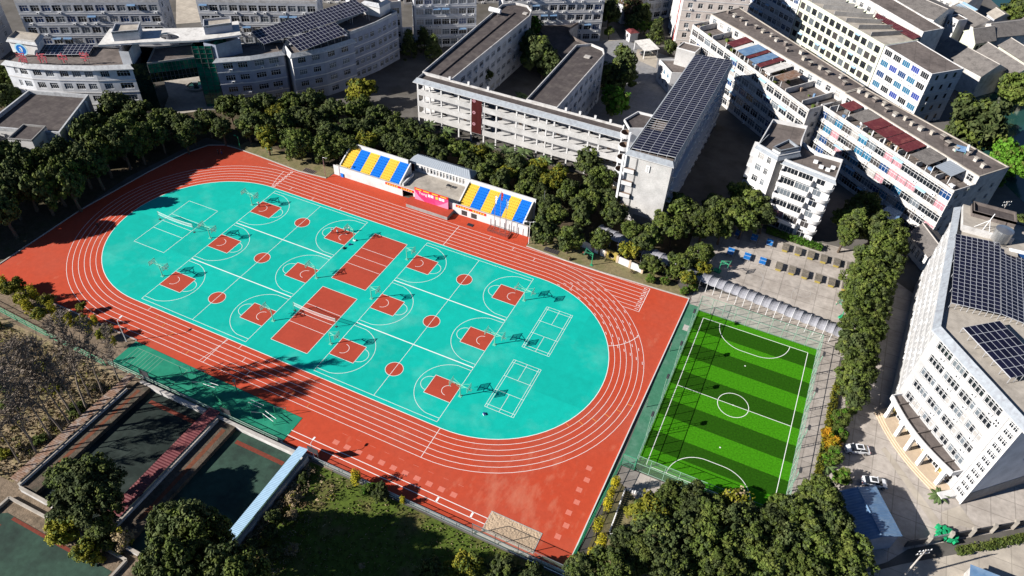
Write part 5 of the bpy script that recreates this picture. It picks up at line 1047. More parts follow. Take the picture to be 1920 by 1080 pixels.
# stage, banner, flag stand
sg_ = thing('stage', 'low red-topped concrete stage in front of the grandstand', 'stage', (2.4, 34.2))
MB().box(-5.9, 5.9, -1.7, 1.75, 0, .98, 'stone_base').build('base', sg_); MB().box(-5.92, 5.92, -1.72, 1.77, .98, 1.05, 'court_red').build('deck', sg_)
for k in range(3): MB().box(-7.1 + .4 * k, -6.7 + .4 * k, -.8, 1.7, 0, .33 * (k + 1) - .05, 'court_red').build('step', sg_)
bn = thing('event_banner', 'pink event banner with a red top strip standing on the stage', 'banner', (2.3, 35.35), 1.05)
MB().box(-4.8, 4.8, -.05, .05, .05, 2.9, 'banner_pink').build('lower_panel', bn); MB().box(-4.8, 4.8, -.05, .05, 2.9, 3.6, 'banner_red').build('top_strip', bn)
MB().face([(-4.78, -.055, .06), (-2.0, -.055, .06), (-3.6, -.055, 1.2), (-4.78, -.055, 2.6)], 'banner_light').face([(4.78, -.055, .06), (4.78, -.055, 2.3), (3.4, -.055, 1.2), (1.6, -.055, .06)], 'banner_light').build('ribbon_shape', bn)
for x, m_ in ((-4.5, 0), (-2.3, 0), (.2, 0), (2.6, 0)): MB().box(x, x + 1.7, -.07, -.052, 3.1, 3.38, 'gold').build('small_lettering', bn)
o = place('lettering', text_mesh('Tong', 1.15, 'white_paint', .01), bn, (-2.4, -.06, 1.95)); o.rotation_euler = (math.pi / 2, 0, 0)
for x, w, m_ in ((-.9, .65, 'white_paint'), (-.1, .7, 'white_paint'), (1.2, .75, 'gold'), (2.2, .7, 'white_paint'), (3.0, .7, 'white_paint')): MB().box(x, x + w, -.07, -.052, 1.95, 2.7, m_).build('glyph', bn)
for x in (-4.6, 4.6): MB().tube((x, .1, 0), (x, 1.0, 0), .05, 'steel').tube((x, .1, 2.8), (x, 1.0, 0), .04, 'steel').build('stay', bn)
fb = thing('flag_stand', 'low red-floored plinth with dark railing carrying three flagpoles', 'plinth', (22.0, 33.9)); MB().box(-2.8, 2.8, -1.1, 1.2, 0, .35, 'court_red').build('plinth', fb)
for x0, y0, x1, y1 in ((-2.75, -1.05, 2.75, -1.05), (2.75, -1.05, 2.75, 1.15), (-2.75, 1.15, 2.75, 1.15), (-2.75, -1.05, -2.75, 1.15)):
    mb = MB(); mb.tube((x0, y0, 1.1), (x1, y1, 1.1), .04, 'steel_dark').tube((x0, y0, .75), (x1, y1, .75), .03, 'steel_dark'); n = 8
    for k in range(n + 1): mb.tube((x0 + (x1 - x0) * k / n, y0 + (y1 - y0) * k / n, .35), (x0 + (x1 - x0) * k / n, y0 + (y1 - y0) * k / n, 1.1), .025, 'steel_dark', n=4)
    mb.build('railing', fb)
for i, (x, m_, h) in enumerate(((-1.5, 'frame_white', 10.5), (0, 'red_paint', 12.0), (1.5, 'pale_blue_metal', 10))):
    t = thing('flagpole', ('flagpole with a limp dark and white flag, left of the three', 'tall middle flagpole with a limp red flag', 'flagpole with a limp pale blue flag, right of the three')[i], 'flagpole', (22 + x, 34.1), .35, group='flagpoles by the grandstand'); MB().tube((0, 0, 0), (0, 0, h), .07, 'steel', r1=.04).build('pole', t); mb = MB(); rs = random.Random(i)
    prev = None
    for k in range(7):
        z = h - .2 - .38 * k; c = [(.06, 0, z), (.35 + .1 * rs.random(), .12 * (-1) ** k, z - .1), (.6 - .05 * k, -.1 * (-1) ** k, z - .25)]
        if prev: mb.face([prev[0], prev[1], c[1], c[0]], m_); mb.face([prev[1], prev[2], c[2], c[1]], m_)
        prev = c
    mb.build('flag', t); MB().tube((0, 0, h), (0, 0, h + .15), .09, 'gold').build('finial', t)
pv = thing('black_table', 'black table with a box on the grandstand platform', 'table', (3.64, 42.13), 2.25); MB().box(-.7, .7, -.4, .4, .7, .76, 'steel_dark').build('tabletop', pv)
for x in (-.6, .6):
    for y in (-.3, .3): MB().box(x - .03, x + .03, y - .03, y + .03, 0, .7, 'steel_dark').build('leg', pv)
MB().box(-.3, .2, -.2, .2, .76, 1.05, 'cloth_dark').build('box', pv)
bl = thing('blue_bin', 'blue bin at the left end of the grandstand front wall', 'bin', (-25.00, 36.11)); MB().box(-.4, .4, -.35, .35, 0, .95, 'blue_seat').build('body', bl); MB().box(-.45, .45, -.4, .4, .95, 1.05, 'blue_seat').build('lid', bl)
lp = thing('long_jump_board', 'dark square mat lying on the track edge by the grandstand', 'mat', (14.26, 33.52)); MB().box(-.8, .8, -.5, .5, 0, .08, 'steel_dark').build('mat', lp); MB().box(-.75, .75, -.45, .45, .08, .12, 'cloth_dark').build('cover', lp)

# ---------------------------------------------------------------- basketball hoops
def hoop_parts(t, sides, m='mint'):
    MB().tube((0, 0, 0), (0, 0, 3.55), .11, m, r1=.09, n=8).build('pole', t); MB().box(-.35, .35, -.35, .35, 0, .06, m).build('base_plate', t)
    for s in sides:
        MB().tube((0, 0, 3.3), (1.9 * s, 0, 3.15), .075, m).build('arm', t); MB().tube((0, 0, 2.4), (1.2 * s, 0, 3.18), .045, m).build('brace', t)
        MB().tube((.1 * s, 0, 3.55), (1.75 * s, -.55, 3.85), .04, m).tube((.1 * s, 0, 3.55), (1.75 * s, .55, 3.85), .04, m).build('stay', t)
        bb = MB().box(1.9 * s - .02, 1.9 * s + .02, -.88, .88, 2.92, 3.95, 'backboard_glass').build('backboard', t)
        mb = MB(); X = 1.9 * s
        for a in ((-.9, -.82, 2.9, 3.97), (.82, .9, 2.9, 3.97)): mb.box(X - .035, X + .035, a[0], a[1], a[2], a[3], m)
        for a in ((2.88, 2.96), (3.91, 3.99)): mb.box(X - .035, X + .035, -.9, .9, a[0], a[1], m)
        mb.box(X + .03 * s - .01, X + .03 * s + .01, -.3, .3, 3.05, 3.1, 'white_paint').box(X + .03 * s - .01, X + .03 * s + .01, -.3, .3, 3.45, 3.5, 'white_paint'); mb.build('board_frame', bb)
        mb = MB()
        for k in range(12):
            a, b = 2 * math.pi * k / 12, 2 * math.pi * (k + 1) / 12; c = X + .40 * s; mb.tube((c + .225 * math.cos(a), .225 * math.sin(a), 3.05), (c + .225 * math.cos(b), .225 * math.sin(b), 3.05), .018, 'orange', n=4, caps=False)
        mb.box(min(X, X + .18 * s), max(X, X + .18 * s), -.06, .06, 3.0, 3.05, 'orange'); rg = mb.build('ring', t)
        mb = MB()
        for k in range(12):
            a = 2 * math.pi * k / 12; b = a + .5; c = X + .40 * s; mb.tube((c + .22 * math.cos(a), .22 * math.sin(a), 3.04), (c + .12 * math.cos(b), .12 * math.sin(b), 2.62), .008, 'frame_white', n=3, caps=False)
        mb.build('net', rg)
ROW = ('nearest the camera', 'in the middle row', 'nearest the grandstand')
_proto = {}
def copy_thing(root, xy, rz, label, name=None, z=0.0):
    o = root.copy(); COL.objects.link(o); o.location = (xy[0], xy[1], z); o.rotation_euler = (0, 0, rz); o['label'] = label
    def rec(a, b):
        for c in a.children:
            d = c.copy(); COL.objects.link(d); d.parent = b; rec(c, d)
    rec(root, o); return o
for k, y in enumerate((-15.1, 0.1, 15.1)):
    for x, sd_, kind in ((-37.6, (-1, 1), 'double-sided mint hoop at the left end of the courts'), (-7.35, (-1,), 'single mint hoop just left of the red volleyball courts'), (7.15, (1,), 'single mint hoop just right of the red volleyball courts'), (37.15, (-1, 1), 'double-sided mint hoop beside the badminton courts')):
        lb = kind + ', ' + ROW[k]
        if sd_ not in _proto:
            t = thing('basketball_hoop', lb, 'basketball hoop', (x, y), 0, 0, 'hoops on the infield courts'); hoop_parts(t, sd_); _proto[sd_] = t
        else: copy_thing(_proto[sd_], (x, y), 0, lb)
t = thing('old_hoop', 'old green hoop with a weighted base at the right side of the concrete yard', 'basketball hoop', (102.09, 42.65), 0, math.radians(150)); hoop_parts(t, (1,), 'green_paint'); MB().box(-1.2, .5, -.6, .6, .06, .4, 'green_paint').build('weight_box', t)
t = thing('old_hoop', 'old green hoop in tree shade at the left of the concrete yard', 'basketball hoop', (73.84, 45.12), 0, math.radians(-10)); hoop_parts(t, (1,), 'green_paint'); MB().box(-1.2, .5, -.6, .6, .06, .4, 'green_paint').build('weight_box', t)
# volleyball nets
def net(label, cx, cy, w=10.6):
    t = thing('volleyball_net', label, 'net', (cx, cy))
    for s in (-1, 1): MB().tube((s * w / 2, 0, 0), (s * w / 2, 0, 2.5), .06, 'mint').box(s * w / 2 - .25, s * w / 2 + .25, -.25, .25, 0, .05, 'steel_dark').tube((s * w / 2, 0, 2.4), (s * (w / 2 + .7), 0, 0), .02, 'steel').build('post', t)
    n = 14; sag = lambda u: -.35 * (1 - (2 * u - 1) ** 2); mb = MB(); tp = MB(); bt = MB()
    for k in range(n):
        u, v = k / n, (k + 1) / n; x0, x1 = -w / 2 + w * u, -w / 2 + w * v; a, b = 2.4 + sag(u), 2.4 + sag(v)
        mb.face([(x0, 0, a - .85), (x1, 0, b - .85), (x1, 0, b), (x0, 0, a)], 'net_white')
        for o, z in ((tp, 0), (bt, -.85)): o.face([(x0, -.01, a + z - .05), (x1, -.01, b + z - .05), (x1, -.01, b + z + .05), (x0, -.01, a + z + .05)], 'white_paint')
    mb.build('netting', t); tp.build('top_tape', t); bt.build('bottom_tape', t)
net('sagging volleyball net across the nearer red court', 0.0, -10.55); net('volleyball net on the turquoise court at the left end', -47.7, .05)

# ---------------------------------------------------------------- fences
def fence(name, label, pts, h, step, m='fence_green', netm='netting', rails=(0.05, .5, 1.0), r=.065, group=None, cat='fence'):
    o = pts[0]; t = thing(name, label, cat, o, 0, 0, group); me = MB().tube((0, 0, -.05), (0, 0, h), r, m, n=6).mesh('post')
    for a, b in zip(pts, pts[1:]):
        a_, b_ = Vector(a) - Vector(o), Vector(b) - Vector(o); n = max(1, round((b_ - a_).length / step))
        for k in range(n + 1):
            p = a_.lerp(b_, k / n); place('post', me, t, (p.x, p.y, 0))
        for f in rails: MB().tube((a_.x, a_.y, h * f), (b_.x, b_.y, h * f), r * .8, m, n=5).build('rail', t)
        if netm: MB().face([(a_.x, a_.y, .05), (b_.x, b_.y, .05), (b_.x, b_.y, h), (a_.x, a_.y, h)], netm).build('netting', t)
    return t
fence('pitch_fence', 'tall pale green mesh fence on the track side of the football pitch', [(72.85, -15.8), (72.85, 30.1)], 4.4, 2.6, group='football pitch fences')
fence('pitch_fence', 'tall pale green mesh fence on the office side of the football pitch', [(98.6, -15.8), (98.6, 30.1)], 4.4, 2.6, group='football pitch fences')
fence('pitch_fence', 'tall mesh fence at the far goal end of the football pitch', [(72.85, 30.15), (98.6, 30.15)], 4.4, 2.6, group='football pitch fences')
fence('pitch_fence', 'tall mesh fence at the near goal end of the football pitch', [(72.85, -15.85), (98.6, -15.85)], 4.4, 2.6, group='football pitch fences')
TWL = ('nearest the camera', 'second from the camera', 'third from the camera', 'farthest from the camera')
def tower(label, x, y):
    t = thing('floodlight_mast', label, 'floodlight', (x, y), 0, 0, 'floodlight masts round the football pitch')
    for d in (-.3, .3): MB().tube((0, d, 0), (0, d, 6.2), .05, 'fence_green').build('leg', t)
    mb = MB()
    for k in range(10): mb.tube((0, -.3, .5 + .6 * k), (0, .3, .5 + .6 * k), .03, 'fence_green', n=4)
    mb.build('rungs', t); MB().box(-.12, .28, -.45, .45, 6.0, 6.5, 'steel_dark').build('lamp_head', t); MB().box(.2, .34, -.4, .4, 5.95, 6.35, 'glass_grey').build('lamp_glass', t)
for k, y in enumerate((-7.4, 2.6, 12.3, 22.6)): tower('ladder-like floodlight mast on the track side of the pitch, ' + TWL[k], 72.5, y)
for k, y in enumerate((-7.4, 2.6, 12.3, 22.6)): tower('ladder-like floodlight mast on the office side of the pitch, ' + TWL[k], 98.95, y)
fence('track_fence', 'green mesh fence along the right edge of the red track, below the pitch', [(70.35, -15.9), (68.95, -39.6)], 2.6, 2.4, 'green_paint', 'netting_green')
fence('cross_fence', 'low green gate fence between the track and the pitch corner', [(70.35, -15.95), (72.8, -15.95)], 3.4, 2.4, 'green_paint', 'netting')
fence('sand_pit_fence', 'tall grey wire fence behind the sand pit', [(52.5, -39.9), (69, -39.9)], 3.4, 4.1, 'steel', 'netting')
fence('edge_fence', 'low grey wire fence along the lower track edge', [(20.5, -39.8), (52.4, -39.8)], 1.3, 2.8, 'steel', 'netting')
fence('yard_fence', 'green wire fence along the exercise yard above the sunken courts', [(-28, -39.3), (13, -39.5)], 1.5, 2.9, 'fence_green', 'netting')
fence('garden_fence', 'green wire fence between the ginkgo row and the overgrown garden', [(-72, -38.2), (-47.5, -39.3), (-28.2, -39.9)], 1.6, 3.0, 'green_paint', 'netting')
fence('yard_screen', 'bright green mesh screen across the exercise yard', [(-4.8, -36.2), (1.6, -38.6)], 1.3, 2.2, 'green_paint', 'netting_green')
for i, (x, y) in enumerate(((-14.5, -37.2), (3.6, -37.7), (22.2, -37.4))): pass
def ledboard(label, x, y, h):
    t = thing('notice_board', label, 'board', (x, y)); MB().box(-1.1, 1.1, -.06, .06, h, h + 1.5, 'steel_dark').build('panel', t)
    for d in (-.8, .8): MB().tube((d, .1, 0), (d, .1, h + 1.4), .05, 'steel').build('post', t)
ledboard('dark board on two posts above the left sunken court', -17.6, -39.6, 2.2); ledboard('dark board on two posts above the middle of the sunken court wall', 1.9, -39.7, 2.2); ledboard('dark board on two posts beside the end of the blue strip roof', 21.0, -39.6, 2.2)
def lamp(label, x, y, h, arms, m='white_paint', group='floodlight poles round the track'):
    t = thing('light_pole', label, 'light pole', (x, y), 0, 0, group); MB().tube((0, 0, 0), (0, 0, h), .09, m, r1=.06, n=8).build('pole', t)
    for a in arms:
        a = math.radians(a); c, s = math.cos(a), math.sin(a); MB().tube((0, 0, h), (.8 * c, .8 * s, h + .12), .04, m).build('arm', t)
        o = MB().box(-.3, .3, -.16, .16, -.08, .08, m).build('lamp_head', t); o.location = (1.0 * c, 1.0 * s, h + .12); o.rotation_euler = (0, 0, a)
lamp('white double floodlight pole at the right end of the grandstand', 30.0, 33.6, 6.6, (20, 200)); lamp('grey floodlight pole at the left end of the grandstand', -28.7, 33.6, 6.2, (0,), 'steel'); lamp('pale floodlight pole by the lower left kerb of the track', -29.6, -33.3, 6, (90,), 'white_paint')
lamp('white floodlight pole beside the upper end of the blue strip roof', 20.6, -39.3, 4.5, (90,)); lamp('short lamp pole at the upper left corner of the track', -57.3, 34.2, 3.6, (180,), 'green_paint'); lamp('lamp pole at the back right corner of the grandstand', 29.3, 43.8, 9, (), 'steel')
for k, y in enumerate((-1.2, 15.2, 31.4)): lamp('thin pole at the green strip edge of the track, ' + ('lowest', 'middle', 'topmost')[k], 70.5, y, 2.6, (), 'steel', 'thin poles on the green strip')
sgn = thing('green_sign', 'small green notice board on posts in the grass by the track', 'sign', (-48.56, 35.80)); MB().box(-1.1, 1.1, -.05, .05, 1.2, 2.2, 'mint').build('panel', sgn)
for x in (-.8, .8): MB().tube((x, 0, 0), (x, 0, 1.4), .05, 'green_paint').build('post', sgn)
# exercise gear
for i, (x, y, rz) in enumerate(((4.6, -35.0, 0), (-6.0, -35.2, .1), (8.6, -36.2, -.2))):
    t = thing('parallel_bars', 'pair of white-grey parallel bars in the exercise yard, %s from the left' % ORD[(1, 0, 2)[i]], 'parallel bars', (x, y), 0, rz, 'exercise gear')
    for s in (-.35, .35): MB().tube((-1.5, s, 1.4), (1.5, s, 1.4), .05, 'white_paint').build('bar', t)
    for s in (-.35, .35):
        for d in (-1.2, 1.2): MB().tube((d, s, 0), (d, s, 1.4), .05, 'green_paint').build('post', t)
for i, (x, y) in enumerate(((-10.5, -35), (-8.0, -36.4), (-12.8, -34.4), (-9.6, -33.8), (6.5, -37), (9.5, -34.2))):
    t = thing('horizontal_bar', 'tall horizontal bar frame in the exercise yard, %s from the left' % ORD[(1, 3, 0, 2, 4, 5)[i]], 'horizontal bar', (x, y), 0, .35, 'exercise gear')
    for s in (-1.1, 1.1): MB().tube((s, 0, 0), (s, 0, 2.3), .05, 'green_paint').build('post', t)
    MB().tube((-1.1, 0, 2.25), (1.1, 0, 2.25), .03, 'steel').build('bar', t)
t = thing('yard_lamp', 'grey lamp post with a box beside the track edge of the exercise yard', 'light pole', (-1.0, -33.8)); MB().tube((0, 0, 0), (0, 0, 3.6), .1, 'steel').build('pole', t); MB().box(-.25, .25, -.2, .2, 3.4, 4.0, 'roof_light').build('lamp_box', t)

# ---------------------------------------------------------------- schoolyard: tables, canopy, wall
def pp(label, x, y, first=[None]):
    if first[0] is None:
        t = thing('table_tennis_table', label, 'table', (x, y), 0, 0, 'blue table tennis tables'); first[0] = t
        for s in (-1, 1): tp = MB().box(-.76, .76, min(0.02 * s, 1.37 * s), max(.02 * s, 1.37 * s), .72, .76, 'blue_table').build('tabletop', t); MB().box(-.76, .76, 1.33 * s - .03, 1.33 * s + .03, .76, .765, 'white_paint').build('edge_line', tp)
        MB().box(-.85, .85, -.015, .015, .76, .91, 'net_white').build('net', t)
        for x_ in (-.6, .6):
            for y_ in (-1, 1): MB().box(x_ - .04, x_ + .04, y_ - .04, y_ + .04, 0, .72, 'steel_dark').build('leg', t)
    else: copy_thing(first[0], (x, y), 0, label)
for k, x in enumerate((75.0, 78.9, 82.7)): pp('blue table tennis table in the back row, %s from the left' % ORD[k], x, 61.4)
for k, x in enumerate((74.8, 78.8, 82.5)): pp('blue table tennis table in the front row, %s from the left' % ORD[k], x, 53.3)
fb_ = None
for j, (y, rn) in enumerate(((61.4, 'back'), (53.4, 'front'))):
    for k in range(6):
        lb = 'weathered brick table with yellow ends in the %s row, %s from the left' % (rn, ORD[k]); x = (86.6, 86.4)[j] + 3.04 * k
        if fb_ is None:
            fb_ = thing('brick_table', lb, 'table', (x, y), 0, 0, 'weathered brick tables')
            MB().box(-.78, .78, -1.35, 1.35, .66, .78, 'brick_table').build('tabletop', fb_)
            for s in (-1, 1): MB().box(-.6, .6, 1.05 * s - .18, 1.05 * s + .18, 0, .66, 'yellow_paint').build('pedestal', fb_)
            MB().box(-.72, .72, -.06, .06, .78, .92, 'brick_table').build('net_ledge', fb_)
        else: copy_thing(fb_, (x, y), 0, lb)
cw = thing('canopy_walkway', 'long grey scalloped fabric canopy between the pitch and the concrete yard', 'canopy', (42, 46))
axis = [(44.0, 44.4), (71.2, 38.7), (102.4, 35.2)]; segs = []
for (a, b), n in zip(zip(axis, axis[1:]), (13, 18)):
    for k in range(n): segs.append((between(a, b, k / n), between(a, b, (k + 1) / n)))
for i, (a, b) in enumerate(segs):
    d = (Vector(b) - Vector(a)).normalized(); nn = Vector((-d.y, d.x)); o = Vector((42, 46)); mb = MB(); N = 6
    def pt(u, v): c = Vector(a).lerp(Vector(b), u) + nn * (1.75 * (2 * v - 1)) - o; return (c.x, c.y, 2.5 + .9 * (1 - (2 * v - 1) ** 2) * .8 - .22 * math.sin(math.pi * u) + (.1 if i % 2 else 0))
    for p in range(N):
        for q in range(3): mb.face([pt(q / 3, p / N), pt((q + 1) / 3, p / N), pt((q + 1) / 3, (p + 1) / N), pt(q / 3, (p + 1) / N)], 'canopy_fabric')
    mb.build('canopy_panel', cw, smooth=True)
    for v in (0, 1): p = pt(0, v); MB().tube((p[0], p[1], 0), (p[0], p[1], 2.6), .06, 'white_paint').build('post', cw)
    mb = MB(); pr = None
    for p in range(N + 1):
        c = pt(0, p / N)
        if pr: mb.tube(pr, c, .05, 'white_paint', n=4)
        pr = c
    mb.build('arch_rib', cw)
ww = Bld('garden_wall', 'low white garden wall with pink posts and an orange moon gate beside the track', 'wall', (41.70, 38.73)); wa, wc = (41.70, 38.73), (57.74, 36.22)
for k in range(5):
    a, b = ww.L(between(wa, wc, k / 5)), ww.L(between(wa, wc, (k + 1) / 5)); d = (Vector(b) - Vector(a)).normalized(); nn = Vector((-d.y, d.x)) * .12
    if k != 2: MB().prism([(a[0] - nn.x, a[1] - nn.y), (b[0] - nn.x, b[1] - nn.y), (b[0] + nn.x, b[1] + nn.y), (a[0] + nn.x, a[1] + nn.y)], 0, 1.9, 'white_wall').build('wall_panel', ww.root)
    else:
        mb = MB(); Lw = (Vector(b) - Vector(a)).length; cx_, cz_ = Lw / 2, 1.25; n = 24; rr_ = .78
        P3 = lambda u, z, s: (a[0] + d.x * u + nn.x * s, a[1] + d.y * u + nn.y * s, z)
        for s in (-1.5, 1.5):
            for i in range(n):
                A, B = 2 * math.pi * i / n, 2 * math.pi * (i + 1) / n
                def edge(t):
                    c, q = math.cos(t), math.sin(t); m_ = min((Lw / 2) / max(1e-6, abs(c)), (1.25) / max(1e-6, abs(q))); return (cx_ + c * m_, cz_ + q * m_)
                mb.face([P3(cx_ + rr_ * math.cos(A), cz_ + rr_ * math.sin(A), s), P3(*edge(A), s), P3(*edge(B), s), P3(cx_ + rr_ * math.cos(B), cz_ + rr_ * math.sin(B), s)], 'stone_step' if s > 0 else 'yellow_paint')
        mb.build('moon_gate', ww.root); MB().prism([(a[0] - nn.x * 1.4, a[1] - nn.y * 1.4), (b[0] - nn.x * 1.4, b[1] - nn.y * 1.4), (b[0] + nn.x * 1.4, b[1] + nn.y * 1.4), (a[0] + nn.x * 1.4, a[1] + nn.y * 1.4)], 2.5, 2.6, 'yellow_paint').build('gate_cap', ww.root)
for k in range(6): p = ww.L(between(wa, wc, k / 5)); MB().box(p[0] - .25, p[0] + .25, p[1] - .25, p[1] + .25, 0, 2.1, 'curtain_pink' if k in (0, 1) else 'stone_step').build('post', ww.root)
t = thing('old_hoop', 'green pole with a folded arm on the grass by the white garden wall', 'basketball hoop', (46.30, 33.39)); hoop_parts(t, (-1,), 'green_paint')
dr = thing('drain_cover', 'dark grid drain cover in the paving by the grass verge', 'drain cover', (35.91, 33.84), 0); MB().box(-1.8, 1.8, -.8, .8, 0, .06, 'steel_dark').build('frame', dr)
for k in range(6): MB().box(-1.6 + .55 * k, -1.2 + .55 * k, -.7, .7, .06, .09, 'interior').build('grid_panel', dr)
dr = thing('drain_cover', 'brown grid cover in the soil left of the grandstand', 'drain cover', (-34.16, 33.95), 0); MB().box(-1.8, 1.8, -.9, .9, 0, .06, 'brown_wall').build('frame', dr)
for k in range(6): MB().box(-1.6 + .55 * k, -1.2 + .55 * k, -.8, .8, .06, .09, 'interior').build('grid_panel', dr)
# white picket enclosure below the pitch corner
pk_ = [(74.48, -29.92), (72.89, -29.96), (72.63, -20.49), (77.49, -20.42)]
t = thing('picket_fence', 'white picket fence round the small lawn below the football pitch', 'fence', pk_[1]); o = Vector(pk_[1])
for a, b in zip(pk_, pk_[1:]):
    a, b = Vector(a) - o, Vector(b) - o; n = int((b - a).length / .42)
    for z in (.25, .62): MB().tube((*a, z), (*b, z), .05, 'white_paint', n=4).build('rail', t)
    for k in range(n + 1): p = a.lerp(b, k / n); MB().box(p.x - .1, p.x + .1, p.y - .1, p.y + .1, 0, .82, 'white_paint').build('picket', t)
# ---------------------------------------------------------------- sunken courts at the lower left
def wall_(label, x0, x1, y0, y1, z0, z1, m='roof_light'):
    t = thing('court_wall', label, 'wall', (x0, y0)); w, d = x1 - x0, y1 - y0
    MB().box(0, w, 0, d, z0, z1 - .12, 'old_white').build('wall', t); MB().box(-.05, w + .05, -.05, d + .05, z1 - .12, z1, m).build('coping', t)
struct(MB().box(-19.0, -15.9, -66.0, -40.6, -.02, .9, 'shaded_litter').build('terrace')); struct(MB().box(.9, 4.4, -65.0, -40.6, -.02, .9, 'shaded_litter').build('terrace'))
sheet('rust_strip', rect(-17.6, -16.9, -62, -42), .905, 'rust_soil'); sheet('rust_strip', rect(2.6, 3.4, -62, -42), .905, 'rust_soil')
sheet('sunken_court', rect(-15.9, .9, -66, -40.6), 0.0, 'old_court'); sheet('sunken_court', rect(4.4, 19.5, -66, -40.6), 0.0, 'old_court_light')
sheet('court_stripe', rect(-14.2, -3.0, -43.1, -42.3), .006, 'old_red'); sheet('court_stripe', rect(6.0, 16.5, -43.1, -42.3), .006, 'old_red')
wall_('low pale wall at the left side of the sunken courts', -19.4, -19.0, -66.2, -43.0, 0, 1.5); wall_('narrow pale wall between the two sunken courts', .5, .9, -65.0, -41.0, 0, 1.7); wall_('concrete wall between the exercise yard and the sunken courts', -18.4, 19.6, -40.6, -40.1, 0, 1.2, 'kerb')
wall_('pale wall along the outer side of the blue strip roof', 19.6, 20.1, -62.0, -40.1, 0, 1.5); wall_('short white wall at the lower end of the left sunken court', -18.8, -10.5, -66.6, -66.2, 0, 1.2); wall_('broken white wall between the big bushes at the bottom', -4.0, 8.0, -66.7, -66.3, 0, .9)
rr1 = Bld('strip_roof', 'long maroon corrugated strip roof beside the dividing wall of the sunken courts', 'roof', (-2.4, -63.5)); corr_roof(rr1.P([(-2.3, -63.4), (-2.3, -39.6), (.45, -39.6), (.45, -63.4)]), 1.6, 'red_metal', 'roof_sheet', rr1.root, 46, .07, 1.85)
rr2 = Bld('strip_roof', 'long blue corrugated strip roof between the sunken court and the lawn', 'roof', (17.7, -60)); corr_roof(rr2.P([(17.75, -60.2), (17.75, -39.4), (19.75, -39.4), (19.75, -60.2)]), 1.95, 'pale_blue_metal', 'roof_sheet', rr2.root, 70, .03, 2.3)
for R_, x, z_, y0, y1 in ((rr1, -2.1, 1.6, -63, -40.8), (rr2, 17.95, 1.95, -60, -40.8)):
    for k in range(7): y = y0 + (y1 - y0) * k / 6; p = R_.L((x, y)); MB().box(p[0] - .06, p[0] + .06, p[1] - .06, p[1] + .06, 0, z_, 'steel').build('post', R_.root)
lr = Bld('lean_to_roof', 'narrow littered grey sheet roof along the garden side of the sunken courts', 'roof', (-21.2, -66)); corr_roof(lr.P([(-21.4, -66), (-21.4, -40), (-19.5, -40), (-19.5, -66)]), 1.6, 'rust_metal', 'roof_sheet', lr.root, 70, .03, 1.75)
for k in range(6): p = lr.L((-21.2, -65 + 5 * k)); MB().box(p[0] - .06, p[0] + .06, p[1] - .06, p[1] + .06, 0, 1.6, 'steel').build('post', lr.root)

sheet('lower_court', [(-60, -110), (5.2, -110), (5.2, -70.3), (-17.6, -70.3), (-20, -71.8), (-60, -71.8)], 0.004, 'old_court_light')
sheet('court_stripe', rect(-16, -3, -70.9, -70.35), .012, 'old_red'); sheet('court_stripe', [(-17.4, -72.2), (-16.6, -72.2), (-16.6, -110), (-17.4, -110)], .012, 'old_red')
kw = kerb('low_kerb_wall', [(-19.4, -90), (-19.4, -68.3), (6.0, -68.0), (6.0, -90)], .4, .55, 'roof_light'); tag(kw, 'low white kerb wall framing the green court at the bottom left', 'wall')
# ---------------------------------------------------------------- lower right: cars, bins, boundary wall, poles
def car(label, xy, rz, paint='car_white'):
    t = thing('parked_car', label, 'car', xy, 0, rz, 'parked cars')
    prof = [(-2.2, .35), (-2.25, .62), (-2.15, .88), (-1.5, 1.0), (-1.25, 1.02), (1.0, .98), (1.9, .86), (2.2, .66), (2.25, .4), (2.1, .3)]; top = [(-1.7, 1.0), (-1.05, 1.42), (-.2, 1.48), (.45, 1.42), (1.25, .98)]
    mb = MB(); n = len(prof)
    def ring_(w): return [[(x, s * w * (.90 if abs(x) > 2.0 else (.97 if abs(x) > 1.6 else 1)), z) for x, z in prof] for s in (-1, 1)]
    L_, R_ = ring_(.88)
    for i in range(n): j = (i + 1) % n; mb.face([L_[i], L_[j], R_[j], R_[i]][::-1], paint)
    mb.face(L_[::-1], paint); mb.face(R_, paint); mb.build('body', t, smooth=False)
    mb = MB(); l = [(x, -.80 if z < 1.1 else -.62, z) for x, z in top]; r = [(x, .80 if z < 1.1 else .62, z) for x, z in top]
    for i in range(4): mb.face([l[i], l[i + 1], r[i + 1], r[i]], 'glass' if i in (0, 3) else paint)
    mb.face(l[::-1], 'glass'); mb.face(r, 'glass'); cb = mb.build('cabin', t); MB().box(-.75, .2, -.4, .4, 1.475, 1.49, 'glass').build('sunroof', cb)
    for s in (-1, 1): MB().box(-.3, -.2, s * .8 - .02 if s > 0 else s * .8 - .02, s * .8 + .02, 1.0, 1.38, paint).build('door_pillar', cb)
    for x in (-1.4, 1.4):
        for s in (-1, 1): wl = MB().tube((x, s * .72, .33), (x, s * .92, .33), .33, 'tyre', n=14).build('wheel', t); MB().tube((x, s * .90, .33), (x, s * .94, .33), .2, 'steel', n=10).build('rim', wl)
    for s in (-1, 1): MB().box(2.05, 2.2, s * .62 - .18, s * .62 + .18, .62, .76, 'glass_grey').build('headlight', t); MB().box(-2.24, -2.12, s * .65 - .15, s * .65 + .15, .72, .86, 'red_paint').build('tail_light', t); MB().box(.55, .72, s * .95 - .09, s * .95 + .09, .98, 1.1, paint).build('mirror', t)
car('white car parked beside the round shrubs, farther from the blue shed', (108.93, 6.70), math.radians(200)); car('white car with a black sunroof parked by the blue shed', (112.50, 0.60), math.radians(15)); car('grey car under the white carport', (24, 147.5), math.radians(35), 'car_grey')
rs = random.Random(9)
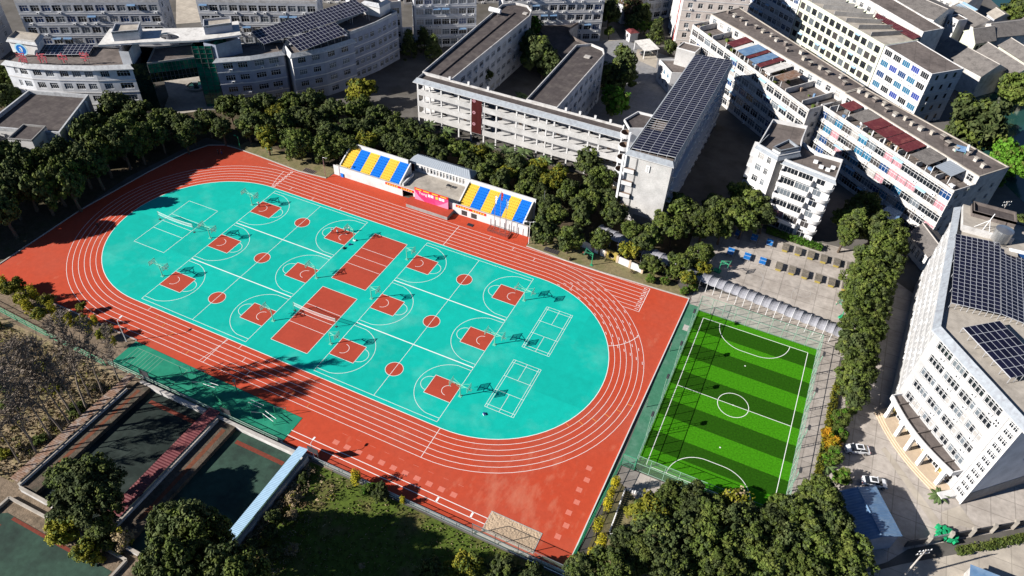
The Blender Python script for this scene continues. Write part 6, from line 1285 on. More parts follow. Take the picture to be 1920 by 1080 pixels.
for k in range(11):
    x, y = 124.6 + 1.1 * (k % 4 - 1.5) * .8, -4.6 + .95 * (k // 4 - 1) * .9; t = thing('green_bin', 'green plastic bin in the cluster by the boundary wall, %s row, %s from the left' % (('near', 'middle', 'far')[k // 4], ORD[k % 4]), 'bin', (x + .15 * rs.random(), y + .15 * rs.random()), 0, rs.random() * 6, 'green bins by the boundary wall')
    MB().prism([(-.28, -.3), (.28, -.3), (.28, .3), (-.28, .3)], .1, .95, 'bin_green').build('body', t); MB().face([(-.33, -.36, .95), (.33, -.36, .95), (.33, .36, 1.08), (-.33, .36, 1.08)], 'bin_green').box(-.33, .33, .3, .38, .9, 1.08, 'bin_green').build('lid', t); MB().tube((-.3, .33, .12), (.3, .33, .12), .11, 'tyre', n=8).build('wheels', t)
bw = Bld('boundary_wall', 'dark boundary wall with slanted pale piers along the road', 'wall', (118.4, -9.8)); a_, b_ = (118.4, -9.8), (142, 7.4)
for k in range(7):
    p, q = bw.L(between(a_, b_, k / 7)), bw.L(between(a_, b_, (k + .93) / 7)); d = (Vector(q) - Vector(p)).normalized(); nn = Vector((-d.y, d.x)) * .12
    MB().prism([(p[0] - nn.x, p[1] - nn.y), (q[0] - nn.x, q[1] - nn.y), (q[0] + nn.x, q[1] + nn.y), (p[0] + nn.x, p[1] + nn.y)], 0, 1.7, 'steel_dark' if k != 1 else 'steel').build('wall_panel', bw.root)
    MB().box(q[0] - .1, q[0] + .45, q[1] - .3, q[1] + .3, 0, 2.3, 'roof_light').build('pier', bw.root)
def utility(label, xy, h, lean=(0, 0)):
    t = thing('utility_pole', label, 'utility pole', xy); MB().tube((0, 0, 0), (lean[0], lean[1], h), .17, 'kerb', r1=.11, n=8).build('pole', t)
    for z in (h - .4, h - 1.3):
        c = MB().box(-1.2, 1.2, -.06, .06, z, z + .12, 'steel').build('cross_arm', t); c.location = (lean[0] * z / h, lean[1] * z / h, 0); c.rotation_euler = (0, 0, .6)
        for x in (-1.0, -.4, .4, 1.0): MB().tube((x, 0, z + .12), (x, 0, z + .38), .06, 'white_paint').build('insulator', c)
    return t
utility('concrete utility pole with cross arms standing by the road at the bottom right', (118.31, -16.05), 9.5); utility('concrete utility pole with cross arms beyond the office roof', (132.78, 92.43), 10.5)
mb = MB(); mb.face([(-2.2, -1.4, 2.4), (2.2, -1.4, 2.4), (2.2, 1.4, 2.8), (-2.2, 1.4, 2.8)], 'blue_metal'); t = thing('roadside_shed', 'small blue-roofed shed cut by the bottom edge beside the road', 'shed', (129.66, -11.76)); mb.build('roof', t); MB().box(-2, 2, -1.2, 1.2, 0, 2.3, 'old_white').build('wall', t)
sheet('concrete_patch', [(113.19, 9.37), (113.88, 10.26), (124.02, -2.12), (122.77, -3.30)], -0.006, 'road')
sheet('concrete_patch', [(123.97, 0.13), (126.97, 3.02), (129.98, -0.85), (127.01, -1.20), (124.50, -4.11)], -0.006, 'road')
# ---------------------------------------------------------------- people and their bags
def person(label, xy, rz, top, leg, pose=0, name='person'):
    t = thing(name, label, 'person', xy, 0, rz, 'people on the sports ground'); J = {}
    sw = (.12, .22, .05)[pose % 3]; ua = (.15, .5, 1.2)[pose % 3]
    V = [(0, 0, .95), (0, 0, 1.2), (0, .01, 1.42), (0, .02, 1.52), (0, .03, 1.66),
         (-.1, 0, .92), (-.11 - .02, sw, .5), (-.12, sw * .4, .08), (-.12, sw * .4 + .14, .04), (.1, 0, .92), (.11 + .02, -sw * .3, .5), (.12, -sw * 1.2, .08), (.12, -sw * 1.2 + .14, .04),
         (-.2, 0, 1.4), (-.27, .05 + ua * .1, 1.13 + ua * .12), (-.27, .2 + ua * .12, .92 + ua * .38), (.2, 0, 1.4), (.27, -.05 + ua * .1, 1.13 + ua * .12), (.27, .1 + ua * .14, .9 + ua * .40)]
    E = [(0, 1), (1, 2), (2, 3), (3, 4), (0, 5), (5, 6), (6, 7), (7, 8), (0, 9), (9, 10), (10, 11), (11, 12), (2, 13), (13, 14), (14, 15), (2, 16), (16, 17), (17, 18)]
    Rr = [.145, .15, .15, .065, .105, .09, .07, .05, .045, .09, .07, .05, .045, .07, .05, .035, .07, .05, .035]
    me = bpy.data.meshes.new('body'); me.from_pydata(V, E, [])
    o = place('body', me, t); o.modifiers.new('skin', 'SKIN')
    for i, r_ in enumerate(Rr): me.skin_vertices[0].data[i].radius = (r_, r_); me.skin_vertices[0].data[i].use_root = (i == 0)
    s_ = o.modifiers.new('sub', 'SUBSURF'); s_.levels = s_.render_levels = 1
    dg = bpy.context.evaluated_depsgraph_get(); m2 = bpy.data.meshes.new_from_object(o.evaluated_get(dg)); o.modifiers.clear(); o.data = m2; m2.materials.clear()
    for m_ in ('skin', top, leg, 'hair'): m2.materials.append(MATS[m_])
    for p in m2.polygons:
        z, x = p.center.z, abs(p.center.x); p.use_smooth = True
        p.material_index = 3 if (z > 1.66 or (z > 1.56 and p.center.y < .0)) or (z < .1) else (0 if z > 1.49 or (x > .24 and z < 1.2) else (1 if z > .95 else 2))
    return t
person('person in dark clothes walking on the upper left track corner, the left one of two', (-60.3, 29.0), 2.6, 'cloth_dark', 'cloth_dark', 0); person('person in dark clothes on the upper left track corner, the right one of two', (-59.5, 29.4), 2.4, 'cloth_dark', 'cloth_blue', 0)
person('person in dark clothes walking in the tree shade on the left bend', (-63, -9.2), 1.0, 'cloth_dark', 'cloth_dark', 1); person('player in a white top under the far left hoop', (-35.5, 15.2), 1.2, 'cloth_white', 'cloth_dark', 2)
for i, (x, y, p_, rz) in enumerate(((-13.6, 15.0, 1, 5.0), (-12.1, 15.2, 2, 4.6), (-10.9, 16.6, 2, 1.0), (-10.3, 17.4, 1, .5))): person('basketball player in a white top on the red key, %s from the left' % ORD[i], (x, y), rz, 'cloth_white', 'cloth_dark', p_)
for i, (x, y, m_, lb) in enumerate(((((-7.33, 15.17)), 0, 'cloth_white', 'pale bag dropped at the foot of the hoop near the players'), ((-7.42, 13.31), 0, 'cloth_blue', 'blue and white bag on the court below the players'), ((-7.85, 11.52), 0, 'cloth_dark', 'small dark bag on the court line'), ((43.29, -16.99), 0, 'cloth_white', 'blue and white bundle on the turquoise ground by the badminton court'))):
    t = thing('bag', lb, 'bag', x, 0, i * .8); mb = MB(); mb.prism([(-.35, -.2), (.35, -.2), (.4, .1), (.2, .25), (-.3, .22)], .01, .26, m_, top='cloth_blue' if i in (1, 3) else m_); mb.build('body', t); MB().tube((-.2, 0, .26), (0, 0, .38), .03, 'cloth_dark').tube((0, 0, .38), (.2, 0, .26), .03, 'cloth_dark').build('strap', t)

mb = MB()
for cx, cy, r0, a0, a1 in ((82, 47.5, 1.8, 0, 360), (93, 47.5, 1.8, 0, 360), (97, 45.5, 6.2, 90, 270), (78, 46, 6.2, -90, 90)): mb.ring(cx, cy, r0 - .05, r0 + .05, .0, 'kerb', math.radians(a0), math.radians(a1), 30)
mb.line(74, 51.5, 101, 51.2, .09, .003, 'kerb'); mb.line(74, 42.5, 101, 42.0, .09, .003, 'kerb')
mb.build('faded_court_marking', bpy.data.objects['schoolyard'])

# ---------------------------------------------------------------- vegetation
def leaf_quads(mb, c, n, rad, size, m, rnd, squash=.8, up=.35):
    for _ in range(n):
        while True:
            d = Vector((rnd.uniform(-1, 1), rnd.uniform(-1, 1), rnd.uniform(-1, 1)))
            if .05 < d.length < 1: break
        d.normalize(); r = rad * (.72 + .33 * rnd.random()); p = Vector(c) + Vector((d.x * r, d.y * r, d.z * r * squash))
        nrm = (d + Vector((rnd.uniform(-.7, .7), rnd.uniform(-.7, .7), rnd.uniform(-.3, .9) * up * 2))).normalized()
        a = nrm.cross(Vector((rnd.uniform(-1, 1), rnd.uniform(-1, 1), rnd.uniform(-1, 1)))).normalized(); b = nrm.cross(a); s = size * rnd.uniform(.6, 1.25)
        mb.face([tuple(p + a * s + b * s * .2), tuple(p + b * s * .75), tuple(p - a * s + b * s * .1), tuple(p - b * s * .7)], m)
def crown_mesh(seed, m, m2=None, clumps=46, leaves=46, shape='round', size=.115, mix=.25):
    """unit crown, radius about 1, centre at z=0: leaf clumps on the skins of a few uneven lobes, plus inner fill"""
    rnd = random.Random(seed); mb = MB(); cr = 2.0 / math.sqrt(clumps)
    if shape in ('round', 'tall'):
        zs = 1.0 if shape == 'round' else 1.5; lobes = [(Vector((0, 0, .05)), .62)]; n = rnd.randint(5, 8); ph = rnd.uniform(0, 6.28)
        for i in range(n):
            a = ph + 6.28 * i / n + rnd.uniform(-.35, .35); d = rnd.uniform(.38, .66); lobes.append((Vector((d * math.cos(a), d * math.sin(a), rnd.uniform(-.35, .38) * zs)), rnd.uniform(.30, .48)))
        for i in range(2): a = rnd.uniform(0, 6.28); lobes.append((Vector((.22 * math.cos(a), .22 * math.sin(a), rnd.uniform(.35, .55) * zs)), rnd.uniform(.3, .42)))
        done = tries = 0
        while done < clumps and tries < clumps * 30:
            tries += 1; c, r = rnd.choices(lobes, [l[1] ** 2 for l in lobes])[0]; d = Vector((rnd.gauss(0, 1), rnd.gauss(0, 1), rnd.gauss(.25, 1)))
            if d.length < .1: continue
            p = c + d.normalized() * r * rnd.uniform(.86, 1.06)
            if any((p - c2).length < r2 * .80 for c2, r2 in lobes if c2 is not c) or p.z < -.78 * zs: continue
            leaf_quads(mb, p, leaves, rnd.uniform(.5, 1.15) * cr, size, m2 if (m2 and rnd.random() < mix) else m, rnd); done += 1
        for c, r in lobes: leaf_quads(mb, c, 40, r * .72, size * 2.4, m, rnd)
    else:
        for k in range(clumps):
            u = (k + .5) / clumps; t = k * 2.399963 + rnd.uniform(-.35, .35); z = max(-.8, min(1, 1 - 1.75 * u + rnd.uniform(-.08, .08))); rr = math.sqrt(max(0, 1 - z * z)); rad = rnd.uniform(.62, .92)
            if shape == 'cone': rr = .18 + .80 * (1 - (z + .8) / 1.8); z *= 1.5
            if shape == 'column': z *= 2.4; rr = .5 + .5 * rr * .6; rad *= .6
            leaf_quads(mb, (rr * math.cos(t) * rad, rr * math.sin(t) * rad, z * rad), leaves, rnd.uniform(.55, 1.2) * cr, size, m2 if (m2 and rnd.random() < mix) else m, rnd)
        leaf_quads(mb, (0, 0, -.05), 120, .4, size * 2.0, m, rnd)
    return mb.mesh('crown')
def trunk_mesh(seed, h, m='bark', r=.16, limbs=5, ch=.5):
    rnd = random.Random(seed); mb = MB(); mb.tube((0, 0, -.1), (rnd.uniform(-.1, .1), rnd.uniform(-.1, .1), h), r, m, r1=r * .6, n=7)
    for k in range(limbs):
        a = 6.28 * k / limbs + rnd.random(); z = h * rnd.uniform(.55, .95); L = rnd.uniform(1.2, 2.0) * ch; mb.tube((0, 0, z), (L * math.cos(a), L * math.sin(a), z + L * .9), r * .5, m, r1=r * .18, n=5)
    return mb.mesh('trunk')
PROTO = {}
def tree_proto(kind):
    if kind in PROTO: return PROTO[kind]
    C = {'dark': ('leaf_dark', 'leaf_mid', 'round', 84, 46), 'mid': ('leaf_mid', 'leaf_dark', 'round', 84, 46), 'bright': ('leaf_bright', 'leaf_mid', 'round', 76, 46), 'yellow': ('leaf_yellowish', 'leaf_mid', 'round', 64, 44), 'tall': ('leaf_dark', 'leaf_mid', 'tall', 84, 42), 'brown': ('leaf_brown', 'leaf_dark', 'tall', 80, 40), 'cone': ('leaf_dark', 'leaf_mid', 'cone', 70, 40), 'big': ('leaf_dark', 'leaf_mid', 'round', 190, 50), 'bigmid': ('leaf_mid', 'leaf_dark', 'round', 190, 50), 'sparse': ('leaf_yellowish', 'leaf_dry', 'round', 44, 22), 'shrub': ('leaf_mid', 'leaf_bright', 'round', 60, 50), 'ginkgo': ('leaf_ginkgo', 'leaf_yellowish', 'column', 54, 22), 'gold': ('leaf_orange', 'leaf_ginkgo', 'round', 44, 40), 'dry': ('leaf_dry', 'leaf_yellowish', 'round', 38, 22)}[kind]
    v = [crown_mesh(hash_(kind) + k * 31, C[0], C[1], C[3], C[4], C[2], size=(.046 if 'big' in kind else .072)) for k in range(6 if kind in ('dark', 'mid', 'big', 'bigmid') else 3)]
    PROTO[kind] = (v, [trunk_mesh(hash_(kind) + 5 + k, 1.0, 'bark_pale' if kind in ('ginkgo', 'dry', 'sparse') else 'bark', .075, 5, .17) for k in range(2)]); return PROTO[kind]
def hash_(s): return sum(ord(c) * (i + 3) for i, c in enumerate(s))
TREE_N = [0]
def tree(kind, label, x, y, r, zc, group=None, name='tree', cat='tree', z=0.0, flat=1.0):
    """r: crown radius in metres, zc: height of the crown centre"""
    rnd = random.Random(TREE_N[0] * 13 + 7); TREE_N[0] += 1; cr_, tr_ = tree_proto(kind)
    t = thing(name, label, cat, (x, y), z, rnd.random() * 6.28, group)
    s = r * 1.0; o = place('crown', cr_[rnd.randrange(len(cr_))], t, (0, 0, zc), rnd.random() * 6.28); o.scale = (s * rnd.uniform(.92, 1.08), s * rnd.uniform(.92, 1.08), s * flat * rnd.uniform(.9, 1.12))
    if zc > r * .55: o = place('trunk', tr_[rnd.randrange(len(tr_))], t); k = max(.6, zc * .95); o.scale = (k * .8, k * .8, k)
    return t
def grove(pts, kinds, phrase, zc, group, cat='tree', name='tree', flat=1.0, zk=0.0):
    """phrase: wording with %s for the ordinal, counted from the left of the photograph"""
    order = sorted(range(len(pts)), key=lambda i: pts[i][0] * .906 + pts[i][1] * .2)
    rank = {i: k for k, i in enumerate(order)}; rnd = random.Random(len(pts) * 17 + len(phrase))
    words = {'dark': 'dark green', 'mid': 'mid green', 'yellow': 'yellowish green', 'bright': 'bright green', 'tall': 'tall', 'big': 'large dark', 'bigmid': 'large leafy', 'sparse': 'thin yellowish', 'cone': 'pointed dark', 'brown': 'brown', 'shrub': 'clipped round', 'ginkgo': 'golden', 'gold': 'orange-gold', 'dry': 'dry brown'}
    for i, (x, y, r) in enumerate(pts):
        kd = kinds[i % len(kinds)] if isinstance(kinds, (list, tuple)) else kinds
        tree(kd, phrase % (words[kd], nth(rank[i])), x, y, r, zc + r * zk, group, name, cat, 0, flat)
W = ['dark', 'mid', 'dark', 'dark', 'mid', 'yellow']
grove([
    (-86.7, -9.9, 3.88), (-83.6, -5.6, 3.87), (-76.7, -3.4, 3.64), (-77.1, 1.6, 3.53), (-76.1, -10.4, 3.73), (-81.4, -15.2, 3.62),
    (-76.5, -20.3, 3.23), (-86.9, 11.3, 3.56), (-84.4, 2.0, 3.78), (-76.4, 7.5, 3.26), (-75.1, 12.6, 3.59), (-89.7, -4.5, 3.80),
    (-95.6, -5.0, 3.72), (-79.9, 15.2, 3.51), (-73.7, 16.2, 3.29), (-78.4, 18.1, 3.20), (-84.3, -1.5, 3.44), (-81.6, 10.7, 3.34),
    (-80.7, -11.2, 3.48), (-71.7, -6.3, 3.26), (-74.0, 2.8, 3.04), (-76.7, -6.5, 3.32)],
      ['dark', 'dark', 'mid', 'dark', 'dark', 'dark', 'dark'], '%s tree below the low left hall, %s from the left', 7.4, 'trees left of the track', flat=1.45)
grove([(-98, -12, 4.4), (-104, -24, 4.6), (-95, -30, 4.2), (-106, -4, 4.5), (-112, -16, 4.6), (-92, -21, 4.3), (-100, -38, 4.4), (-90, -38, 4.0), (-86, -30, 4.0), (-114, -32, 4.6), (-84, -21, 3.8), (-120, -6, 4.5)], ['dark', 'mid'], '%s tree in the thicket left of the bend, %s from the left', 7.6, 'thicket left of the bend', flat=1.5)
grove([
    (-93.0, 27.1, 4.98), (-87.1, 28.1, 4.06), (-84.7, 22.0, 4.14), (-78.4, 27.1, 3.61), (-72.6, 29.7, 3.73), (-67.5, 34.8, 3.56),
    (-67.4, 43.3, 3.97), (-61.7, 44.8, 4.09), (-56.5, 37.7, 3.64), (-91.7, 19.0, 3.70), (-77.0, 23.1, 3.24), (-77.3, 30.3, 3.30),
    (-68.3, 29.5, 3.04), (-61.5, 33.3, 3.17), (-132.5, 24.2, 4.24), (-124.1, 18.1, 4.09), (-72.6, 22.4, 2.87), (-67.2, 25.4, 2.69),
    (-84.5, 15.8, 3.26)],
      ['dark', 'dark', 'mid', 'dark'], '%s tree before the gate building, %s from the left', 5.5, 'trees in front of the gate')
grove([
    (-59.0, 49.1, 3.94), (-53.4, 52.2, 3.92), (-49.1, 56.4, 4.25), (-40.7, 55.9, 4.16), (-41.5, 69.5, 4.68), (-34.7, 59.3, 4.30),
    (-27.6, 59.2, 3.92), (-21.2, 56.5, 3.83), (-15.7, 56.7, 3.78), (-52.9, 40.7, 3.63), (-48.7, 43.0, 3.77), (-44.5, 47.7, 3.94),
    (-48.0, 35.2, 3.22), (-43.1, 38.0, 3.20), (-34.5, 44.6, 3.65), (-31.1, 50.3, 3.53), (-26.6, 52.2, 3.51), (-30.1, 42.1, 3.28),
    (-18.1, 48.7, 3.11), (-12.6, 48.7, 3.36), (-23.1, 46.0, 2.97), (-27.1, 43.2, 2.97), (-10.2, 55.0, 3.12), (-7.5, 54.0, 3.24),
    (-41.1, 49.6, 3.46), (-21.8, 50.7, 3.01), (-16.8, 53.5, 3.00), (-47.9, 49.1, 3.19), (-53.0, 46.2, 3.21)],
      ['dark', 'mid', 'dark', 'dark', 'yellow', 'mid', 'dark', 'dark'], '%s tree below the shaded school wing, %s from the left', 5.5, 'trees below the shaded wing')
tree('bigmid', 'broad bright leafy tree leaning over the track verge left of the grandstand', *[
    (-38.9, 37.2, 4.97)][0], 4.5); tree('mid', 'leafy tree beside the left end wall of the grandstand', *[
    (-32.8, 38.8, 3.87)][0], 4.5)
grove([
    (-4.5, 51.5, 3.20), (-1.1, 56.3, 3.38), (3.8, 53.1, 3.02), (5.4, 56.3, 3.34), (10.0, 55.6, 3.30), (9.6, 50.0, 3.09),
    (15.9, 56.3, 3.99), (21.4, 55.3, 3.52), (27.9, 53.1, 3.45), (15.8, 47.6, 3.31), (22.5, 48.5, 3.28), (32.2, 53.3, 3.43),
    (21.5, 57.6, 3.12), (30.1, 44.4, 3.45), (33.6, 41.4, 3.13), (33.3, 34.6, 3.93), (32.4, 51.5, 3.14), (27.5, 58.9, 2.69),
    (20.5, 52.3, 2.78), (-6.4, 57.1, 2.98), (36.9, 48.1, 2.67), (15.7, 51.1, 2.79), (26.5, 48.9, 2.72)],
      ['dark', 'mid', 'dark', 'yellow', 'dark', 'mid', 'dark', 'mid', 'yellow'], '%s tree between grandstand and white school, %s from the left', 4.5, 'trees behind the grandstand')
grove([
    (32.1, 67.7, 4.37), (38.1, 61.1, 4.08), (37.9, 51.1, 3.79), (36.6, 58.4, 3.21), (46.2, 48.6, 3.45), (46.5, 37.8, 2.78),
    (39.6, 34.8, 3.52), (39.4, 43.3, 2.87), (42.6, 53.7, 2.99), (51.7, 44.4, 2.85), (56.6, 45.2, 3.11), (55.6, 41.5, 2.29)],
      ['dark', 'mid', 'mid', 'dark'], '%s tree below the solar-roofed block, %s from the left', 4.5, 'trees below the solar-roofed block')
grove([
    (53.4, 39.0, 2.67), (59.6, 36.8, 2.76), (65.0, 39.2, 3.28), (68.4, 35.9, 2.24), (68.8, 45.6, 3.63), (69.5, 40.6, 2.54)], ['yellow', 'mid', 'mid', 'yellow', 'bigmid', 'yellow'], '%s small tree beside the canopy walkway, %s from the left', 3.0, 'small trees by the canopy')
grove([
    (60.4, 34.1, 1.37), (63.5, 35.1, 1.12), (69.9, 36.0, 1.37), (68.5, 33.9, 1.11)], 'shrub', '%s shrub on the verge by the lane numbers, %s from the left', .9, 'verge shrubs', 'shrub', 'shrub')
grove([
    (60.6, 57.6, 4.48), (60.9, 48.6, 3.66), (67.0, 53.7, 4.39), (67.5, 62.3, 3.59), (71.8, 62.6, 3.87), (76.0, 67.7, 4.80),
    (75.2, 75.8, 3.94), (63.5, 57.1, 3.11), (71.2, 55.3, 3.21), (75.4, 59.9, 3.41), (57.5, 49.6, 3.02), (79.7, 64.6, 2.79),
    (71.8, 70.5, 3.57)], ['mid', 'mid', 'bigmid', 'dark'], '%s tree before the balcony tower, %s from the left', 5.5, 'trees before the balcony tower')
grove([
    (101.3, 80.5, 4.34), (99.5, 72.8, 4.34), (104.9, 71.9, 4.63), (108.6, 72.2, 3.92), (107.2, 65.3, 4.23), (110.3, 67.0, 3.13),
    (104.9, 58.4, 4.23), (109.4, 59.5, 3.58), (103.4, 52.4, 3.85), (106.3, 53.0, 3.87), (108.3, 52.0, 3.20), (104.2, 45.9, 4.01),
    (107.4, 46.5, 3.51), (103.7, 40.0, 3.90), (107.1, 41.4, 3.17), (103.9, 34.2, 3.80), (106.8, 35.2, 3.09), (103.9, 28.1, 3.70),
    (106.6, 28.7, 3.00), (105.4, 23.6, 3.39), (105.1, 19.5, 3.33), (107.5, 21.2, 2.67), (106.0, 15.6, 2.82), (98.6, 66.4, 3.10),
    (98.2, 73.1, 3.19), (106.4, 31.4, 2.79), (107.5, 37.2, 2.49)],
      ['bigmid', 'mid', 'dark', 'bigmid', 'mid'], '%s tree in the row beside the office, %s from the left', 6.0, 'row of trees beside the office')
grove([
    (105.3, 12.5, 2.16), (105.2, 8.1, 2.00), (104.9, 2.1, 2.06), (106.9, -1.6, 1.82), (106.9, 16.7, 1.74)], 'shrub', '%s shrub in the hedge strip beside the forecourt, %s from the left', 1.5, 'shrubs beside the forecourt', 'shrub', 'shrub')
grove([
    (104.4, 5.7, 1.76), (103.5, 7.4, 1.22)], 'gold', '%s bush among round forecourt shrubs, %s from the left', 1.3, 'golden bushes', 'shrub', 'shrub')
grove([
    (102.9, -11.3, 4.27), (103.5, -15.2, 4.89), (99.8, -17.4, 4.63), (102.9, -21.3, 4.95), (99.1, -23.2, 4.88), (106.7, -19.4, 4.63),
    (96.5, -20.4, 4.17), (108.0, -22.2, 4.58), (102.3, -26.2, 4.66), (83.9, -21.9, 3.93), (87.3, -23.4, 4.28), (91.7, -22.8, 4.30),
    (87.4, -28.9, 4.54), (94.2, -24.1, 4.66), (80.4, -30.9, 4.32), (78.7, -34.3, 3.72), (83.2, -33.9, 4.09), (91.1, -32.0, 4.49),
    (96.1, -28.6, 4.58), (76.8, -33.9, 3.11), (75.6, -38.1, 3.67), (84.6, -27.8, 3.83), (91.3, -27.5, 4.03), (98.6, -26.8, 4.25),
    (71.3, -40.5, 2.60), (105.3, -16.6, 3.90)],
      ['bigmid', 'big', 'bigmid', 'bigmid', 'big'], '%s tree in the wood at the bottom right, %s from the left', 6.0, 'wood at the bottom right')
tree('yellow', 'yellowing tree at the corner of the picket lawn', *[
    (78.4, -25.3, 3.84)][0], 4.2); tree('sparse', 'thin half-bare tree at the near goal fence', *[
    (90.0, -18.9, 3.45)][0], 5.0); tree('bigmid', 'leafy tree pressing against the near goal fence', *[
    (80.4, -22.0, 3.30)][0], 5.0)
grove([
    (70.9, -22.1, 1.43), (71.1, -26.5, 1.50), (71.0, -30.9, 1.57), (72.5, -33.4, 1.55), (71.9, -36.2, 1.35), (70.9, -24.4, 1.14)], 'ginkgo', '%s slender ginkgo along the right track fence, %s from the left', 3.2, 'ginkgo trees by the track fence')
grove([
    (54.8, -47.2, 3.10), (60.5, -45.1, 3.10), (50.8, -50.1, 2.65), (65.2, -44.2, 2.65)], ['yellow', 'dark', 'mid', 'dark'], '%s tree cut by the bottom edge below the lawn, %s from the left', 3.2, 'trees at the bottom edge')
tree('ginkgo', 'yellow young tree at the lawn edge by the low fence', *[
    (30.4, -40.5, 1.64)][0], 2.2); tree('shrub', 'dark round bush beside the yellow young tree on the lawn edge', *[
    (33.3, -41.2, 1.43)][0], 1.5, name='shrub', cat='shrub'); tree('dark', 'dark round bush at the middle of the lawn edge', *[
    (35.8, -41.1, 1.80)][0], 1.8, name='shrub', cat='shrub'); tree('ginkgo', 'small yellow sapling on the lawn near the low fence', *[
    (39.4, -40.2, 0.85)][0], 1.3)
grove([
    (-3.7, -63.8, 5.58), (1.2, -65.2, 4.09), (-6.7, -63.4, 4.04)], 'big', '%s tree over the left sunken court, %s from the left', 8.0, 'large trees over the sunken courts')
grove([
    (17.8, -63.9, 5.71), (14.5, -63.8, 4.07), (22.6, -65.1, 5.15)], ['big', 'big', 'bigmid'], '%s tree at the bottom beside the courts, %s from the left', 11.0, 'large trees at the bottom', flat=1.35)
grove([
    (20.3, -70.3, 3.90), (23.4, -69.1, 4.20), (29.1, -67.3, 4.61), (32.7, -67.2, 4.47)], ['big', 'bigmid'], '%s tall tree at the bottom edge left of the lawn, %s from the left', 15.0, 'tall trees at the bottom edge', flat=1.35)
grove([
    (-5.8, -69.2, 2.79), (-0.0, -67.1, 2.73), (0.5, -69.9, 2.32), (3.5, -65.9, 2.00)], ['yellow', 'mid', 'yellow', 'dry'], '%s bush at the corner of the low kerb wall, %s from the left', 1.5, 'bushes by the kerb wall', 'shrub', 'shrub')
grove([
    (-16.8, 95.5, 7.26), (-8.5, 120.0, 5.55), (-0.9, 113.2, 7.53), (23.5, 124.3, 5.07), (21.4, 114.7, 4.74), (26.3, 114.2, 4.36)], ['big', 'tall', 'tall', 'tall', 'dark', 'tall'], '%s tree in the white school courtyards, %s from the left', 6.2, 'courtyard trees')
tree('bright', 'bright green tree beside the far wing of the white school', *[
    (-14.9, 133.1, 5.06)][0], 6.2); tree('bright', 'bright green tree in the yard beside the solar-roofed block', *[
    (27.6, 101.7, 5.00)][0], 5.2)
grove([
    (-0.4, 159.2, 4.57), (5.2, 160.9, 4.57), (11.1, 170.1, 5.11), (5.7, 172.6, 4.74), (-5.5, 162.9, 4.22), (15.7, 167.2, 3.78)], ['brown', 'dark', 'brown', 'tall'], '%s autumn tree at the top edge behind the kiosk, %s from the left', 6.0, 'autumn trees at the top')
grove([
    (8.3, 153.2, 2.03), (14.1, 164.1, 3.56), (23.4, 160.1, 4.10), (31.3, 151.8, 2.78), (18.4, 163.5, 2.70)], ['shrub', 'dark', 'cone', 'dark'], '%s small tree round the car park, %s from the left', 3.0, 'car park trees')
grove([
    (-45.8, 105.4, 3.77), (-37.6, 107.0, 4.10), (-39.7, 126.2, 3.17), (-43.6, 111.5, 3.44)], ['cone', 'cone', 'dark', 'cone'], '%s tree in the dark court behind the shaded wing, %s from the left', 4.2, 'trees behind the shaded wing')
grove([
    (128.5, 140.4, 8.77), (136.3, 127.6, 5.32), (139.3, 126.7, 5.14), (140.1, 172.6, 6.40), (143.5, 246.9, 6.58), (136.7, 89.9, 4.17),
    (139.3, 88.8, 4.00), (131.9, 113.7, 3.48)], ['tall', 'bright', 'bright', 'mid', 'mid', 'mid'], '%s riverside tree at the right edge, %s from the left', 5.0, 'riverside trees')
grove([
    (92.2, 166.6, 2.26), (95.0, 165.1, 2.46), (89.4, 168.5, 1.86), (97.1, 164.1, 1.84)], 'bright', '%s bush in the gap below the cream block, %s from the left', 1.5, 'bushes below the cream block', 'shrub', 'shrub')
# young ginkgo hedge along the lower left kerb
grove([
    (-62.9, -34.0, 2.35), (-59.9, -34.3, 2.05), (-56.1, -35.1, 2.01), (-53.0, -36.2, 1.85), (-55.1, -33.1, 1.74), (-48.8, -36.7, 1.82),
    (-50.9, -33.3, 1.72), (-48.0, -34.5, 1.56), (-44.6, -35.9, 1.54), (-43.7, -31.3, 1.03), (-40.1, -33.9, 1.39), (-37.4, -35.0, 1.37),
    (-38.0, -32.8, 1.13), (-33.9, -34.9, 1.35), (-33.1, -33.7, 1.11), (-30.2, -35.5, 1.09), (-42.4, -35.1, 1.53), (-60.5, -32.8, 1.78)], ['ginkgo', 'yellow', 'sparse', 'ginkgo'], '%s young tree along the lower left kerb, %s from the left', 1.9, 'yellow hedge along the kerb')
# overgrown garden: dry bushes
rv = random.Random(21); pts = []
for k in range(64):
    x, y = rv.uniform(-75, -24), rv.uniform(-74, -42); r_ = rv.uniform(.7, 1.7)
    if y < -67 and x > -58: continue
    pts.append((round(x, 1), round(y, 1), round(r_, 2)))
grove(pts, ['dry', 'dry', 'yellow', 'dry', 'mid', 'dark'], '%s bush in the overgrown garden, %s from the left', .6, 'bushes of the overgrown garden', 'shrub', 'shrub', .75)
grove([(round(rv.uniform(21.5, 50), 1), round(rv.uniform(-72, -52), 1), round(rv.uniform(.6, 1.3), 2)) for k in range(16)], ['yellow', 'dry', 'mid'], '%s low bush on the shaded lawn, %s from the left', .5, 'low bushes on the lawn', 'shrub', 'shrub', .7)
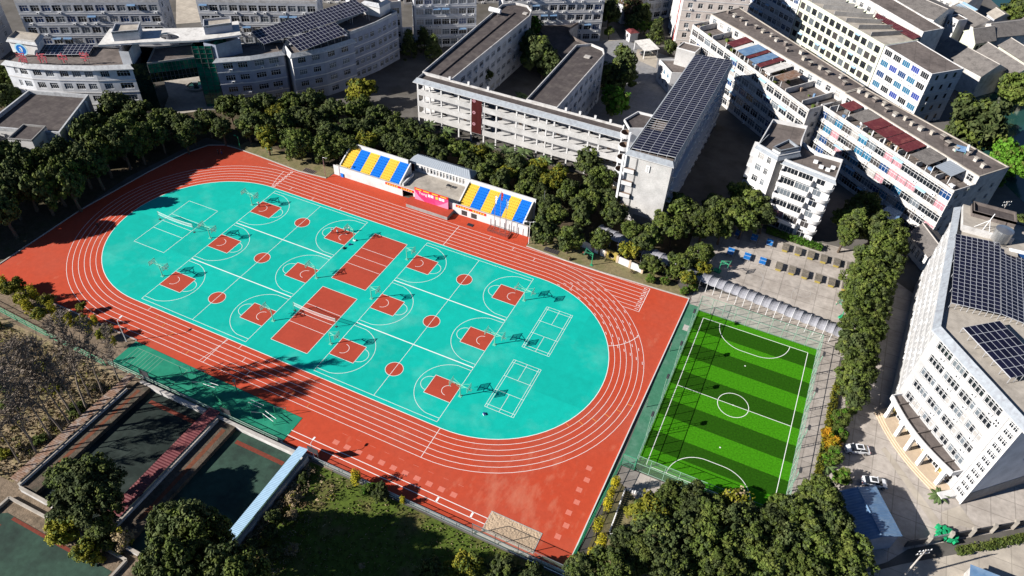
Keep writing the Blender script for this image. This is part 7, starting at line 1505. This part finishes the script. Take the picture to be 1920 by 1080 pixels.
# bare poplars
def bare_mesh(seed, h):
    rnd = random.Random(seed); mb = MB(); p = Vector((0, 0, -.1)); d = Vector((rnd.uniform(-.05, .05), rnd.uniform(-.05, .05), 1)).normalized(); r = .17
    for k in range(12):
        q = p + d * (h / 12); mb.tube(tuple(p), tuple(q), r, 'bark_pale', r1=r * .9, n=6, caps=False)
        if k > 3:
            for j in range(3):
                a = rnd.uniform(0, 6.28); L = rnd.uniform(1.2, 3.0) * (1.25 - k * .07); e = q + Vector((math.cos(a) * L * .65, math.sin(a) * L * .65, L * .75)); mb.tube(tuple(q), tuple(e), r * .42, 'bark_pale', r1=.02, n=4, caps=False)
                for _ in range(9):
                    s = q.lerp(e, rnd.uniform(.2, 1)); a2 = rnd.uniform(0, 6.28); l2 = rnd.uniform(.5, 1.1); t2 = s + Vector((math.cos(a2) * l2 * .7, math.sin(a2) * l2 * .7, l2 * .7)); mb.tube(tuple(s), tuple(t2), .055, 'bark_pale', r1=.03, n=3, caps=False)
                    for _ in range(2): a3 = rnd.uniform(0, 6.28); s3 = s.lerp(t2, rnd.uniform(.4, 1)); mb.tube(tuple(s3), tuple(s3 + Vector((math.cos(a3) * .4, math.sin(a3) * .4, .35))), .04, 'bark_pale', r1=.02, n=3, caps=False)
        p = q; r *= .87; d = (d + Vector((rnd.uniform(-.08, .08), rnd.uniform(-.08, .08), 0))).normalized()
    return mb.mesh('trunk')
BM = [bare_mesh(40 + k, 15.5) for k in range(4)]
bare = [(-23.2, -56.8, 1.4), (-23.0, -53.0, 1.3), (-23.0, -49.2, 1.4), (-23.3, -45.2, 1.25), (-24, -62.7, 1.15), (-34, -54, .9), (-22.6, -41.8, 1.0), (-24.6, -51.2, 1.35), (-24.4, -47, 1.3), (-22.4, -60.2, 1.25), (-25, -66, 1.1), (-22.2, -55, 1.3), (-22.1, -51, 1.35), (-25.6, -54.4, 1.35), (-25.2, -58.8, 1.3)]
brank = {i: k for k, i in enumerate(sorted(range(len(bare)), key=lambda i: -bare[i][1]))}
for i, (x, y, s) in enumerate(bare):
    t = thing('bare_tree', 'bare leafless tree in the overgrown garden, %s from the track' % nth(brank[i]), 'tree', (x, y), 0, i * 1.3, 'bare trees in the garden', s); place('trunk', BM[i % 4], t)
# palms
def frond(mb, a, L, droop, rnd):
    prev = None; n = 7; c, s = math.cos(a), math.sin(a)
    for k in range(n + 1):
        u = k / n; x = L * u; z = .9 * L * (.55 * u - droop * u * u); p = Vector((x * c, x * s, z)); w = .42 * math.sin(math.pi * min(1, .15 + .85 * u)) + .02; side = Vector((-s, c, 0))
        cur = (p + side * w + Vector((0, 0, -w * .5)), p, p - side * w + Vector((0, 0, -w * .5)))
        if prev: mb.face([tuple(prev[0]), tuple(cur[0]), tuple(cur[1]), tuple(prev[1])], 'leaf_palm'); mb.face([tuple(prev[1]), tuple(cur[1]), tuple(cur[2]), tuple(prev[2])], 'leaf_palm')
        prev = cur
def palm_mesh(seed, n=18, L=2.6):
    rnd = random.Random(seed); mb = MB()
    for k in range(n): frond(mb, k * 2.4 + rnd.uniform(-.2, .2), L * rnd.uniform(.8, 1.1), rnd.uniform(.35, 1.15), rnd)
    return mb.mesh('fronds')
PM = [palm_mesh(s) for s in (1, 2, 3)]; PT = MB().tube((0, 0, -.1), (0, 0, 1), .2, 'bark', r1=.16, n=8).mesh('trunk')
for i, (x, y, r_) in enumerate([
    (-15.1, 64.4, 3.11), (-8.7, 63.7, 3.37), (4.7, 62.5, 3.27), (10.0, 63.3, 3.25), (14.9, 64.8, 3.39), (21.3, 63.5, 3.35),
    (0.9, 92.7, 2.84)]):
    t = thing('palm_tree', ('palm tree in front of the white school, %s from the left' % ORD[i]) if i < 6 else 'small palm in the inner courtyard of the white school', 'palm', (x, y), 0, i * .7, 'palms in front of the white school' if i < 6 else None); o = place('trunk', PT, t); o.scale = (1, 1, 4.0); place('fronds', PM[i % 3], t, (0, 0, 4.0), 0, 1.05)
for i, (x, y, r_) in enumerate([
    (104.4, 0.4, 2.16), (123.2, 3.1, 1.69)]): t = thing('cycad', ('spiky cycad among the round shrubs by the forecourt', 'spiky cycad beside the office steps')[i], 'plant', (x, y)); o = place('trunk', PT, t); o.scale = (.9, .9, .5); place('fronds', PM[i], t, (0, 0, .45), 0, .75)
# hedges and ground cover
def hedge(label, a, b, w, h, m='leaf_bright', n=520, seed=1):
    t = thing('hedge', label, 'hedge', a); rnd = random.Random(seed); mb = MB(); a_, b_ = Vector((0, 0)), Vector(b) - Vector(a); d = b_.normalized(); nn = Vector((-d.y, d.x))
    for _ in range(int(n * 1.0)):
        p = a_.lerp(b_, rnd.random()) + nn * rnd.uniform(-w, w); leaf_quads(mb, (p.x, p.y, h * rnd.uniform(.3, 1.0)), 9, .32, .16, m, rnd)
    mb.build('foliage', t); MB().prism([tuple(a_ - nn * w * .7), tuple(b_ - nn * w * .7), tuple(b_ + nn * w * .7), tuple(a_ + nn * w * .7)], 0, h * .75, 'leaf_dark').build('core', t)
hedge('clipped green hedge at the foot of the balcony tower', (81.16, 66.13), (94.63, 65.23), 1.0, 1.3)
hedge('green creeper strip along the boundary wall by the road', (126.52, -6.95), (137.83, 1.53), .7, .6, 'leaf_mid', 300, 2)
hedge('ground-hugging hedge strip between the footpath and the forecourt', (102.9, -8), (103.6, 22), .7, .8, 'leaf_yellowish', 420, 3)
hedge('dark overgrown bank beside the blue strip roof', (21.0, -60), (21.4, -41.5), .8, .8, 'leaf_dry', 420, 4)
for i, (x, y) in enumerate(((40.90, 32.71), (55.51, 35.05))): t = tree('dry', ('brown ball shrub', 'small brown ball shrub')[i] + ' on the grass verge, ' + ('nearer the green pole', 'nearer the lane numbers')[i], x, y, .55, .5, name='shrub', cat='shrub')
# scattered grass tufts and weeds in the garden and lawns
def tufts(name, label, area, n, m, size, seed):
    rnd = random.Random(seed); mb = MB(); x0, x1, y0, y1 = area
    for _ in range(n):
        x, y = rnd.uniform(x0, x1), rnd.uniform(y0, y1); a = rnd.uniform(0, 3.14); s = size * rnd.uniform(.5, 1.4); c, d = math.cos(a) * s, math.sin(a) * s
        mb.face([(x - c, y - d, -.02), (x + c, y + d, -.02), (x + c * .6, y + d * .6, s * 1.3), (x - c * .7, y - d * .7, s * 1.1)], m if rnd.random() < .6 else 'leaf_dry')
    o = mb.build(name); o['kind'] = 'stuff'; o['label'] = label; o['category'] = 'weeds'; return o
tufts('weeds', 'dry weeds and grass covering the overgrown garden', (-75, -21.6, -66, -41), 9000, 'leaf_dry', .17, 5); tufts('lawn_grass', 'rough grass tufts on the shaded lower lawn', (21.5, 68, -75, -40.5), 9000, 'leaf_mid', .14, 6)

for i, (x, y, r_) in enumerate(sorted([(rv.uniform(-70, -24), rv.uniform(-65, -42), rv.uniform(.16, .34)) for k in range(44)])):
    t = thing('bare_shrub', 'leafless grey shrub in the overgrown garden, %s from the left' % nth(i), 'shrub', (round(x, 1), round(y, 1)), 0, i * .9, 'leafless shrubs of the overgrown garden', r_); place('stems', BM[i % 4], t)
grove([(21.8, -44, 1.1), (22.6, -48, 1.4), (21.9, -52, 1.3), (23.4, -55, 1.5), (24.5, -50.5, 1.2), (22.4, -58, 1.4), (26, -57, 1.3), (28.2, -55.4, 1.2)], ['dark', 'dry', 'dark'], '%s undergrowth bush beside the blue strip roof, %s from the left', .9, 'undergrowth by the blue strip roof', 'shrub', 'shrub')

def scrub(name, label, area, n, seed):
    rnd = random.Random(seed); mb = MB(); x0, x1, y0, y1 = area
    for _ in range(n):
        x, y = rnd.uniform(x0, x1), rnd.uniform(y0, y1); r = rnd.uniform(.35, 1.0); leaf_quads(mb, (x, y, r * .5), int(26 * r) + 8, r, .13, rnd.choice(('leaf_scrub', 'leaf_scrub', 'leaf_dry', 'leaf_yellowish', 'leaf_brown', 'leaf_dark')), rnd, .8)
    o = mb.build(name); o['kind'] = 'stuff'; o['label'] = label; o['category'] = 'scrub'; return o
scrub('dry_scrub', 'dense dry brown scrub filling the overgrown garden', (-74, -21.8, -66, -41.2), 760, 31)
scrub('bank_scrub', 'dark undergrowth along the shaded left side of the lawn', (20.8, 29, -66, -41.2), 110, 32)
